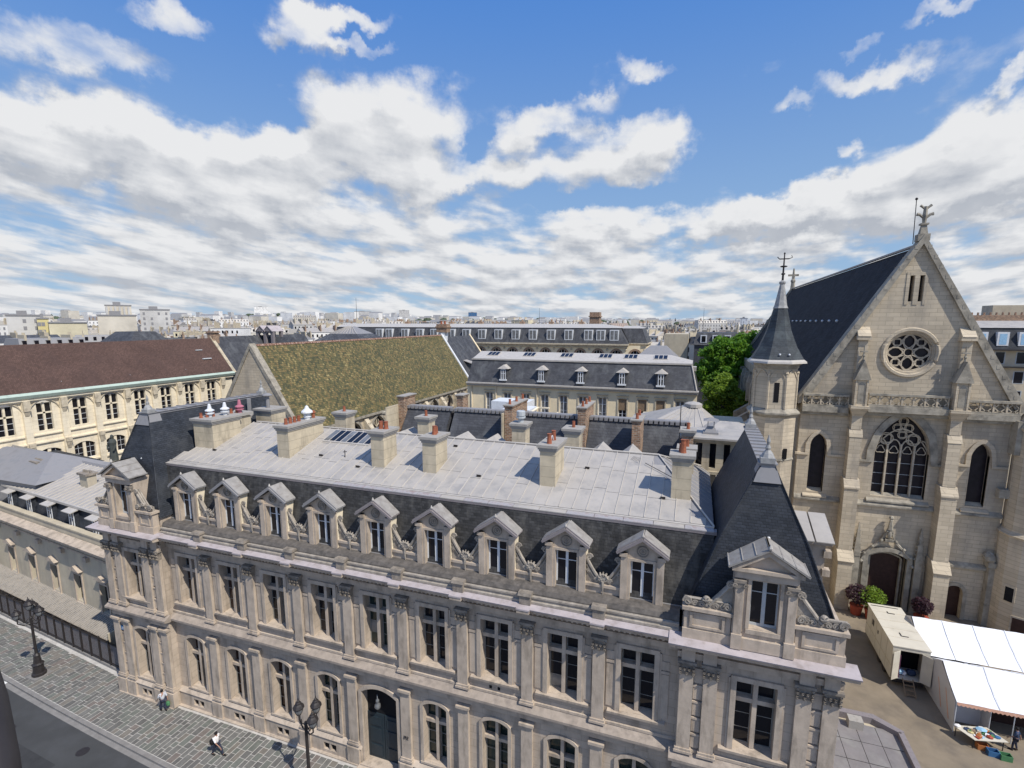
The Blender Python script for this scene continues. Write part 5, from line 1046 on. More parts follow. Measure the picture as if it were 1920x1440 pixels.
# ================================================================ cream range with five small dormers
MR = T('cream_range', 'cream range with slate mansard, five small dormers and a row of tall windows', 'building', (-18, 80, 0))
mb = MB(); MW = [(-23.4, 'c'), (-20.3, 'c'), (-17.2, 'c'), (-14.1, 'c'), (-11.0, 's'), (-8.05, 'd'), (-5.4, 's'), (-26.6, 'c'), (-29.8, 'c'), (-33, 'c'), (-2.6, 'c')]
wall(mb, (0, 80, 0), EX, EY, -37, -.3, 0, 17.9, [(x - .62, x + .62, 12.7, 16.35, 'rect') for x, _ in MW], .3); mb.box(-.7, -.31, 80.01, 92, 0, 17.9).box(-37, -36.6, 80.01, 92, 0, 17.9); P('wall', mb, 'cream2', MR)
for x, k in MW:
    o = I('window_surround', 'mrs', lambda: MB().box(-.82, -.62, -.1, -.002, 12.5, 16.4).box(.62, .82, -.1, -.002, 12.5, 16.4).box(-.82, .82, -.1, -.002, 16.4, 16.55).box(-.92, .92, -.25, -.002, 16.8, 16.95), 'creamdk', MR, (x, 80, 0))
    I('pane', 'mrp' , lambda: MB().box(-.62, .62, .26, .27, 12.7, 16.35), 'glasslt' if k == 'c' else 'glass', o)
    if k != 'd': I('casement', 'mrc', lambda: MB().box(-.62, -.52, .2, .26, 12.7, 16.35).box(.52, .62, .2, .26, 12.7, 16.35).box(-.07, .07, .2, .26, 12.7, 16.35).box(-.52, .52, .22, .26, 15.3, 15.38).box(-.52, .52, .22, .26, 14.0, 14.05), 'white', o)
    if k in 'sd': I('awning_blind', 'mrb', lambda: MB().box(-.6, .6, .05, .12, 14.6, 16.34), 'wood2', o)
mb = MB(); mb.box(-37, -.1, 79.3, 80.5, 17.85, 18.05).box(-37, -.2, 79.6, 79.998, 17.5, 17.85); P('white_gutter', mb, 'zinc2', MR)
mb = MB(); mb.hexa([(-37, 79.9, 18.05), (-.3, 79.9, 18.05), (-.3, 92, 18.05), (-37, 92, 18.05)], [(-36.8, 81.9, 21.75), (-1.3, 81.9, 21.75), (-1.3, 90.5, 21.75), (-36.8, 90.5, 21.75)]); P('slate_mansard', mb, 'slatebk', MR)
mb = MB(); mb.hexa([(-36.9, 81.8, 21.76), (-1.2, 81.8, 21.76), (-1.2, 90.6, 21.76), (-36.9, 90.6, 21.76)], [(-36.9, 85.9, 22.85), (-4.6, 85.9, 22.85), (-4.6, 86.4, 22.85), (-36.9, 86.4, 22.85)]).box(-36.9, -1.1, 81.65, 81.8, 21.65, 21.9).box(-2.2, -.6, 84, 86, 20.6, 21.2); P('zinc_top', mb, 'zinc2', MR)
mb = MB(); mb.tube([(-.4, 79.8, 18.1), (-1.3, 81.8, 21.8)], .1, 5); P('hip_flashing', mb, 'zinc2', MR)
for x in (-30.5, -24.0, -17.6, -11.2, -5.5):
    o = I('dormer', 'mrd', lambda: MB().box(-.62, .62, 0, 1.6, 18.6, 20.45), 'slatebk', MR, (x, 79.95, 0))
    I('gablet', 'mrg', lambda: MB().add([(-.95, -.2, 20.4), (.95, -.2, 20.4), (0, .1, 21.05), (-.95, 2, 20.4), (.95, 2, 20.4), (0, 2, 21.05)], [(0, 1, 2), (3, 5, 4), (0, 2, 5, 3), (1, 4, 5, 2), (0, 3, 4, 1)]), 'zinc2', o)
    I('window_frame', 'mrw', lambda: MB().box(-.42, -.3, -.06, -.002, 18.7, 20.35).box(.3, .42, -.06, -.002, 18.7, 20.35).box(-.08, .08, -.06, -.002, 18.7, 20.35).box(-.3, .3, -.05, -.002, 20.2, 20.35).box(-.3, .3, -.05, -.002, 19.6, 19.68).box(-.65, .65, -.25, -.002, 18.45, 18.68), 'white', o)
    I('pane', 'mrpp', lambda: MB().box(-.3, .3, -.015, -.003, 18.7, 20.2), 'glass', o)
for x in (-33.9, -27.4, -20.9, -14.5, -10.5, -5.9):
    o = I('skylight', 'mrk', lambda: MB().hexa([(-1.1, 0, 0), (1.1, 0, 0), (1.1, 1.7, .45), (-1.1, 1.7, .45)], [(-1.1, 0, .14), (1.1, 0, .14), (1.1, 1.7, .62), (-1.1, 1.7, .62)]), 'zinc2', MR, (x, 83.6, 22.2))
    for j in range(3): I('pane', 'mrkp', lambda: MB().hexa([(-.28, .1, .15), (.28, .1, .15), (.28, 1.6, .6), (-.28, 1.6, .6)], [(-.28, .1, .19), (.28, .1, .19), (.28, 1.6, .64), (-.28, 1.6, .64)]), 'glass', o, (-.68 + .68 * j, 0, 0))
for x in (-36.2, -31.8, -24.7, -3.5): I('downpipe', 'mrdp', lambda: MB().tube([(0, -.12, 5), (0, -.12, 17.6)], .09, 5), 'cream', MR, (x, 80, 0))

# ================================================================ long school building behind
BB = T('long_mansard_building', 'long grey mansard building with a row of white dormer windows across the middle distance', 'building', (-50, 126, 0))
mb = MB(); AR = [-58.5 + 4.4 * i for i in range(11)]
wall(mb, (0, 126, 0), EX, EY, -100, -16.5, 0, 22.4, [(x - 1.15, x + 1.15, 17.5, 21.2, 'round') for x in AR], .4); mb.box(-17, -16.51, 126.01, 142, 0, 22.4).box(-16.5, -12.2, 129, 140, 0, 22.6); P('wall', mb, 'cream2', BB)
mb = MB(); mb.box(-100, -16, 125.2, 126.3, 22.4, 22.75).box(-16.6, -11.8, 128.6, 140.4, 22.6, 22.9).box(-100, -16.3, 125.7, 125.99, 21.8, 22.3); P('cornice', mb, 'creamdk', BB)
for x in AR:
    o = I('arch_surround', 'bba', lambda: band(MB(), (0, 0, 0), EX, EY, [(1.15 * math.cos(PI * i / 10), 20.05 + 1.15 * math.sin(PI * i / 10)) for i in range(10, -1, -1)], .45, -.12, 0), 'brick', BB, (x, 126, 0))
    I('arched_pane', 'bbp', lambda: MB().prism([(-1.15, 17.5), (1.15, 17.5)] + [(1.15 * math.cos(PI * i / 10), 20.05 + 1.15 * math.sin(PI * i / 10)) for i in range(11)], .36, .4, 'y'), 'glass', o)
    I('mullions', 'bbm', lambda: MB().box(-.4, -.32, .3, .36, 17.5, 21.1).box(.32, .4, .3, .36, 17.5, 21.1).box(-1.1, 1.1, .3, .36, 20, 20.1), 'white', o)
    I('medallion', 'bbmd', lambda: MB().blob((2.2, -.1, 21.4), (.32, .2, .32), 5), 'creamdk', o)
mb = MB(); mb.hexa([(-100, 125.5, 22.75), (-16.2, 125.5, 22.75), (-16.2, 142, 22.75), (-100, 142, 22.75)], [(-100, 127, 26.5), (-18.6, 127, 26.5), (-18.6, 140, 26.5), (-100, 140, 26.5)]).hexa([(-16.19, 128.7, 22.9), (-12, 128.7, 22.9), (-12, 140, 22.9), (-16.19, 140, 22.9)], [(-18.3, 130, 26.4), (-13.4, 130, 26.4), (-13.4, 139, 26.4), (-18.3, 139, 26.4)]); P('slate_mansard', mb, 'slatebk', BB)
mb = MB(); mb.hexa([(-100, 126.8, 26.5), (-18.3, 126.8, 26.5), (-18.3, 140, 26.5), (-100, 140, 26.5)], [(-100, 132.6, 27.45), (-23.5, 132.6, 27.45), (-23.5, 133, 27.45), (-100, 133, 27.45)]).hexa([(-18.2, 129.9, 26.4), (-13.2, 129.9, 26.4), (-13.2, 139, 26.4), (-18.2, 139, 26.4)], [(-18.2, 134, 27), (-15, 134, 27), (-15, 134.2, 27), (-18.2, 134.2, 27)]); P('zinc_top', mb, 'zinc2', BB)
for x in (-84.9, -81.7, -76.7, -72.1, -67.7, -62.6, -58.2, -53.7, -49.1, -44.4, -39.8, -35.1, -30.6, -25.7, -22.7, -19.5):
    o = I('dormer_window', 'bbd', lambda: MB().box(-1.05, 1.05, 0, 1.4, 23.55, 26.05), 'white', BB, (x, 125.75, 0))
    for s in (-1, 1): I('pane', 'bbdp', lambda: MB().box(-.38, .38, -.02, -.003, 23.75, 25.85), 'glasslt', o, (s * .48, 0, 0))
for x in (-80, -66, -57, -45, -37, -29): I('roof_stack', 'bbc', lambda: MB().box(-.6, .6, 0, 1.2, 26.8, 28.0).lathe([(.25, 28), (.2, 28.6)], 0, .6, 6), 'brick', BB, (x, 132.5, 0))
BB.scale = (1.19,) * 3; BB.location = CAM + (Vector((-50, 126, 0)) - CAM) * 1.19     # its true distance: it stands clear behind the hall
mb = MB(); mb.box(-37.5, -34, 186, 190, 20, 31.3).box(-37.8, -33.7, 185.7, 190.3, 29.6, 30.0); tagm(P('factory_chimney', mb, 'brick'), 'square brick chimney block rising behind the long mansard building', 'chimney')
PY = T('glass_pyramid_roof', 'dark hipped roof with a small glazed top behind the mottled tiled ridge', 'roof', (-80, 126, 0))
mb = MB(); mb.hexa([(-97, 108, 21.5), (-76.5, 108, 21.5), (-76.5, 124, 21.5), (-97, 124, 21.5)], [(-91, 112.4, 24.9), (-82.6, 112.4, 24.9), (-82.6, 119.6, 24.9), (-91, 119.6, 24.9)]); P('slate_slopes', mb, 'slatebk', PY)
mb = MB(); mb.frus((-91, -82.6, 112.4, 119.6), 24.9, (-87.4, -86.1, 115.4, 116.6), 26.8); P('glazed_top', mb, 'zincdk', PY)
for i in range(9): mb = MB(); f = i / 8; mb.tube([(-91 + 8.4 * f, 112.35, 24.95), (-87.4 + 1.3 * f, 115.35, 26.85)], .08, 4); P('glazing_bar', mb, 'zinc2', PY)
mb = MB(); mb.box(-97, -76.6, 108.1, 124, 0, 21.5); P('drum', mb, 'plaster', PY)
RT = T('right_edge_building', 'dark slate mansard apartment building past the gable at the right edge', 'building', (50, 112, 0))
mb = MB(); mb.box(43, 75, 112, 126, 0, 23.4); P('wall', mb, 'plaster', RT)
mb = MB(); mb.hexa([(43, 111.6, 23.4), (75, 111.6, 23.4), (75, 126, 23.4), (43, 126, 23.4)], [(43.5, 112.8, 27), (75, 112.8, 27), (75, 125, 27), (43.5, 125, 27)]); P('slate_mansard', mb, 'slate', RT)
mb = MB(); mb.hexa([(43.3, 112.6, 27), (75, 112.6, 27), (75, 125, 27), (43.3, 125, 27)], [(46, 117, 28.2), (75, 117, 28.2), (75, 118, 28.2), (46, 118, 28.2)]); P('zinc_top', mb, 'zinc', RT)
mb = MB(); mb.box(42.8, 75, 111.2, 111.99, 20.3, 20.5).box(42.8, 75, 111.0, 112, 23.2, 23.42); P('balcony', mb, 'iron', RT)
for i in range(9):
    o = I('dormer', 'rtd', lambda: MB().box(-.8, .8, 0, 1.2, 24, 26.3), 'white', RT, (45.2 + 2.9 * i, 111.7, 0)); I('pane', 'rtp', lambda: MB().box(-.5, .5, -.02, -.003, 24.2, 26), 'lblue', o)
    for z in (20.9, 17.6, 14.3): o = I('window', 'rtw', lambda: MB().box(-.75, .75, -.03, -.002, 0, 2.1), 'greyp', RT, (45.2 + 2.9 * i, 112, z)); I('pane', 'rtpp', lambda: MB().box(-.6, .6, -.04, -.031, .1, 2.0), 'glass', o)
mb = MB(); mb.box(44, 75, 118.5, 120, 27.5, 29.2); 
for i in range(30): mb.lathe([(.18, 29.2), (.15, 29.7)], 44.5 + .9 * i, 119.2, 5)
P('chimney_wall', mb, 'brick', RT)
mb = MB(); mb.box(50, 58, 121, 125, 26.5, 31); P('lift_housing', mb, 'plaster', RT)
mb = MB(); mb.box(-1.5, 10, 150, 166, 0, 21.8).hexa([(-1.8, 149.6, 21.8), (10.2, 149.6, 21.8), (10.2, 166, 21.8), (-1.8, 166, 21.8)], [(-1, 151, 25), (9.6, 151, 25), (9.6, 165, 25), (-1, 165, 25)])
h_ = tagm(P('blue_slate_house', mb, 'slatebk'), 'slate mansard house with white framed dormers behind the chestnut trees', 'house')
for x in (.8, 3.8, 6.8): q = MB(); q.box(x - .8, x + .8, 149.7, 151, 22.4, 24.4); o = P('dormer', q, 'white', h_); q = MB(); q.box(x - .5, x + .5, 149.66, 149.698, 22.6, 24.2); P('pane', q, 'glass', o)
mb = MB(); mb.box(-9.5, -3.2, 152, 164, 0, 24.6); tagm(P('white_blank_house', mb, 'plaster'), 'white blank-walled house left of the slate mansard house behind trees', 'house')
mb = MB(); mb.box(-15, -5.5, 132, 144, 0, 19).hexa([(-15.3, 131.6, 19), (-5.2, 131.6, 19), (-5.2, 144, 19), (-15.3, 144, 19)], [(-12, 137, 22), (-8, 137, 22), (-8, 138, 22), (-12, 138, 22)]); tagm(P('small_hipped_house', mb, 'zincdk'), 'small grey hipped roof house beyond the right end of the cream range', 'house')
# ================================================================ the former priory church
CX_, CY_ = 17.85, 58.0
CH_ = T('church', 'gothic stone church with rose window, tall traceried window and steep dark slate roof', 'church', (CX_, CY_, 0))
HWC, ZE, ZA = 8.45, 20.6, 35.0
LAN = [(10.5, 11.9, 11.2, 17.1, 'point', 1.15), (23.5, 24.9, 11.2, 17.1, 'point', 1.15)]
BIG = (16.0, 20.35, 11.35, 19.3, 'point', 3.6)
PD = (16.35, 19.55, -.1, 5.9, 'seg')
mb = MB()
wall(mb, (0, CY_, 0), EX, EY, CX_ - HWC, CX_ + HWC, 10.6, 20.4, LAN + [BIG], .75)
wall(mb, (0, CY_, 0), EX, EY, CX_ - HWC, CX_ + HWC, -.1, 10.6, [PD, (22.9, 24.3, -.1, 3.3, 'round')], .9)
RC = (CX_, 25.25); RR_ = 1.85
zg = lambda x: ZA - abs(x - CX_) / HWC * (ZA - ZE)
# gable with a round opening and two slits, built in slices
n_ = 64; xs = sorted(set([CX_ - HWC + 2 * HWC * i / n_ for i in range(n_ + 1)] + [CX_ - RR_ * math.cos(PI * i / 16) for i in range(17)] + [17.23, 17.55, 17.98, 18.30]))
for a, b in zip(xs, xs[1:]):
    m_ = (a + b) / 2; c2 = []
    if abs(m_ - RC[0]) < RR_:
        f = lambda x: math.sqrt(max(0, RR_ ** 2 - (x - RC[0]) ** 2)); c2.append(((RC[1] - f(a), RC[1] - f(b)), (RC[1] + f(a), RC[1] + f(b))))
    if 17.23 < m_ < 17.55 or 17.98 < m_ < 18.30: c2.append(((29.9, 29.9), (32.2, 32.2)))
    lo = (20.4, 20.4)
    for (l0, l1), (h0, h1) in c2:
        mb.quad((a, CY_, lo[0]), (b, CY_, lo[1]), (b, CY_, l1), (a, CY_, l0)); lo = (h0, h1)
        mb.quad((a, CY_, l0), (b, CY_, l1), (b, CY_ + .7, l1), (a, CY_ + .7, l0)); mb.quad((a, CY_, h0), (a, CY_ + .7, h0), (b, CY_ + .7, h1), (b, CY_, h1))
    mb.quad((a, CY_, lo[0]), (b, CY_, lo[1]), (b, CY_, zg(b)), (a, CY_, zg(a)))
for x in (17.23, 17.55, 17.98, 18.30): mb.quad((x, CY_, 29.9), (x, CY_, 32.2), (x, CY_ + .6, 32.2), (x, CY_ + .6, 29.9))
mb.box(CX_ - HWC, CX_ - HWC + .8, CY_ + .01, 128, -.1, ZE).box(CX_ + HWC - .8, CX_ + HWC, CY_ + .01, 128, -.1, ZE)
P('front_wall', mb, 'church', CH_)
mb = MB(); mb.box(CX_ - 7, CX_ + 7, CY_ + 1.4, CY_ + 2, 0, 20); mb.prism([(CX_ - 7, 20), (CX_ + 7, 20), (CX_, 33)], CY_ + 1.4, CY_ + 2, 'y'); P('dark_nave', mb, 'black', CH_)
mb = MB()
for op in LAN: mb.prism([(p[0], p[1]) for p in outline(op)], CY_ + .6, CY_ + .66, 'y')
mb.prism([(p[0], p[1]) for p in outline(BIG, 16)], CY_ + .68, CY_ + .72, 'y'); mb.prism([(RC[0] + RR_ * math.cos(PI * i / 12), RC[1] + RR_ * math.sin(PI * i / 12)) for i in range(24)], CY_ + .6, CY_ + .66, 'y'); mb.box(17.2, 18.3, CY_ + .6, CY_ + .66, 29.9, 32.2)
P('leaded_glazing', mb, 'stained', CH_, kind='stuff')
# mouldings round the openings
for op, ws in ((LAN[0], (.16, .34)), (LAN[1], (.16, .34)), (BIG, (.22, .6))):
    mb = MB(); a = [p for p in outline(op, 16)]
    band(mb, (0, CY_, 0), EX, EY, a, .16, .12, .5)     # inner order (recessed)
    q = arch_pts(op, 16); band(mb, (0, CY_, 0), EX, EY, [(op[0] - .1, q[0][1] - .9)] + [(op[0] - .1 if i == 0 else u, z + .1) for i, (u, z) in enumerate(q)] + [(op[1] + .1, q[-1][1] - .9)], ws[1], -.18, 0)
    hh = q[0][1] - .9; mb.box(op[0] - 1.3, op[0] - .1, CY_ - .2, CY_, hh - .1, hh + .1).box(op[1] + .1, op[1] + 1.3, CY_ - .2, CY_, hh - .1, hh + .1)
    mb.prism([(CY_ - .28, op[2] - .55), (CY_ - .28, op[2] - .4), (CY_ + .6, op[2] + .25), (CY_ + .6, op[2] - .5)], op[0] - .35, op[1] + .35)
    P('window_moulding', mb, 'churchdk' if op is BIG else 'church', CH_)
ringp = lambda cx, cz, r, y, n=14: [(cx + r * math.cos(2 * PI * i / n), y, cz + r * math.sin(2 * PI * i / n)) for i in range(n)]
def foil(q, cx, cz, r, y, k=4, ph=PI / 4, t=.06):
    pts = []
    for i in range(k):
        a0 = ph + 2 * PI * i / k
        for j in range(-3, 4): a = a0 + j * PI / k / 3.4 * 1.6; pts.append((cx + r * .5 * math.cos(a0) + r * .46 * math.cos(a), y, cz + r * .5 * math.sin(a0) + r * .46 * math.sin(a)))
    q.tube(pts, t, 4, True)
y = CY_ + .45; w4 = (BIG[1] - BIG[0]) / 4
for i in range(1, 4):
    mb = MB(); xx = BIG[0] + i * w4; mb.box(xx - .08, xx + .08, y - .12, y + .15, BIG[2], 16.5); P('mullion', mb, 'church', CH_)
mb = MB()
for i in range(4):
    c = BIG[0] + (i + .5) * w4; mb.tube([(c + w4 / 2 * math.cos(PI * j / 10) * .98, y, 15.9 + w4 * .95 * math.sin(PI * j / 10)) for j in range(11)], .07, 4)
    foil(mb, c, 15.9, .42, y, 3, PI / 2, .05)
for cx, cz, r in ((CX_ - 1.25 + .33, 17.05 - .05, .56), (CX_ + 1.25 - .0, 17.0, .56)): mb.tube(ringp(cx, cz, r, y), .06, 4, True); foil(mb, cx, cz, r * .86, y)
for cx, cz, r in ((18.18, 18.75, .38), (17.72, 18.1, .38), (18.64, 18.1, .38), (18.18, 17.42, .38)): mb.tube(ringp(cx, cz, r, y, 10), .05, 4, True); foil(mb, cx, cz, r * .8, y, 4, PI / 4, .04)
mb.tube([(BIG[0] + 1.09 * 2 * j / 10, y, 15.9 + 2.1 * math.sin(PI * j / 20) ** .9) for j in range(11)], .07, 4); mb.tube([(BIG[1] - 1.09 * 2 * j / 10, y, 15.9 + 2.1 * math.sin(PI * j / 20) ** .9) for j in range(11)], .07, 4)
P('tracery', mb, 'church', CH_)
mb = MB()
for z in (12.4, 13.5, 14.6): mb.box(BIG[0], BIG[1], y + .18, y + .2, z - .02, z + .02)
P('glazing_bars', mb, 'greyp', CH_)
# rose
mb = MB(); mb.tube(ringp(RC[0], RC[1], RR_ + .28, CY_ - .02, 40), .20, 6, True); mb.tube(ringp(RC[0], RC[1], RR_ + .02, CY_ + .22, 40), .14, 5, True); P('rose_ring', mb, 'church', CH_)
mb = MB(); y = CY_ + .4; mb.tube(ringp(RC[0], RC[1], .36, y, 14), .07, 5, True); mb.tube(ringp(RC[0], RC[1], RR_ - .12, y, 32), .09, 5, True)
for i in range(4):
    a = PI / 2 * i; d = 1.02; cx, cz = RC[0] + d * math.cos(a), RC[1] + d * math.sin(a); foil(mb, cx, cz, .60, y, 4, 0, .065)
    pts = []
    for t_ in range(13):
        u = t_ / 12; rr = .38 + (RR_ - .5) * math.sin(PI * u) ** .8 * .95 + .0; an = a + (u - .5) * 1.25; pts.append((RC[0] + rr * math.cos(an), y, RC[1] + rr * math.sin(an)))
    mb.tube(pts, .07, 4)
    a2 = a + PI / 4; cx, cz = RC[0] + 1.32 * math.cos(a2), RC[1] + 1.32 * math.sin(a2); mb.tube(ringp(cx, cz, .36, y, 12), .06, 4, True); foil(mb, cx, cz, .32, y, 4, PI / 4, .04)
P('rose_tracery', mb, 'church', CH_)
mb = MB(); mb.box(16.95, 17.2, CY_ - .05, CY_, 29.6, 32.5).box(18.33, 18.58, CY_ - .05, CY_, 29.6, 32.5).box(17.58, 17.95, CY_ - .05, CY_, 29.6, 32.5).box(17.2, 18.33, CY_ - .06, CY_, 32.22, 32.5); P('slit_surround', mb, 'church', CH_)
# buttresses
for bx, wd in ((14.05, .62), (21.75, .62)):
    mb = MB(); mb.box(bx - wd, bx + wd, CY_ - 1.9, CY_, -.1, 4.9).prism([(CY_ - 2.0, 4.9), (CY_ - 2.05, 5.05), (CY_ - 1.3, 6.0), (CY_, 6.0), (CY_, 4.9)], bx - wd - .08, bx + wd + .08)
    mb.box(bx - wd + .02, bx + wd - .02, CY_ - 1.35, CY_, 6.0, 12.2).prism([(CY_ - 1.45, 12.2), (CY_ - 1.45, 12.35), (CY_ - .95, 13.1), (CY_, 13.1), (CY_, 12.2)], bx - wd - .04, bx + wd + .04)
    mb.box(bx - .5, bx + .5, CY_ - 1.0, CY_, 13.1, 17.2).prism([(CY_ - 1.05, 17.2), (CY_ - .75, 17.9), (CY_, 17.9), (CY_, 17.2)], bx - .55, bx + .55).box(bx - .42, bx + .42, CY_ - .8, CY_, 17.9, 19.2).frus((bx - .42, bx + .42, CY_ - .8, CY_), 19.2, (bx - .75, bx + .75, CY_ - 1.35, CY_), 20.0)
    mb.box(bx - 1.0, bx + 1.0, CY_ - .7, CY_, .0, .9) if 0 else None
    P('buttress', mb, 'church', CH_)
    mb = MB(); mb.box(bx - .75, bx + .75, CY_ - 1.4, CY_, 20.0, 20.25).box(bx - .42, bx + .42, CY_ - 1.15, CY_ - .4, 20.25, 23.0); mb.box(bx - .52, bx - .38, CY_ - 1.25, CY_ - .35, 20.25, 22.7).box(bx + .38, bx + .52, CY_ - 1.25, CY_ - .35, 20.25, 22.7)
    P('niche_pinnacle', mb, 'church', CH_)
    mb = MB(); mb.prism([(bx - .68, 22.7), (bx + .68, 22.7), (bx, 24.6)], CY_ - 1.35, CY_ - .2, 'y').tube([(bx, CY_ - .8, 24.5), (bx, CY_ - .8, 25.9)], [.09, .05], 5).box(bx - .3, bx + .3, CY_ - .87, CY_ - .73, 25.25, 25.4).blob((bx, CY_ - .8, 24.95), .14, 4); P('pinnacle_gablet', mb, 'churchdk', CH_)
    mb = MB(); mb.prism([(bx - .25, 20.5), (bx + .25, 20.5)] + [(bx + .25 * math.cos(PI * i / 6), 22.1 + .4 * math.sin(PI * i / 6)) for i in range(7)], CY_ - 1.17, CY_ - 1.151, 'y'); P('niche', mb, 'churchdk', CH_)
    s = -1 if bx < CX_ else 1
    mb = MB(); mb.box(bx - .35 + s * .1, bx + .4 + s * .1, CY_ - .55, CY_ - .002, 20.3, 26.9).box(bx - .55 + s * .1, bx + .6 + s * .1, CY_ - .8, CY_ - .002, 26.4, 26.75).prism([(CY_ - .85, 26.75), (CY_, 27.6), (CY_, 26.75)], bx - .5 + s * .1, bx + .55 + s * .1); P('pilaster_strip', mb, 'church', CH_)
# pierced parapets
def para(x0, x1, y, z, u=.86):
    o = P('pierced_parapet', MB().box(x0, x1, y - .28, y + .35, z - .55, z).box(x0, x1, y - .14, y + .14, z, z + .16).box(x0, x1, y - .2, y + .2, z + 1.0, z + 1.2), 'churchdk', CH_)
    k = max(1, round((x1 - x0) / u)); w = (x1 - x0) / k
    for i in range(k):
        I('pierced_panel', ('pp', round(w, 2)), lambda: panel(w), 'church', o, (x0 + (i + .5) * w, y, z + .16))
def panel(w):
    q = MB(); q.box(-w / 2, -w / 2 + .07, -.08, .08, 0, .84).box(w / 2 - .07, w / 2, -.08, .08, 0, .84)
    foil(q, 0, .42, .36, 0, 4, 0, .05); q.tube([(-w / 2 + .04, 0, 0), (-.0, 0, .1), (w / 2 - .04, 0, 0)], .05, 4).tube([(-w / 2 + .04, 0, .84), (0, 0, .74), (w / 2 - .04, 0, .84)], .05, 4); return q
para(14.8, 21.0, CY_ - .75, 20.25); para(9.4, 13.3, CY_ - .4, 19.95); para(22.5, CX_ + HWC, CY_ - .4, 19.95)
mb = MB(); mb.box(14.6, 21.2, CY_ - .5, CY_ - .003, 19.3, 19.75).box(9.4, 13.4, CY_ - .35, CY_ - .003, 19.1, 19.45).box(22.4, CX_ + HWC, CY_ - .35, CY_ - .003, 19.1, 19.45); P('corbel_table', mb, 'churchdk', CH_)
mb = MB()
for a, b in ((9.4, 13.4), (14.7, 21.1), (22.4, CX_ + HWC)): mb.prism([(CY_ - .3, 10.35), (CY_ - .3, 10.5), (CY_ - .003, 10.85), (CY_ - .003, 10.35)], a, b)
P('sill_course', mb, 'churchdk', CH_)
# rakes
for s in (-1, 1):
    mb = MB(); e = CX_ + s * (HWC + .35); mb.prism([(CX_, ZA + .75), (e, ZE + .2), (e, ZE - .5), (CX_ + s * (HWC - .25), ZE - .3), (CX_, ZA - .05)], CY_ - .32, CY_ + .9, 'y')
    for i in range(1, 17):
        f = i / 17; x = CX_ + s * (HWC + .1) * f; z = ZA + .7 - (ZA - ZE + .5) * f; mb.box(x - .13, x + .13, CY_ - .34, CY_ + .92, z - .35, z - .02)
    P('gable_coping', mb, 'churchdk', CH_)
mb = MB(); mb.box(CX_ - .45, CX_ + .45, CY_ - .2, CY_ + .7, 35.2, 35.8).frus((CX_ - .3, CX_ + .3, CY_ - .05, CY_ + .55), 35.8, (CX_ - .18, CX_ + .18, CY_ + .07, CY_ + .43), 36.6).box(CX_ - .3, CX_ + .3, CY_ - .05, CY_ + .55, 36.6, 36.75)
mb.tube([(CX_, CY_ + .25, 36.7), (CX_, CY_ + .25, 37.3), (CX_, CY_ + .25, 38.2)], [.14, .2, .14], 6)
for s in (-1, 1): mb.tube([(CX_ + s * .1, CY_ + .25, 37.2), (CX_ + s * .4, CY_ + .25, 37.5), (CX_ + s * .62, CY_ + .25, 37.55)], [.1, .12, .16], 5).tube([(CX_, CY_ + .25, 37.9), (CX_ + s * .25, CY_ + .25, 38.15), (CX_ + s * .42, CY_ + .25, 38.3)], [.08, .1, .12], 5)
P('finial', mb, 'churchdk', CH_)
mb = MB(); mb.tube([(CX_ - .65, CY_ + .3, 35), (CX_ - .75, CY_ + .3, 38.8)], .035, 5).blob((CX_ - .75, CY_ + .3, 38.9), .12, 5); P('lightning_rod', mb, 'iron', CH_)
# nave roof and side
mb = MB(); YB = 127.0
mb.slab([(CX_ - HWC - .6, CY_ + .7, ZE - 1.0), (CX_ - HWC - .6, YB, ZE - 1.0), (CX_, YB, ZA - .2), (CX_, CY_ + .7, ZA - .2)], .15); mb.slab([(CX_, CY_ + .7, ZA - .2), (CX_, YB, ZA - .2), (CX_ + HWC + .6, YB, ZE - 1.0), (CX_ + HWC + .6, CY_ + .7, ZE - 1.0)], .15); nr = P('slate_roof', mb, 'slatech', CH_)
mb = MB(); mb.tube([(CX_, CY_ + .8, ZA + .0), (CX_, YB, ZA + .0)], .16, 6); P('ridge_roll', mb, 'zincdk', nr)
mb = MB()
for i in range(16): f = .46; mb.blob((CX_ - (HWC + .4) * f - .1, CY_ + 9 + 3.6 * i, ZA - (ZA - ZE + .8) * f + .15), .15, 4)
tagm(P('snow_hooks', mb, 'white', nr), kind='stuff')
mb = MB(); mb.prism([(CX_ - HWC - .5, ZE), (CX_ + HWC + .5, ZE), (CX_, ZA + .6)], YB, YB + .8, 'y').tube([(CX_, YB + .4, ZA), (CX_, YB + .4, ZA + 4.2)], [.5, .15], 5).box(CX_ - 1.0, CX_ + 1.0, YB + .2, YB + .6, ZA + 2.6, ZA + 3.0).blob((CX_, YB + .4, ZA + 1.6), .5, 5); P('rear_gable', mb, 'churchdk', CH_)
mb = MB(); mb.box(CX_ - HWC - 1.1, CX_ - HWC - .6, 62, YB, 19.5, 20.9).box(CX_ - HWC - .8, CX_ - HWC, 62, YB, 0, 19.5); P('side_parapet', mb, 'churchdk', CH_)
for i in range(11):
    I('side_buttress', 'sbt', lambda: MB().box(-2.9, 0, -.6, .6, 0, 13).prism([(-2.9, 13), (0, 13), (0, 15)], -.6, .6, 'y').box(-1.2, 0, -.5, .5, 15, 18.2).frus((-1.2, 0, -.5, .5), 18.2, (-.9, 0, -.3, .3), 19.3), 'churchdk', CH_, (CX_ - HWC - .8, 64 + 6.1 * i, 0))
    mb = MB(); mb.prism([(66 + 6.1 * i, 8), (68.2 + 6.1 * i, 8), (68.2 + 6.1 * i, 15), (67.1 + 6.1 * i, 16.8), (66 + 6.1 * i, 15)], CX_ - HWC - .85, CX_ - HWC - .801); P('side_window', mb, 'stained', CH_)
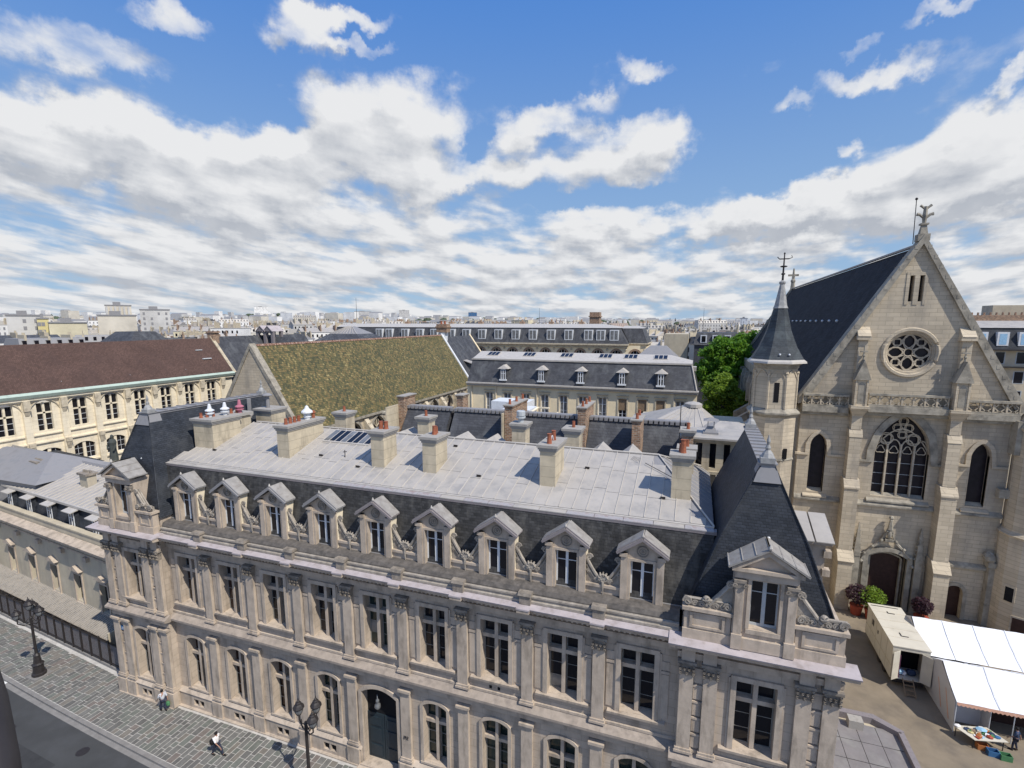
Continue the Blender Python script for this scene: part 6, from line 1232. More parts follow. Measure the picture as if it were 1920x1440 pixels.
# portal
mb = MB(); band(mb, (0, CY_, 0), EX, EY, outline(PD, 14), .42, -.35, .3); band(mb, (0, CY_, 0), EX, EY, outline((16.7, 19.2, -.1, 5.5, 'seg'), 14), .15, .3, .6)
og = [(CX_ - 2.1, 4.6), (CX_ - 1.9, 5.4), (CX_ - 1.3, 6.2), (CX_ - .6, 6.9), (CX_ - .2, 7.9), (CX_, 9.0), (CX_ + .2, 7.9), (CX_ + .6, 6.9), (CX_ + 1.3, 6.2), (CX_ + 1.9, 5.4), (CX_ + 2.1, 4.6)]
mb.tube([(u, CY_ - .3, z) for u, z in og], .13, 5)
for i, (u, z) in enumerate(og): mb.blob((u, CY_ - .4, z + .12), .17, 4, .2)
mb.box(CX_ - .35, CX_ + .35, CY_ - .6, CY_, 7.0, 7.25).blob((CX_, CY_ - .4, 7.7), (.2, .2, .5), 6).tube([(CX_, CY_ - .4, 8.2), (CX_, CY_ - .4, 9.5)], [.25, .08], 5).blob((CX_, CY_ - .4, 9.4), .22, 4)
for s in (-1, 1):
    x = CX_ + s * 2.55; mb.box(x - .28, x + .28, CY_ - .55, CY_, 0, 5.2).frus((x - .3, x + .3, CY_ - .6, CY_), 5.2, (x - .05, x + .05, CY_ - .35, CY_ - .25), 8.6)
    for k in range(6): z = 5.5 + .45 * k; r = .33 - .045 * k; mb.blob((x - r, CY_ - .32, z), .10, 4).blob((x + r, CY_ - .32, z), .10, 4)
P('portal_carving', mb, 'churchdk', CH_)
mb = MB(); mb.prism([(p[0], p[1]) for p in outline(PD)], CY_ + .7, CY_ + .8, 'y'); P('portal_door', mb, 'wood', CH_)
mb = MB(); mb.prism([(p[0], p[1]) for p in outline((22.9, 24.3, -.1, 3.3, 'round'))], CY_ + .5, CY_ + .6, 'y'); P('small_door', mb, 'wood', CH_)
mb = MB(); band(mb, (0, CY_, 0), EX, EY, outline((22.9, 24.3, -.1, 3.3, 'round')), .3, -.12, 0); mb.prism([(CY_ - .3, 5.2), (CY_ - .3, 5.4), (CY_, 5.7), (CY_, 5.2)], 22.4, CX_ + HWC); P('door_surround', mb, 'churchdk', CH_)
# stair turret with spire
TX, TY = 6.75, 57.3
mb = MB(); oc = PI / 8
mb.lathe([(2.15, -.1), (2.15, 18.9)], TX, TY, 8, oc); mb.lathe([(1.98, 19.6), (1.98, 23.6)], TX, TY, 8, oc); tw = P('stair_turret', mb, 'church', CH_)
mb = MB(); mb.lathe([(2.15, 18.9), (2.5, 19.25), (2.5, 19.4), (2.0, 19.75)], TX, TY, 8, oc); P('turret_cornice', mb, 'churchdk', tw); mb = MB(); mb.lathe([(1.98, 23.6), (2.1, 23.75), (2.1, 23.9), (2.35, 24.1), (2.35, 24.15)], TX, TY, 8, oc); P('turret_cornice', mb, 'churchdk', tw); mb = MB(); mb.lathe([(2.16, 14.6), (2.25, 14.7), (2.16, 14.9)], TX, TY, 8, oc); P('turret_string', mb, 'churchdk', tw)
for k in range(8):
    a = oc + PI / 4 * k; mb = MB(); x, y = TX + 2.0 * math.cos(a), TY + 2.0 * math.sin(a); mb.tube([(x, y, 19.7), (x, y, 23.4)], .12, 5).blob((x, y, 23.2), .17, 4)
    a1 = a + PI / 4; x1, y1_ = TX + 2.0 * math.cos(a1), TY + 2.0 * math.sin(a1); mx_, my_ = (x + x1) / 2, (y + y1_) / 2
    pts = [(x + (x1 - x) * t, y + (y1_ - y) * t, 22.55 + .95 * (1 - abs(2 * t - 1) ** 1.7)) for t in [i / 8 for i in range(9)]]; mb.tube(pts, .08, 4)
    P('blind_arch', mb, 'church', tw)
a = -PI / 2; mb = MB(); mb.box(TX - .22, TX + .22, TY - 1.98 * math.cos(PI / 8) - .03, TY - 1.8, 20.4, 22.3); P('slit_window', mb, 'black', tw)
mb = MB(); mb.box(TX + 1.0, TX + 1.3, TY - 2.0, TY - 1.7, 14.9, 15.9); P('slit_window', mb, 'black', tw)
mb = MB(); mb.lathe([(2.75, 24.15), (2.7, 24.32), (2.3, 24.6)], TX, TY, 8, oc); P('lead_eaves', mb, 'zinc2', tw)
mb = MB(); mb.lathe([(2.55, 24.33), (1.75, 25.7), (1.15, 27.2), (.62, 29.4)], TX, TY, 8, oc); sp_ = P('spire', mb, 'slatesp', tw)
mb = MB(); mb.lathe([(.70, 29.35), (.58, 29.6), (.22, 31.6), (.30, 31.75), (.30, 31.85), (.1, 32)], TX, TY, 8, oc); P('lead_tip', mb, 'finial', sp_)
mb = MB(); mb.tube([(TX, TY, 31.9), (TX, TY, 34.6)], [.11, .05], 6).blob((TX, TY, 32.6), (.2, .2, .1), 5).blob((TX, TY, 33.3), (.34, .34, .09), 5).box(TX - .42, TX + .42, TY - .04, TY + .04, 33.95, 34.05).blob((TX, TY, 34.5), .09, 4).tube([(TX - .42, TY, 34), (TX - .6, TY, 34.2)], .05, 4).tube([(TX + .42, TY, 34), (TX + .7, TY, 34.12), (TX + .6, TY, 34.3)], .05, 4); P('iron_cross', mb, 'iron', sp_)
for dx in (.0, .8): mb = MB(); mb.blob((TX + dx, TY - 2.1, 25.0), .10, 4); P('roof_hook', mb, 'white', sp_)
# right stair tower
mb = MB(); mb.lathe([(2.3, -.1), (2.3, 9.2), (2.45, 9.4), (2.1, 9.7), (2.1, 18.6), (2.3, 18.9), (1.6, 20.4)], 28.4, 57.4, 14); rt = P('round_stair_tower', mb, 'church', CH_)
def on_tower(a, w, z0, z1, r):
    ca_, sa_ = math.cos(a), math.sin(a); q = lambda rr, t, z: (28.4 + rr * ca_ - t * sa_, 57.4 + rr * sa_ + t * ca_, z)
    return MB().hexa([q(1.9, -w, z0), q(r, -w, z0), q(r, w, z0), q(1.9, w, z0)], [q(1.9, -w, z1), q(r, -w, z1), q(r, w, z1), q(1.9, w, z1)])
for a_, w_, za, zb, nm_ in ((-2.42, .30, 3.4, 4.7, 'window'), (-2.02, .45, -.1, 2.1, 'door'), (-2.3, .2, 12.5, 13.8, 'window')):
    o_ = P(nm_ + '_surround', on_tower(a_, w_ + .14, za, zb + .16, 2.30 if za < 9 else 2.10), 'church', rt); P(nm_, on_tower(a_, w_, za, zb, 2.33 if za < 9 else 2.13), 'black' if nm_ == 'window' else 'wood', rt)
mb = MB(); mb.box(25.5, 26.1, CY_ - .9, CY_, 5.8, 6.3).blob((25.6, CY_ - .6, 6.7), (.5, .5, .5), 5, .2); P('gargoyle', mb, 'churchdk', CH_); mb = MB(); mb.box(25.7, 26.4, CY_ - .7, CY_ - .002, 0, 5.8).box(25.6, 26.5, CY_ - .7, CY_, 12.4, 13.2); P('corner_block', mb, 'churchdk', CH_, kind='stuff'); mb = MB(); mb.box(26.0, 26.9, CY_ - 1.1, CY_, 16.5, 19.5); P('corner_buttress', mb, 'churchdk', CH_)

# ================================================================ courtyard: low roof, cabin, tents, stall
LR = T('low_roof', 'low flat roof of large grey slabs with dark kerb beside the pavilion, bottom right', 'roof', (9, 29, 0))
mb = MB(); mb.box(6.15, 11.6, 22, 34.3, 0, 4.2); P('wall', mb, 'plaster', LR)
for j in range(7):
    for i in range(5):
        yy = 33.6 - 1.55 * j; I('roof_slab', 'rslab', lambda: MB().frus((-.52, .52, -.75, .75), 0, (-.515, .515, -.745, .745), .09), 'slabroof', LR, (6.75 + 1.06 * i, yy - .78, 4.2 + random.uniform(0, .015)))
mb = MB(); mb.box(6.15, 10.6, 33.9, 34.3, 4.2, 4.62).hexa([(10.4, 33.9, 4.2), (11.6, 33.1, 4.2), (11.85, 33.35, 4.2), (10.6, 34.3, 4.2)], [(10.4, 33.9, 4.6), (11.6, 33.1, 4.6), (11.85, 33.35, 4.6), (10.6, 34.3, 4.6)]).box(11.5, 11.8, 22, 33.2, 4.2, 4.6); P('dark_kerb', mb, 'leaddk', LR)
mb = MB(); mb.box(9.0, 9.75, 33.0, 33.6, 4.28, 4.8); P('roof_box', mb, 'capstone', LR)
mb = MB(); mb.box(11.8, 12.7, 22, 33, 0, 3.2); P('side_ledge', mb, 'court', LR)
CB = T('site_cabin', 'long cream trailer cabin with open rear doors and a short wooden ladder', 'trailer', (16.1, 48, 0))
mb = MB(); x0, x1, y0, y1, z0, z1 = 14.85, 17.25, 44.9, 51.3, .75, 3.35
mb.box(x0, x0 + .06, y0, y1, z0, z1).box(x1 - .06, x1, y0, y1, z0, z1).box(x0, x1, y1 - .06, y1, z0, z1).box(x0, x1, y0, y1, z0 - .06, z0).box(x0 + .061, x1 - .061, y0, y0 + .05, z1 - .28, z1).box(x0 + .061, x0 + .5, y0, y0 + .05, z0, z1 - .28).box(x1 - .5, x1 - .061, y0, y0 + .05, z0, z1 - .28); P('body', mb, 'cab', CB)
mb = MB(); mb.box(x0 - .05, x1 + .05, y0 - .05, y1 + .05, z1, z1 + .07); rf = P('roof', mb, 'cab', CB)
mb = MB(); mb.box(x0 + .1, x1 - .3, y1 - .35, y1 - .3, z1 + .07, z1 + .11).box(15.9, 16.4, 49.9, 49.95, z1 + .07, z1 + .12).box(15.9, 15.95, 49.95, 50.2, z1 + .07, z1 + .12).box(15.8, 16.3, 46.4, 46.45, z1 + .07, z1 + .12).box(15.8, 15.85, 46.45, 46.9, z1 + .07, z1 + .12); P('roof_trim', mb, 'iron', rf)
for s, x in ((-1, x0 + .5), (1, x1 - .5)): mb = MB(); mb.hexa([(x, y0 - .02, z0), (x + s * .55, y0 - .45, z0), (x + s * .55, y0 - .40, z0), (x, y0 + .03, z0)], [(x, y0 - .02, z1 - .3), (x + s * .55, y0 - .45, z1 - .3), (x + s * .55, y0 - .40, z1 - .3), (x, y0 + .03, z1 - .3)]); P('rear_door', mb, 'cab', CB)
mb = MB(); mb.box(x0 + .1, x1 - .1, y0 + 1.6, y0 + 1.7, z0, z1 - .1); P('inner_partition', mb, 'black', CB)
mb = MB(); mb.box(x0 + .55, x0 + .62, y0 + .1, y0 + 1.5, z0, 2.6); P('purple_curtain', mb, 'purple', CB)
for px_, col, s_ in ((15.6, 'lblue', .3), (15.9, 'white_shirt', .22), (16.4, 'jacket', .35)): mb = MB(); mb.blob((px_, y0 + .6, z0 + s_ * .8), (s_, .25, s_ * .8), 5, .15); P('stored_bundle', mb, col, CB)
for y in (49.6, 51.0): mb = MB(); mb.box(x0 - .02, x0, y - .22, y + .22, 2.3, 2.8) if y < 50 else mb.box(x0 - .02, x0, 48.2, 48.4, 2.3, 2.6); P('side_vent', mb, 'iron', CB)
for y in (46.8, 48.0): I('wheel', 'whl', lambda: MB().prism([(.38 * math.cos(PI * i / 8), .38 + .38 * math.sin(PI * i / 8)) for i in range(16)], -.12, .12), 'iron', CB, (x0 + .25, y, 0)); I('wheel', 'whl', None, 'iron', CB, (x1 - .25, y, 0))
mb = MB(); mb.box(x0 + .2, x1 - .2, y0 + .1, y0 + .3, .3, z0 - .06).tube([(16, y1, .6), (16, y1 + 1.3, .5)], .06, 5); P('chassis', mb, 'iron', CB)
for i in range(1, 5): mb = MB(); y = y0 + (y1 - y0) * i / 5; mb.box(x0 - .012, x0 - .001, y - .02, y + .02, z0 + .02, z1 - .02).box(x0, x1, y - .015, y + .015, z1 + .0705, z1 + .08); P('panel_joint', mb, 'plaster', CB)
mb = MB(); mb.box(x0 - .014, x0 - .002, y0 + .1, y1 - .1, z0 + .9, z0 + .96); P('rub_rail', mb, 'plaster', CB)
LD = T('step_ladder', 'short wooden step ladder leaning on the sill of the cream cabin', 'ladder', (16, 44.3, 0))
for x in (15.62, 16.28): mb = MB(); mb.tube([(x, 43.75, 0), (x, 44.75, .95)], .035, 4); P('rail', mb, 'wood2', LD)
for i in range(4): mb = MB(); mb.box(15.62, 16.28, 43.85 + .24 * i, 43.97 + .24 * i, .13 + .22 * i, .16 + .22 * i); P('rung', mb, 'wood2', LD)
def tent(nm, lab, xa, xb, yf, yr, yb, ze, zr, wallz=0, scal=False):
    o = T(nm, lab, 'tent', ((xa + xb) / 2, yr, 0), group='white market tents')
    mb = MB(); k = 12
    for (ya, za), (yb_, zb) in (((yf, ze), (yr, zr)), ((yr, zr), (yb, ze))):
        for i in range(k):
            xa_, xb_ = xa + (xb - xa) * i / k, xa + (xb - xa) * (i + 1) / k
            for j in range(3):
                f0, f1 = j / 3, (j + 1) / 3; sg = lambda f, x: -.10 * math.sin(PI * f) - .04 * math.sin(x * 2.6) ** 2
                mb.quad((xa_, ya + (yb_ - ya) * f0, za + (zb - za) * f0 + sg(f0, xa_)), (xb_, ya + (yb_ - ya) * f0, za + (zb - za) * f0 + sg(f0, xb_)), (xb_, ya + (yb_ - ya) * f1, za + (zb - za) * f1 + sg(f1, xb_)), (xa_, ya + (yb_ - ya) * f1, za + (zb - za) * f1 + sg(f1, xa_)))
    P('canvas_roof', mb, 'tent', o)
    mb = MB(); mb.add([(xa, yf, wallz), (xa - .1, yf, ze), (xa - .1, yr, zr), (xa - .1, yb, ze), (xa, yb, wallz)], [(0, 1, 2, 3, 4)]); P('end_wall', mb, 'tentw', o)
    mb = MB(); mb.box(xa, xb, yb - .02, yb, wallz, ze - .1); P('back_wall', mb, 'tentw', o)
    mb = MB()
    for i in range(1, 4):
        x = xa + (xb - xa) * i / 4; mb.tube([(x, yf, ze + .02), (x, (yf + yr) / 2, (ze + zr) / 2 - .06), (x, yr, zr + .02), (x, (yb + yr) / 2, (ze + zr) / 2 - .06), (x, yb, ze + .02)], .022, 4)
    P('seam', mb, 'white', o, kind='stuff')
    for x in [xa + (xb - xa) * i / 3 for i in range(4)]: mb = MB(); mb.tube([(x, yf, 0), (x, yf, ze)], .03, 5); P('pole', mb, 'white', o)
    return o
t1 = tent('market_tent', 'white canvas tent roof nearest the church wall, behind the other tent', 17.35, 25.5, 46.2, 49.2, 52.3, 2.35, 3.9)
t2 = tent('market_tent', 'front white canvas tent with striped scalloped valance and stall table below', 17.45, 27, 40.9, 43.5, 46.1, 2.3, 3.7)
mb = MB(); n2 = 40
for i in range(n2):
    a = 17.45 + 9.5 * i / n2; b = a + 9.5 / n2; mb.add([(a, 40.86, 2.3), (b, 40.86, 2.3), (b, 40.84, 2.12), ((a + b) / 2, 40.83, 2.04), (a, 40.84, 2.12)], [(0, 1, 2, 3, 4)])
P('valance', mb, 'stripe', t2)
mb = MB(); mb.box(17.45, 19.4, 42.1, 42.14, 0, 2.2).box(19.4, 19.44, 41.0, 42.1, 0, 2.2); P('canvas_screen', mb, 'tentw', t2)
mb = MB(); mb.box(19.5, 27, 43, 43.1, 0, 2.5); P('dark_backdrop', mb, 'wood', t2)
for i in range(2): mb = MB(); mb.hexa([(17.42, 41.6 + i * 1.2, .4), (17.44, 41.6 + i * 1.2, .4), (17.44, 41.75 + i * 1.2, .4), (17.42, 41.75 + i * 1.2, .4)], [(17.35, 42.3 + i * 1.2, 2.3), (17.37, 42.3 + i * 1.2, 2.3), (17.37, 42.42 + i * 1.2, 2.3), (17.35, 42.42 + i * 1.2, 2.3)]); P('strap', mb, 'stripe', t2)
TB = T('stall_table', 'trestle table heaped with bright goods in front of the grey canvas screen', 'table', (18.3, 40.3, 0))
mb = MB(); mb.hexa([(17.2, 40.5, .74), (18.0, 39.4, .74), (20.0, 39.9, .74), (19.3, 41.0, .74)], [(17.2, 40.5, .78), (18.0, 39.4, .78), (20.0, 39.9, .78), (19.3, 41.0, .78)]); P('table_top', mb, 'cab', TB)
for x, y in ((17.4, 40.45), (18.05, 39.6), (19.8, 40.0), (19.2, 40.85)): mb = MB(); mb.tube([(x, y, 0), (x, y, .74)], .03, 4); P('leg', mb, 'iron', TB)
random.seed(21); goods = []
for i, (c, nm, lb) in enumerate((('yellow', 'folded_cloth', 'yellow folded cloth near the left end of the stall table'), ('lblue', 'plastic_bag', 'large pale blue plastic bag in the middle of the stall table'), ('jacket', 'box', 'dark navy box on the stall table beside the pale blue bag'), ('orange', 'folded_cloth', 'orange folded cloth on the front edge of the stall table'), ('white_shirt', 'bag', 'white bag at the far left corner of the stall table'), ('blue', 'box', 'bright blue box at the right of the stall table'), ('red', 'folded_cloth', 'red folded cloth at the right front of the stall table'))):
    px_ = (18.05, 18.75, 19.25, 18.4, 17.45, 19.5, 19.0)[i]; py_ = (40.1, 40.45, 40.3, 39.8, 40.45, 40.1, 39.95)[i]
    mb = MB(); s_ = (.2, .32, .22, .2, .2, .18, .22)[i]; mb.blob((px_, py_, .78 + s_ * .35), (s_, s_ * .8, s_ * .4), 5, .18); tagm(P(nm, mb, c), lb, 'goods' if 'cloth' in nm else 'bag' if 'bag' in nm else 'box')
for i, (c, lb) in enumerate((('green', 'green plastic crate on the ground at the right end of the stall table'), ('blue', 'blue plastic crate on the ground under the stall table front'), ('orange', 'orange crate tucked under the stall table'))):
    x, y = ((19.6, 39.2), (19.0, 39.35), (18.6, 39.75))[i]; mb = MB(); mb.box(x - .3, x + .3, y - .2, y + .2, .0, .04).box(x - .3, x - .27, y - .2, y + .2, .04, .38).box(x + .27, x + .3, y - .2, y + .2, .04, .38).box(x - .27, x + .27, y - .2, y - .17, .04, .38).box(x - .27, x + .27, y + .17, y + .2, .04, .38); tagm(P('plastic_crate', mb, c), lb, 'crate')
rr = random.Random(5)
for i in range(26):
    u, v = rr.uniform(.08, .92), rr.uniform(.1, .9); px_ = 17.2 + .75 * v + 2.0 * u; py_ = 40.45 - 1.0 * v + .5 * u; a, b, c = rr.uniform(.05, .13), rr.uniform(.05, .13), rr.uniform(.03, .16); th = rr.uniform(0, 3)
    co, si = math.cos(th), math.sin(th); cr_ = [(px_ + co * q[0] * a - si * q[1] * b, py_ + si * q[0] * a + co * q[1] * b) for q in ((-1, -1), (1, -1), (1, 1), (-1, 1))]; mb = MB(); mb.hexa([(*q, .785) for q in cr_], [(*q, .785 + c) for q in cr_])
    tagm(P('small_item', mb, rr.choice(('white_shirt', 'lblue', 'yellow', 'blue', 'orange', 'green', 'cab', 'wood2', 'jacket', 'red'))), 'small boxed or wrapped item among the goods heaped on the stall table', 'goods', 'small goods on the stall table')
# planters by the portal
def leaves(q, c, r, n, s, seed, cut=None):
    rr = random.Random(seed)
    for i in range(n):
        while True:
            p = Vector((rr.uniform(-1, 1), rr.uniform(-1, 1), rr.uniform(-1, 1)))
            if .25 < p.length < 1: break
        p = Vector((c[0] + p.x * r[0], c[1] + p.y * r[1], c[2] + p.z * r[2])); a = Vector((rr.gauss(0, 1), rr.gauss(0, 1), rr.gauss(0, .7))).normalized(); b = a.cross(Vector((rr.gauss(0, 1), rr.gauss(0, 1), rr.gauss(0, 1)))).normalized(); k = s * rr.uniform(.6, 1.3)
        q.add([p - a * k, p + b * k * .55, p + a * k, p - b * k * .55], [(0, 1, 2, 3)])
    return q
for x, y, lb, mt, r in ((16.3, 55.1, 'red planter with a bright green bushy shrub left of the church portal', 'leaf2', 1.15), (15.2, 55.6, 'dark planter with purple-leaved shrub behind the bright green one', 'leafp', 1.0), (20.3, 55.3, 'red planter with dark purple shrub right of the church portal', 'leafp', .85)):
    o = T('planter', lb, 'planter', (x, y, 0)); mb = MB(); mb.lathe([(.38, 0), (.42, .05), (.55, .85), (.6, .9), (.6, 1.0), (.5, 1.0)], x, y, 12); P('pot', mb, 'red', o)
    mb = MB(); leaves(mb, (x, y, 1.6 + r * .5), (r, r, r * .95), 900, .13, int(x * 10)); P('foliage', mb, mt, o, kind=None)
    mb = MB(); mb.tube([(x, y, .9), (x, y, 1.9)], .05, 5); P('stem', mb, 'bark', o)
# ================================================================ trees
def tree(x, y, h, blobs, seed, lab, n=5200, s=.34, m='leaf'):
    o = T('chestnut_tree', lab, 'tree', (x, y, 0), group='chestnut trees beyond the cream range')
    mb = MB(); mb.tube([(x, y, 0), (x + .2, y, h * .35), (x, y, h * .6)], [.55, .42, .2], 8)
    rr = random.Random(seed)
    for b in blobs: mb.tube([(x + .1, y, h * .35), ((x + b[0]) / 2, (y + b[1]) / 2, h * .5), (b[0], b[1], b[2])], [.22, .14, .05], 5)
    P('trunk', mb, 'bark', o)
    mb = MB(); tot_ = sum(b[3] ** 2 for b in blobs)
    for b in blobs:
        k = int(n * b[3] ** 2 / tot_)
        for c in range(int(k / 30)):   # clumps
            d = Vector((rr.gauss(0, 1), rr.gauss(0, 1), rr.gauss(0, 1))).normalized() * b[3] * rr.uniform(.55, 1.05)
            leaves(mb, (b[0] + d.x, b[1] + d.y, b[2] + d.z * .85), (.85, .85, .5), 30, s, rr.random())
    P('crown', mb, m, o)
tree(4.5, 116, 24, [(3.2, 115, 21, 3.4), (6.5, 116, 22, 3.0), (1.2, 115, 17.5, 3.2), (5.0, 114, 17, 3.6), (8, 116, 19, 3.0), (4, 115, 23, 2.2)], 3, 'tallest chestnut tree with a broad deep green crown, left of the church turret', 17000)
tree(8.5, 130, 25, [(9.5, 130, 23, 3.4), (12.5, 131, 23.5, 2.8), (7, 130, 21, 3), (14.5, 131, 22.5, 2.2)], 5, 'darker chestnut tree behind, its crown reaching behind the church spire', 8000)
tree(4, 100, 16, [(3.5, 99.5, 15.5, 2.7), (6.2, 100, 14, 2.6), (2.6, 99, 12, 2.2), (5.8, 99, 10.5, 2.6), (4.5, 100, 17.2, 1.7)], 9, 'lower yellow-green chestnut tree in front, below the taller crowns', 10000, .3, 'leaf2')
# ================================================================ street lamps
def lamp(x, y, lab, arms, h=4.7, seed=0):
    o = T('street_lamp', lab, 'street lamp', (x, y, .13), group='cast iron candelabra lamps on the pavement')
    z = .13; mb = MB(); mb.lathe([(.48, z), (.48, z + .25), (.36, z + .3), (.34, z + .95), (.42, z + 1.0), (.28, z + 1.1), (.2, z + 1.7), (.24, z + 1.75), (.1, z + 1.9), (.085, z + h), (.13, z + h + .05), (.06, z + h + .2)], x, y, 10); P('post', mb, 'iron', o)
    mb = MB(); mb.box(x - .62, x + .62, y - .62, y + .62, .145, .19); P('stone_base', mb, 'kerb', o)
    for i, a in enumerate(arms):
        r = 0 if a is None else .78; zz = z + h + (.75 if a is None else .25); xx, yy = x + r * math.cos(a or 0), y + r * math.sin(a or 0)
        mb = MB()
        if r: mb.tube([(x, y, z + h - .35), (x + r * .5 * math.cos(a), y + r * .5 * math.sin(a), z + h - .45), (xx, yy, z + h - .1), (xx, yy, zz)], .045, 5).tube([(x + r * .2 * math.cos(a), y + r * .2 * math.sin(a), z + h), (x + r * .55 * math.cos(a), y + r * .55 * math.sin(a), z + h - .2), (x + r * .7 * math.cos(a), y + r * .7 * math.sin(a), z + h + .05)], .03, 4)
        else: mb.tube([(x, y, z + h), (x, y, zz)], .06, 5)
        P('arm', mb, 'iron', o)
        I('lantern_glass', 'lgl', lambda: MB().lathe([(.12, 0), (.24, .18), (.29, .42)], 0, 0, 8), 'glasslt', o, (xx, yy, zz))
        I('lantern_frame', 'lfr', lambda: [MB().lathe([(.13, -.04), (.14, .02), (.05, .03)], 0, 0, 8), None][0].lathe([(.33, .42), (.33, .47), (.24, .6), (.16, .68), (.17, .74), (.07, .8), (.09, .86), (.03, .92), (.02, 1.05)], 0, 0, 10).tube([(.12, 0, 0), (.24, 0, .18), (.29, 0, .42)], .02, 4).tube([(-.12, 0, 0), (-.24, 0, .18), (-.29, 0, .42)], .02, 4).tube([(0, -.12, 0), (0, -.24, .18), (0, -.29, .42)], .02, 4).tube([(0, .12, 0), (0, .24, .18), (0, .29, .42)], .02, 4), 'iron', o, (xx, yy, zz))
lamp(-48.9, 23.2, 'ornate dark candelabra lamp at the kerb beside the iron fence, far left', (.3, 2.4, 4.4, None), 4.9)
lamp(-20.9, 21.75, 'ornate dark candelabra lamp whose lantern heads stand before the long facade', (PI * .88, PI * 1.9, PI * .45), 4.85)
# a dark edge of the observer's own balcony, low at the left
BR = T('balcony_rail', 'out-of-focus dark edge of a nearby balcony rail in the bottom left corner', 'railing', (CAM.x - 2.6, CAM.y + .3, 25), local=True)
fh_ = Vector((-math.sin(YAW), math.cos(YAW), 0)); r_ = Vector((math.cos(YAW), math.sin(YAW), 0)); fw_ = fh_ * math.cos(PIT) - EZ * math.sin(PIT); u_ = EZ * math.cos(PIT) + fh_ * math.sin(PIT)
def near_pt(px, py, d): return CAM + (fw_ + r_ * (px - 960) / FPX - u_ * (py - PPY) / FPX) * d - Vector(BR.location)
mb = MB(); mb.tube([near_pt(-90, 1180, 2.2), near_pt(-42, 1330, 2.1), near_pt(-22, 1440, 2.0), near_pt(-5, 1600, 1.9)], .095, 10); P('rail', mb, 'iron', BR, smooth=True)
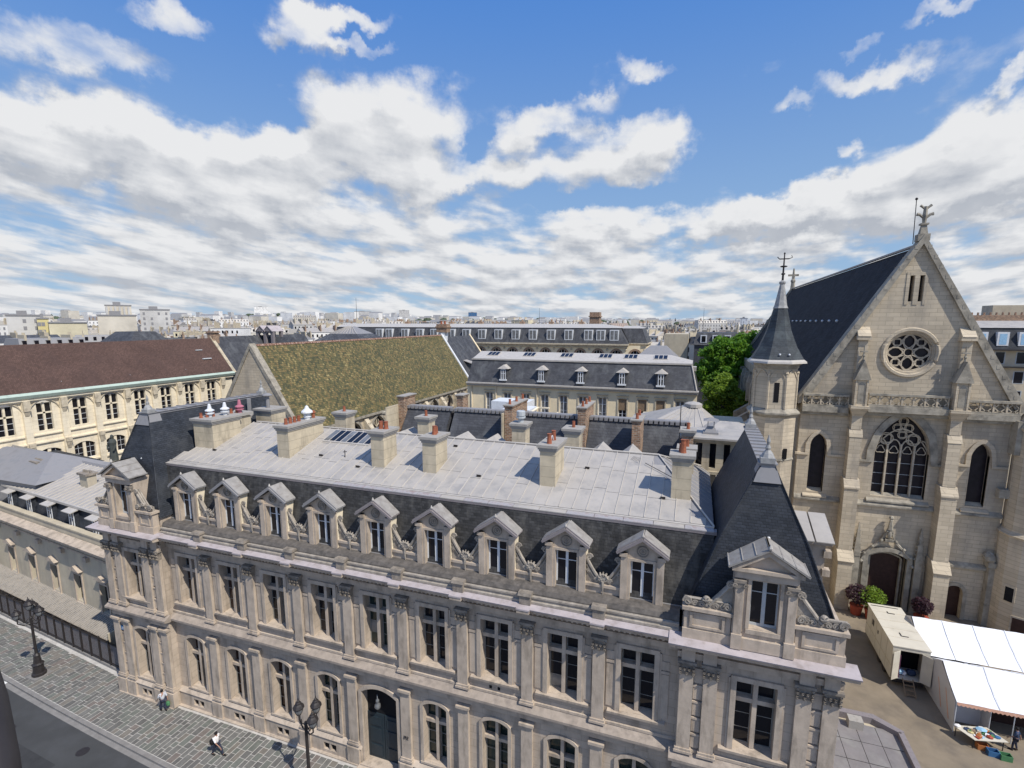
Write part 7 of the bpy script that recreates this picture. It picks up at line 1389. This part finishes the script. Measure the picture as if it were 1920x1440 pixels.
# ================================================================ people
def skin(name, pts, edges, rads, m, par, lvl=1):
    me = bpy.data.meshes.new(name); og = ORG.get(par, Vector()); me.from_pydata([tuple(Vector(p) - og) for p in pts], edges, []); me.materials.append(M[m])
    o = bpy.data.objects.new(name, me); COL.objects.link(o); o.parent = par; ORG[o] = og
    md = o.modifiers.new('skin', 'SKIN'); md.use_smooth_shade = True
    for v, r in zip(me.skin_vertices[0].data, rads): v.radius = (r, r)
    me.skin_vertices[0].data[0].use_root = True
    s = o.modifiers.new('sub', 'SUBSURF'); s.levels = s.render_levels = lvl; return o
def person(x, y, z, face, lab, top, trou, hair='hair', stride=.3, arms=(.25, -.25), bend=0, carry=None, hgt=1.0):
    o = T('person', lab, 'person', (x, y, z)); ca, sa = math.cos(face), math.sin(face)
    def W(f, s, h): return (x + (f * ca - s * sa) * hgt, y + (f * sa + s * ca) * hgt, z + h * hgt)
    b = bend
    J = dict(pel=W(0, 0, .92), wai=W(b * .3, 0, 1.08), che=W(b * .7, 0, 1.3), nec=W(b, 0, 1.47), hea=W(b + .03, 0, 1.58), top=W(b + .03, 0, 1.68))
    for k, s in (('l', 1), ('r', -1)):
        st = stride * s; J.update({k + 'hi': W(0, s * .09, .88), k + 'kn': W(st * .6 + .04, s * .1, .5), k + 'an': W(st, s * .09, .09 + (.06 if st < 0 else 0)), k + 'to': W(st + .17, s * .1, .04)})
        ar = arms[0 if s > 0 else 1]; J.update({k + 'sh': W(b * .9, s * .18, 1.40), k + 'el': W(b * .9 + ar * .5 - .02, s * .24, 1.12), k + 'wr': W(b * .9 + ar * 1.1 + .06, s * .23, .90), k + 'ha': W(b * .9 + ar * 1.2 + .09, s * .23, .81)})
    def build(nm, ks, es, rs, m, par): idx = {k: i for i, k in enumerate(ks)}; return skin(nm, [J[k] for k in ks], [(idx[a], idx[c]) for a, c in es], rs, m, par)
    arm = lambda k: [('che', k + 'sh'), (k + 'sh', k + 'el'), (k + 'el', k + 'wr'), (k + 'wr', k + 'ha')]
    leg = lambda k: [('pel', k + 'hi'), (k + 'hi', k + 'kn'), (k + 'kn', k + 'an'), (k + 'an', k + 'to')]
    ks = ['pel', 'wai', 'che', 'nec', 'hea', 'top'] + [k + s for k in 'lr' for s in ('hi', 'kn', 'an', 'to', 'sh', 'el', 'wr', 'ha')]
    rs = [.12, .11, .12, .05, .085, .07] + [.07, .05, .035, .03, .05, .036, .025, .03] * 2
    body = build('body', ks, [('pel', 'wai'), ('wai', 'che'), ('che', 'nec'), ('nec', 'hea'), ('hea', 'top')] + arm('l') + arm('r') + leg('l') + leg('r'), [r * hgt for r in rs], 'skin', o)
    build('shirt', ['pel', 'wai', 'che', 'lsh', 'lel', 'rsh', 'rel'], [('pel', 'wai'), ('wai', 'che'), ('che', 'lsh'), ('lsh', 'lel'), ('che', 'rsh'), ('rsh', 'rel')], [.15, .14, .155, .08, .065, .08, .065], top, o)
    build('trousers', ['pel', 'lhi', 'lkn', 'lan', 'rhi', 'rkn', 'ran'], [('pel', 'lhi'), ('lhi', 'lkn'), ('lkn', 'lan'), ('pel', 'rhi'), ('rhi', 'rkn'), ('rkn', 'ran')], [.145, .1, .07, .06, .1, .07, .06], trou, o)
    mb = MB(); h = Vector(J['hea']) + Vector((-.02 * ca, -.02 * sa, .04)); mb.blob(h, (.105, .105, .115), 6); P('hair', mb, hair, o, smooth=True)
    for k in 'lr':
        mb = MB(); hn = Vector(J[k + 'ha'])
        for i in range(4): d = Vector((-sa, ca, 0)) * (.02 * (i - 1.5)); mb.tube([hn + d, hn + d + Vector((.01 * ca, .01 * sa, -.05)), hn + d + Vector((.02 * ca, .02 * sa, -.085 + .008 * abs(i - 1)))], .009, 4)
        mb.tube([hn + Vector((.02 * ca, .02 * sa, .03)), hn + Vector((.05 * ca, .05 * sa, -.01))], .011, 4); P('fingers', mb, 'skin', body)
        mb = MB(); t_ = Vector(J[k + 'to']); a_ = Vector(J[k + 'an']); mb.tube([a_ + Vector((-.05 * ca, -.05 * sa, -.04)), (a_ + t_) / 2 + Vector((0, 0, -.01)), t_ + Vector((.05 * ca, .05 * sa, 0))], [.05, .055, .035], 6); P('shoe', mb, 'hair', o)
    if carry:
        mb = MB(); hp = Vector(J['rha']) + Vector((0, 0, -.25)); mb.blob(hp, (.17, .12, .2), 6, .12).tube([hp + Vector((0, 0, .15)), Vector(J['rha'])], .02, 4); tagm(P('shopping_bag', mb, carry), 'green and white carrier bag held by the pedestrian in the pale blue shirt', 'bag')
    return o
person(-35.75, 23.75, .14, 2.9, 'pedestrian in a pale blue shirt and dark trousers walking close to the facade', 'shirt', 'jeans', stride=.18, carry='green')
pb2 = person(-28.7, 22.15, .14, .05, 'pedestrian in a white top and black bag striding along the pavement', 'white_shirt', 'jeans', stride=.34, arms=(-.3, .4))
mb = MB(); mb.blob((-28.95, 22.0, 1.15), (.18, .14, .2), 5, .05).tube([(-28.85, 22.0, 1.3), (-28.7, 22.1, 1.58), (-28.6, 22.3, 1.4)], .02, 4); tagm(P('backpack', mb, 'hair'), 'small dark bag on the back of the pedestrian in white', 'bag')
person(-24.05, 20.85, .14, 1.6, 'dark-haired person at the bottom edge of the picture, mostly out of frame', 'jacket', 'jeans', stride=.1)
person(20.55, 40.3, 0, 2.6, 'stallholder in a dark blue jacket standing at the right end of the stall table', 'jacket', 'jeans', stride=.1)
# ================================================================ the city beyond
def hill(x, y):
    d = math.hypot(x, y); az = math.degrees(math.atan2(x, y))
    g_ = math.exp(-((az + 45) / 26) ** 2); return max(0, min(1, (d - 250) / 2500)) * (16 + 30 * g_)
mb = MB(); azs = [math.radians(-80 + 3 * i) for i in range(54)]; ds = [230, 400, 600, 900, 1400, 2000, 3000, 4500, 7000]
for i in range(len(azs) - 1):
    for j in range(len(ds) - 1):
        pt = lambda a, d: (d * math.sin(a), d * math.cos(a), hill(d * math.sin(a), d * math.cos(a)) - (0 if d > 240 else .5)); mb.quad(pt(azs[i], ds[j]), pt(azs[i + 1], ds[j]), pt(azs[i + 1], ds[j + 1]), pt(azs[i], ds[j + 1]))
tagm(P('hills', mb, 'city'), kind='structure')
CW = [mat('far_render_%s' % w, c, var=.12, vscale=.12, dirt=tuple(v * .6 for v in c), dirt_amt=.4, dirt_scale=.1) for w, c in (('white', (.76, .74, .70)), ('cream', (.60, .555, .47)), ('pale', (.80, .79, .76)), ('grey', (.52, .51, .49)), ('rose', (.58, .45, .38)), ('ochre', (.62, .56, .40)))]
CRF = ['zinc', 'zincdk', 'zinc', 'slatebk', 'zinc2', 'zinc2']
def blk_wall(w, d, h): return lambda: MB().box(-w / 2, w / 2, 0, d, -30, h)
def blk_roof(w, d, h, k):
    def f():
        q = MB()
        if k == 0: q.frus((-w / 2, w / 2, -.2, d), h, (-w / 2 + .4, w / 2 - .4, 1.4, d - 1.4), h + 2.6)
        elif k == 1: q.prism([(-.3, h), (d + .3, h), (d / 2, h + 2.6)], -w / 2, w / 2)
        else: q.box(-w / 2 - .1, w / 2 + .1, -.1, d + .1, h, h + .5).box(-w * .2, w * .1, d * .3, d * .6, h + .5, h + 2.6)
        return q
    return f
def blk_ch(w, d, h, sd):
    def f():
        q = MB(); r = random.Random(sd)
        for i in range(3):
            x = -w / 2 + w * (i + .3) / 3; q.box(x, x + .6, 1, d * r.uniform(.4, .9), h, h + r.uniform(3, 4.2))
            for j in range(4): q.lathe([(.16, h + 3), (.14, h + 4.5)], x + .3, 1.4 + j * .6, 4)
        return q
    return f
def blk_win(w, h, k):
    def f():
        q = MB(); n = max(2, int(w / 2.6)); z = h - 2.9
        while z > h - 15:
            for i in range(n):
                x = -w / 2 + w * (i + .5) / n; q.box(x - .5, x + .5, -.06, .02, z, z + 1.7)
            z -= 3.1
        if k == 0:
            for i in range(n): x = -w / 2 + w * (i + .5) / n; q.box(x - .5, x + .5, .1, 1.0, h + .5, h + 2.0)
        return q
    return f
SIL = [(0, 642), (200, 636), (390, 640), (395, 645), (480, 650), (690, 640), (700, 608), (1200, 610), (1215, 650), (1290, 640), (1300, 622), (1420, 622), (1440, 560), (1835, 560), (1845, 612), (1920, 606)]
def sil(x):
    for (a, ya), (b, yb) in zip(SIL, SIL[1:]):
        if a <= x <= b: return ya + (yb - ya) * (x - a) / (b - a)
    return 600
def topx(x, y, z):
    d = Vector((x, y, z)) - CAM; fh = Vector((-math.sin(YAW), math.cos(YAW), 0)); r = Vector((math.cos(YAW), math.sin(YAW), 0)); fw = fh * math.cos(PIT) - EZ * math.sin(PIT); u = EZ * math.cos(PIT) + fh * math.sin(PIT); zz = d.dot(fw)
    return 960 + FPX * d.dot(r) / zz, PPY - FPX * d.dot(u) / zz
random.seed(11); SH = [(w, random.choice((10, 13, 16)), k) for k in (0, 0, 1, 2) for w in (9, 13, 18, 26)]
cnt = 0; far = [MB() for _ in range(5)]; fr_ = MB()
bands = [(205, 24), (240, 20), (280, 20), (325, 20), (375, 22), (435, 24), (505, 26), (590, 28), (690, 30)]
WD = dict(enumerate(('white', 'cream', 'pale stone', 'grey', 'rose-tinted', 'ochre')))
for bi, (D, sp0) in enumerate(bands):
    a = -70.0
    while a < 32:
        w, d, k = random.choice(SH); dd = D * random.uniform(.94, 1.06); x, y = dd * math.sin(math.radians(a)), dd * math.cos(math.radians(a)); a += math.degrees((w + random.uniform(0, 3)) / D)
        if y < 95 and D > 220: continue
        if -130 < x < -8 and 120 < y < 178 or -12 < x < 35 and y < 172 or (x > 38 and y < 132): continue
        h = random.choice((15.5, 17, 18.5, 20, 21.5)) + (hill(x, y) if D > 250 else 0) + (3 if random.random() < .12 else 0)
        if D < 300: h = min(h, 20)
        px, py = topx(x, y, h + 2.6)
        if not (-30 < px < 1950) or py > sil(min(max(px, 0), 1920)) + 4: continue
        if cnt < 290:
            wi = random.choice((0, 0, 0, 1, 1, 2, 2, 2, 3, 4, 5)); rf_ = random.choice(CRF); yaw = -math.radians(a) + random.uniform(-.5, .5)
            o = T('apartment_block', '%s apartment block under %s roof' % (WD[wi], {'zinc': 'grey zinc', 'zincdk': 'dull zinc', 'zinc2': 'light zinc', 'slatebk': 'dark slate', 'terra': 'red tiled'}[rf_] + ', ' + ('nearest row' if D < 300 else 'middle rows' if D < 500 else 'farther rows') + ' ' + next(t for lim, t in ((100, 'at the far left'), (200, 'over the brown roof, left end'), (300, 'over the brown roof, middle'), (400, 'over the brown roof, right end'), (500, 'beside the belfry'), (600, 'over the mottled ridge, left end'), (700, 'over the mottled ridge, middle'), (900, 'over the long mansard, left part'), (1200, 'over the long mansard, right part'), (1300, 'left of the chestnut trees'), (1440, 'above the chestnut trees'), (3000, 'right of the church gable')) if px < lim)), 'building', (x, y, h - h), yaw, 'apartment blocks of the distant city', local=True)
            hq_ = round(h * 2) / 2; o.location.z = h - hq_ ; kk = (w, d, k)
            o.location.z = h - 20
            I('wall', ('bw',) + kk, blk_wall(w, d, 20), CW[wi], o); I('roof', ('br',) + kk, blk_roof(w, d, 20, k), rf_, o)
            I('chimneys', ('bc',) + kk, blk_ch(w, d, 20, w), random.choice(('plaster', 'brick', 'chim')), o)['kind'] = 'stuff'
            I('windows', ('bn',) + kk, blk_win(w, 20, k), 'glass' if D < 400 else 'zincdk', o)['kind'] = 'stuff'; cnt += 1
        else:
            far[random.randrange(5)].box(x - w / 2, x + w / 2, y, y + d, h - 30, h); fr_.frus((x - w / 2, x + w / 2, y, y + d), h, (x - w / 2 + .8, x + w / 2 - .8, y + 2, y + d - 2), h + 2.4)
for D in (800, 950, 1150, 1400, 1700, 2100, 2600, 3300, 4200, 5400):
    a = -70.0
    while a < 30:
        w = random.uniform(8, 26) * (1 + D / 3500); dd = D * random.uniform(.93, 1.07); x, y = dd * math.sin(math.radians(a)), dd * math.cos(math.radians(a)); a += math.degrees(w * random.uniform(.9, 1.6) / D)
        if y < 60: continue
        h = hill(x, y) + random.choice((10, 13, 16, 18, 20, 24)) + (random.uniform(5, 25) if random.random() < .06 else 0)
        h = min(h, 28 + D * .012 * (1.3 if a < -25 else .75)); i = random.randrange(5)
        far[i].box(x - w / 2, x + w / 2, y, y + 14, h - 35, h)
        if random.random() < .5: fr_.frus((x - w / 2, x + w / 2, y, y + 14), h, (x - w / 2 + 1, x + w / 2 - 1, y + 3, y + 11), h + 2.2)
for f, m_ in zip(far, (CW[0], CW[1], CW[2], CW[3], CW[0])): tagm(P('distant_city_blocks', f, m_), kind='stuff')
tagm(P('distant_city_roofs', fr_, 'zincdk'), kind='stuff')
mb = MB(); random.seed(4)
for i in range(150):
    a = math.radians(random.choice((random.uniform(-70, 30), random.uniform(-30, -5)))); D = random.uniform(900, 4200); x, y = D * math.sin(a), D * math.cos(a); r = random.uniform(4, 9); mb.blob((x, y, hill(x, y) + 12 + r * .3), (r * 1.4, r, r * .8), 5, .2)
tagm(P('distant_tree_clumps', mb, 'dullgreen'), kind='stuff')
def at(px, py, D):   # a spot in the city seen in the direction of a landmark
    a, e = px_dir(px, py); return D * math.sin(a), D * math.cos(a), CAM.z + D * math.tan(e)
def landmark(nm, lab, px0, px1, py, D, dep, mats, wins=True, cat='building'):
    x0, y0, z = at(px0, py, D); x1, y1, _ = at(px1, py, D); w = math.hypot(x1 - x0, y1 - y0); o = T(nm, lab, cat, (x0, y0, 0), math.atan2(y1 - y0, x1 - x0), local=True)
    P('walls', MB().box(0, w, 0, dep, -10, z), mats, o); P('roof', MB().box(-.3, w + .3, -.3, dep + .3, z, z + .6).box(w * .3, w * .6, 2, dep - 2, z + .6, z + 2.4), 'zincdk', o)
    q = MB(); n = max(3, int(w / 3.5)); zz = z - 3.2
    while zz > z - 16:
        for i in range(n if wins else 0):
            if (i * 7 + int(zz)) % 3: q.box(w * (i + .5) / n - .6, w * (i + .5) / n + .6, -.08, .02, zz, zz + 1.7)
        zz -= 3.3
    if wins: tagm(P('windows', q, 'zincdk', o), kind='stuff')
    return o, z, w
gr, z, w = landmark('concrete_silo_block', 'tall bare concrete block with vertical flutes standing above the left skyline', 197, 246, 573, 420, 18, CW[1], False)
for i in range(6): P('flute', MB().box(w * (i + .1) / 6, w * (i + .55) / 6, -1.2, .0, -5, z - .5), CW[3], gr)
landmark('stepped_apartment_block', 'broad pale block with mint side walls below the concrete silo block', 183, 256, 592, 330, 16, CW[1], False)
landmark('long_white_block', 'long white block with many party walls at the far left skyline', 12, 78, 592, 330, 20, CW[3], True)
landmark('yellow_block', 'yellow-walled block beside the long white block on the left skyline', 70, 92, 598, 318, 10, 'yellow')
landmark('ochre_blank_wall', 'wide ochre blank-walled building right of the yellow block', 92, 164, 606, 310, 12, CW[5], False)
landmark('terraced_brick_block', 'brick and white terraced block right of the concrete silo block', 262, 318, 581, 420, 16, CW[3])
landmark('high_rise_pair', 'white high-rise pair on the left horizon', 476, 502, 575, 2400, 40, CW[2])
landmark('slab_tower', 'wide grey slab tower on the horizon behind the mottled roof', 664, 696, 584, 2200, 30, CW[3])
landmark('square_tower', 'square grey tower on the horizon above the long mansard building', 748, 767, 582, 2100, 30, CW[3])
landmark('blue_tower', 'blue glass tower on the central horizon', 878, 894, 586, 2300, 30, 'blue')
landmark('white_tower', 'narrow white tower on the horizon left of the church spire', 1387, 1401, 597, 900, 12, 'white')
for px in (1256, 1266):
    x, y, z = at(px, 596, 1600); o = T('church_spire', 'thin dark %s of a twin-spired church on the right horizon' % ('left spire' if px == 1256 else 'right spire'), 'spire', (x, y, 20), group='twin spires on the horizon')
    P('tower', MB().box(x - 5, x + 5, y - 5, y + 5, 0, z - 24), CW[3], o); P('spire', MB().frus((x - 4.5, x + 4.5, y - 4.5, y + 4.5), z - 24, (x - .3, x + .3, y - .3, y + .3), z), 'slate', o)
for px, py, D, lab in ((667, 558, 600, 'thin lattice mast rising above the skyline near the mottled roof'), (1011, 577, 700, 'thin aerial mast above the long mansard building'), (1319, 578, 500, 'thin aerial mast above the trees')):
    x, y, z = at(px, py, D); mb = MB(); mb.tube([(x, y, 15), (x, y, z)], [.35, .12], 4); tagm(P('aerial_mast', mb, 'iron'), lab, 'mast')
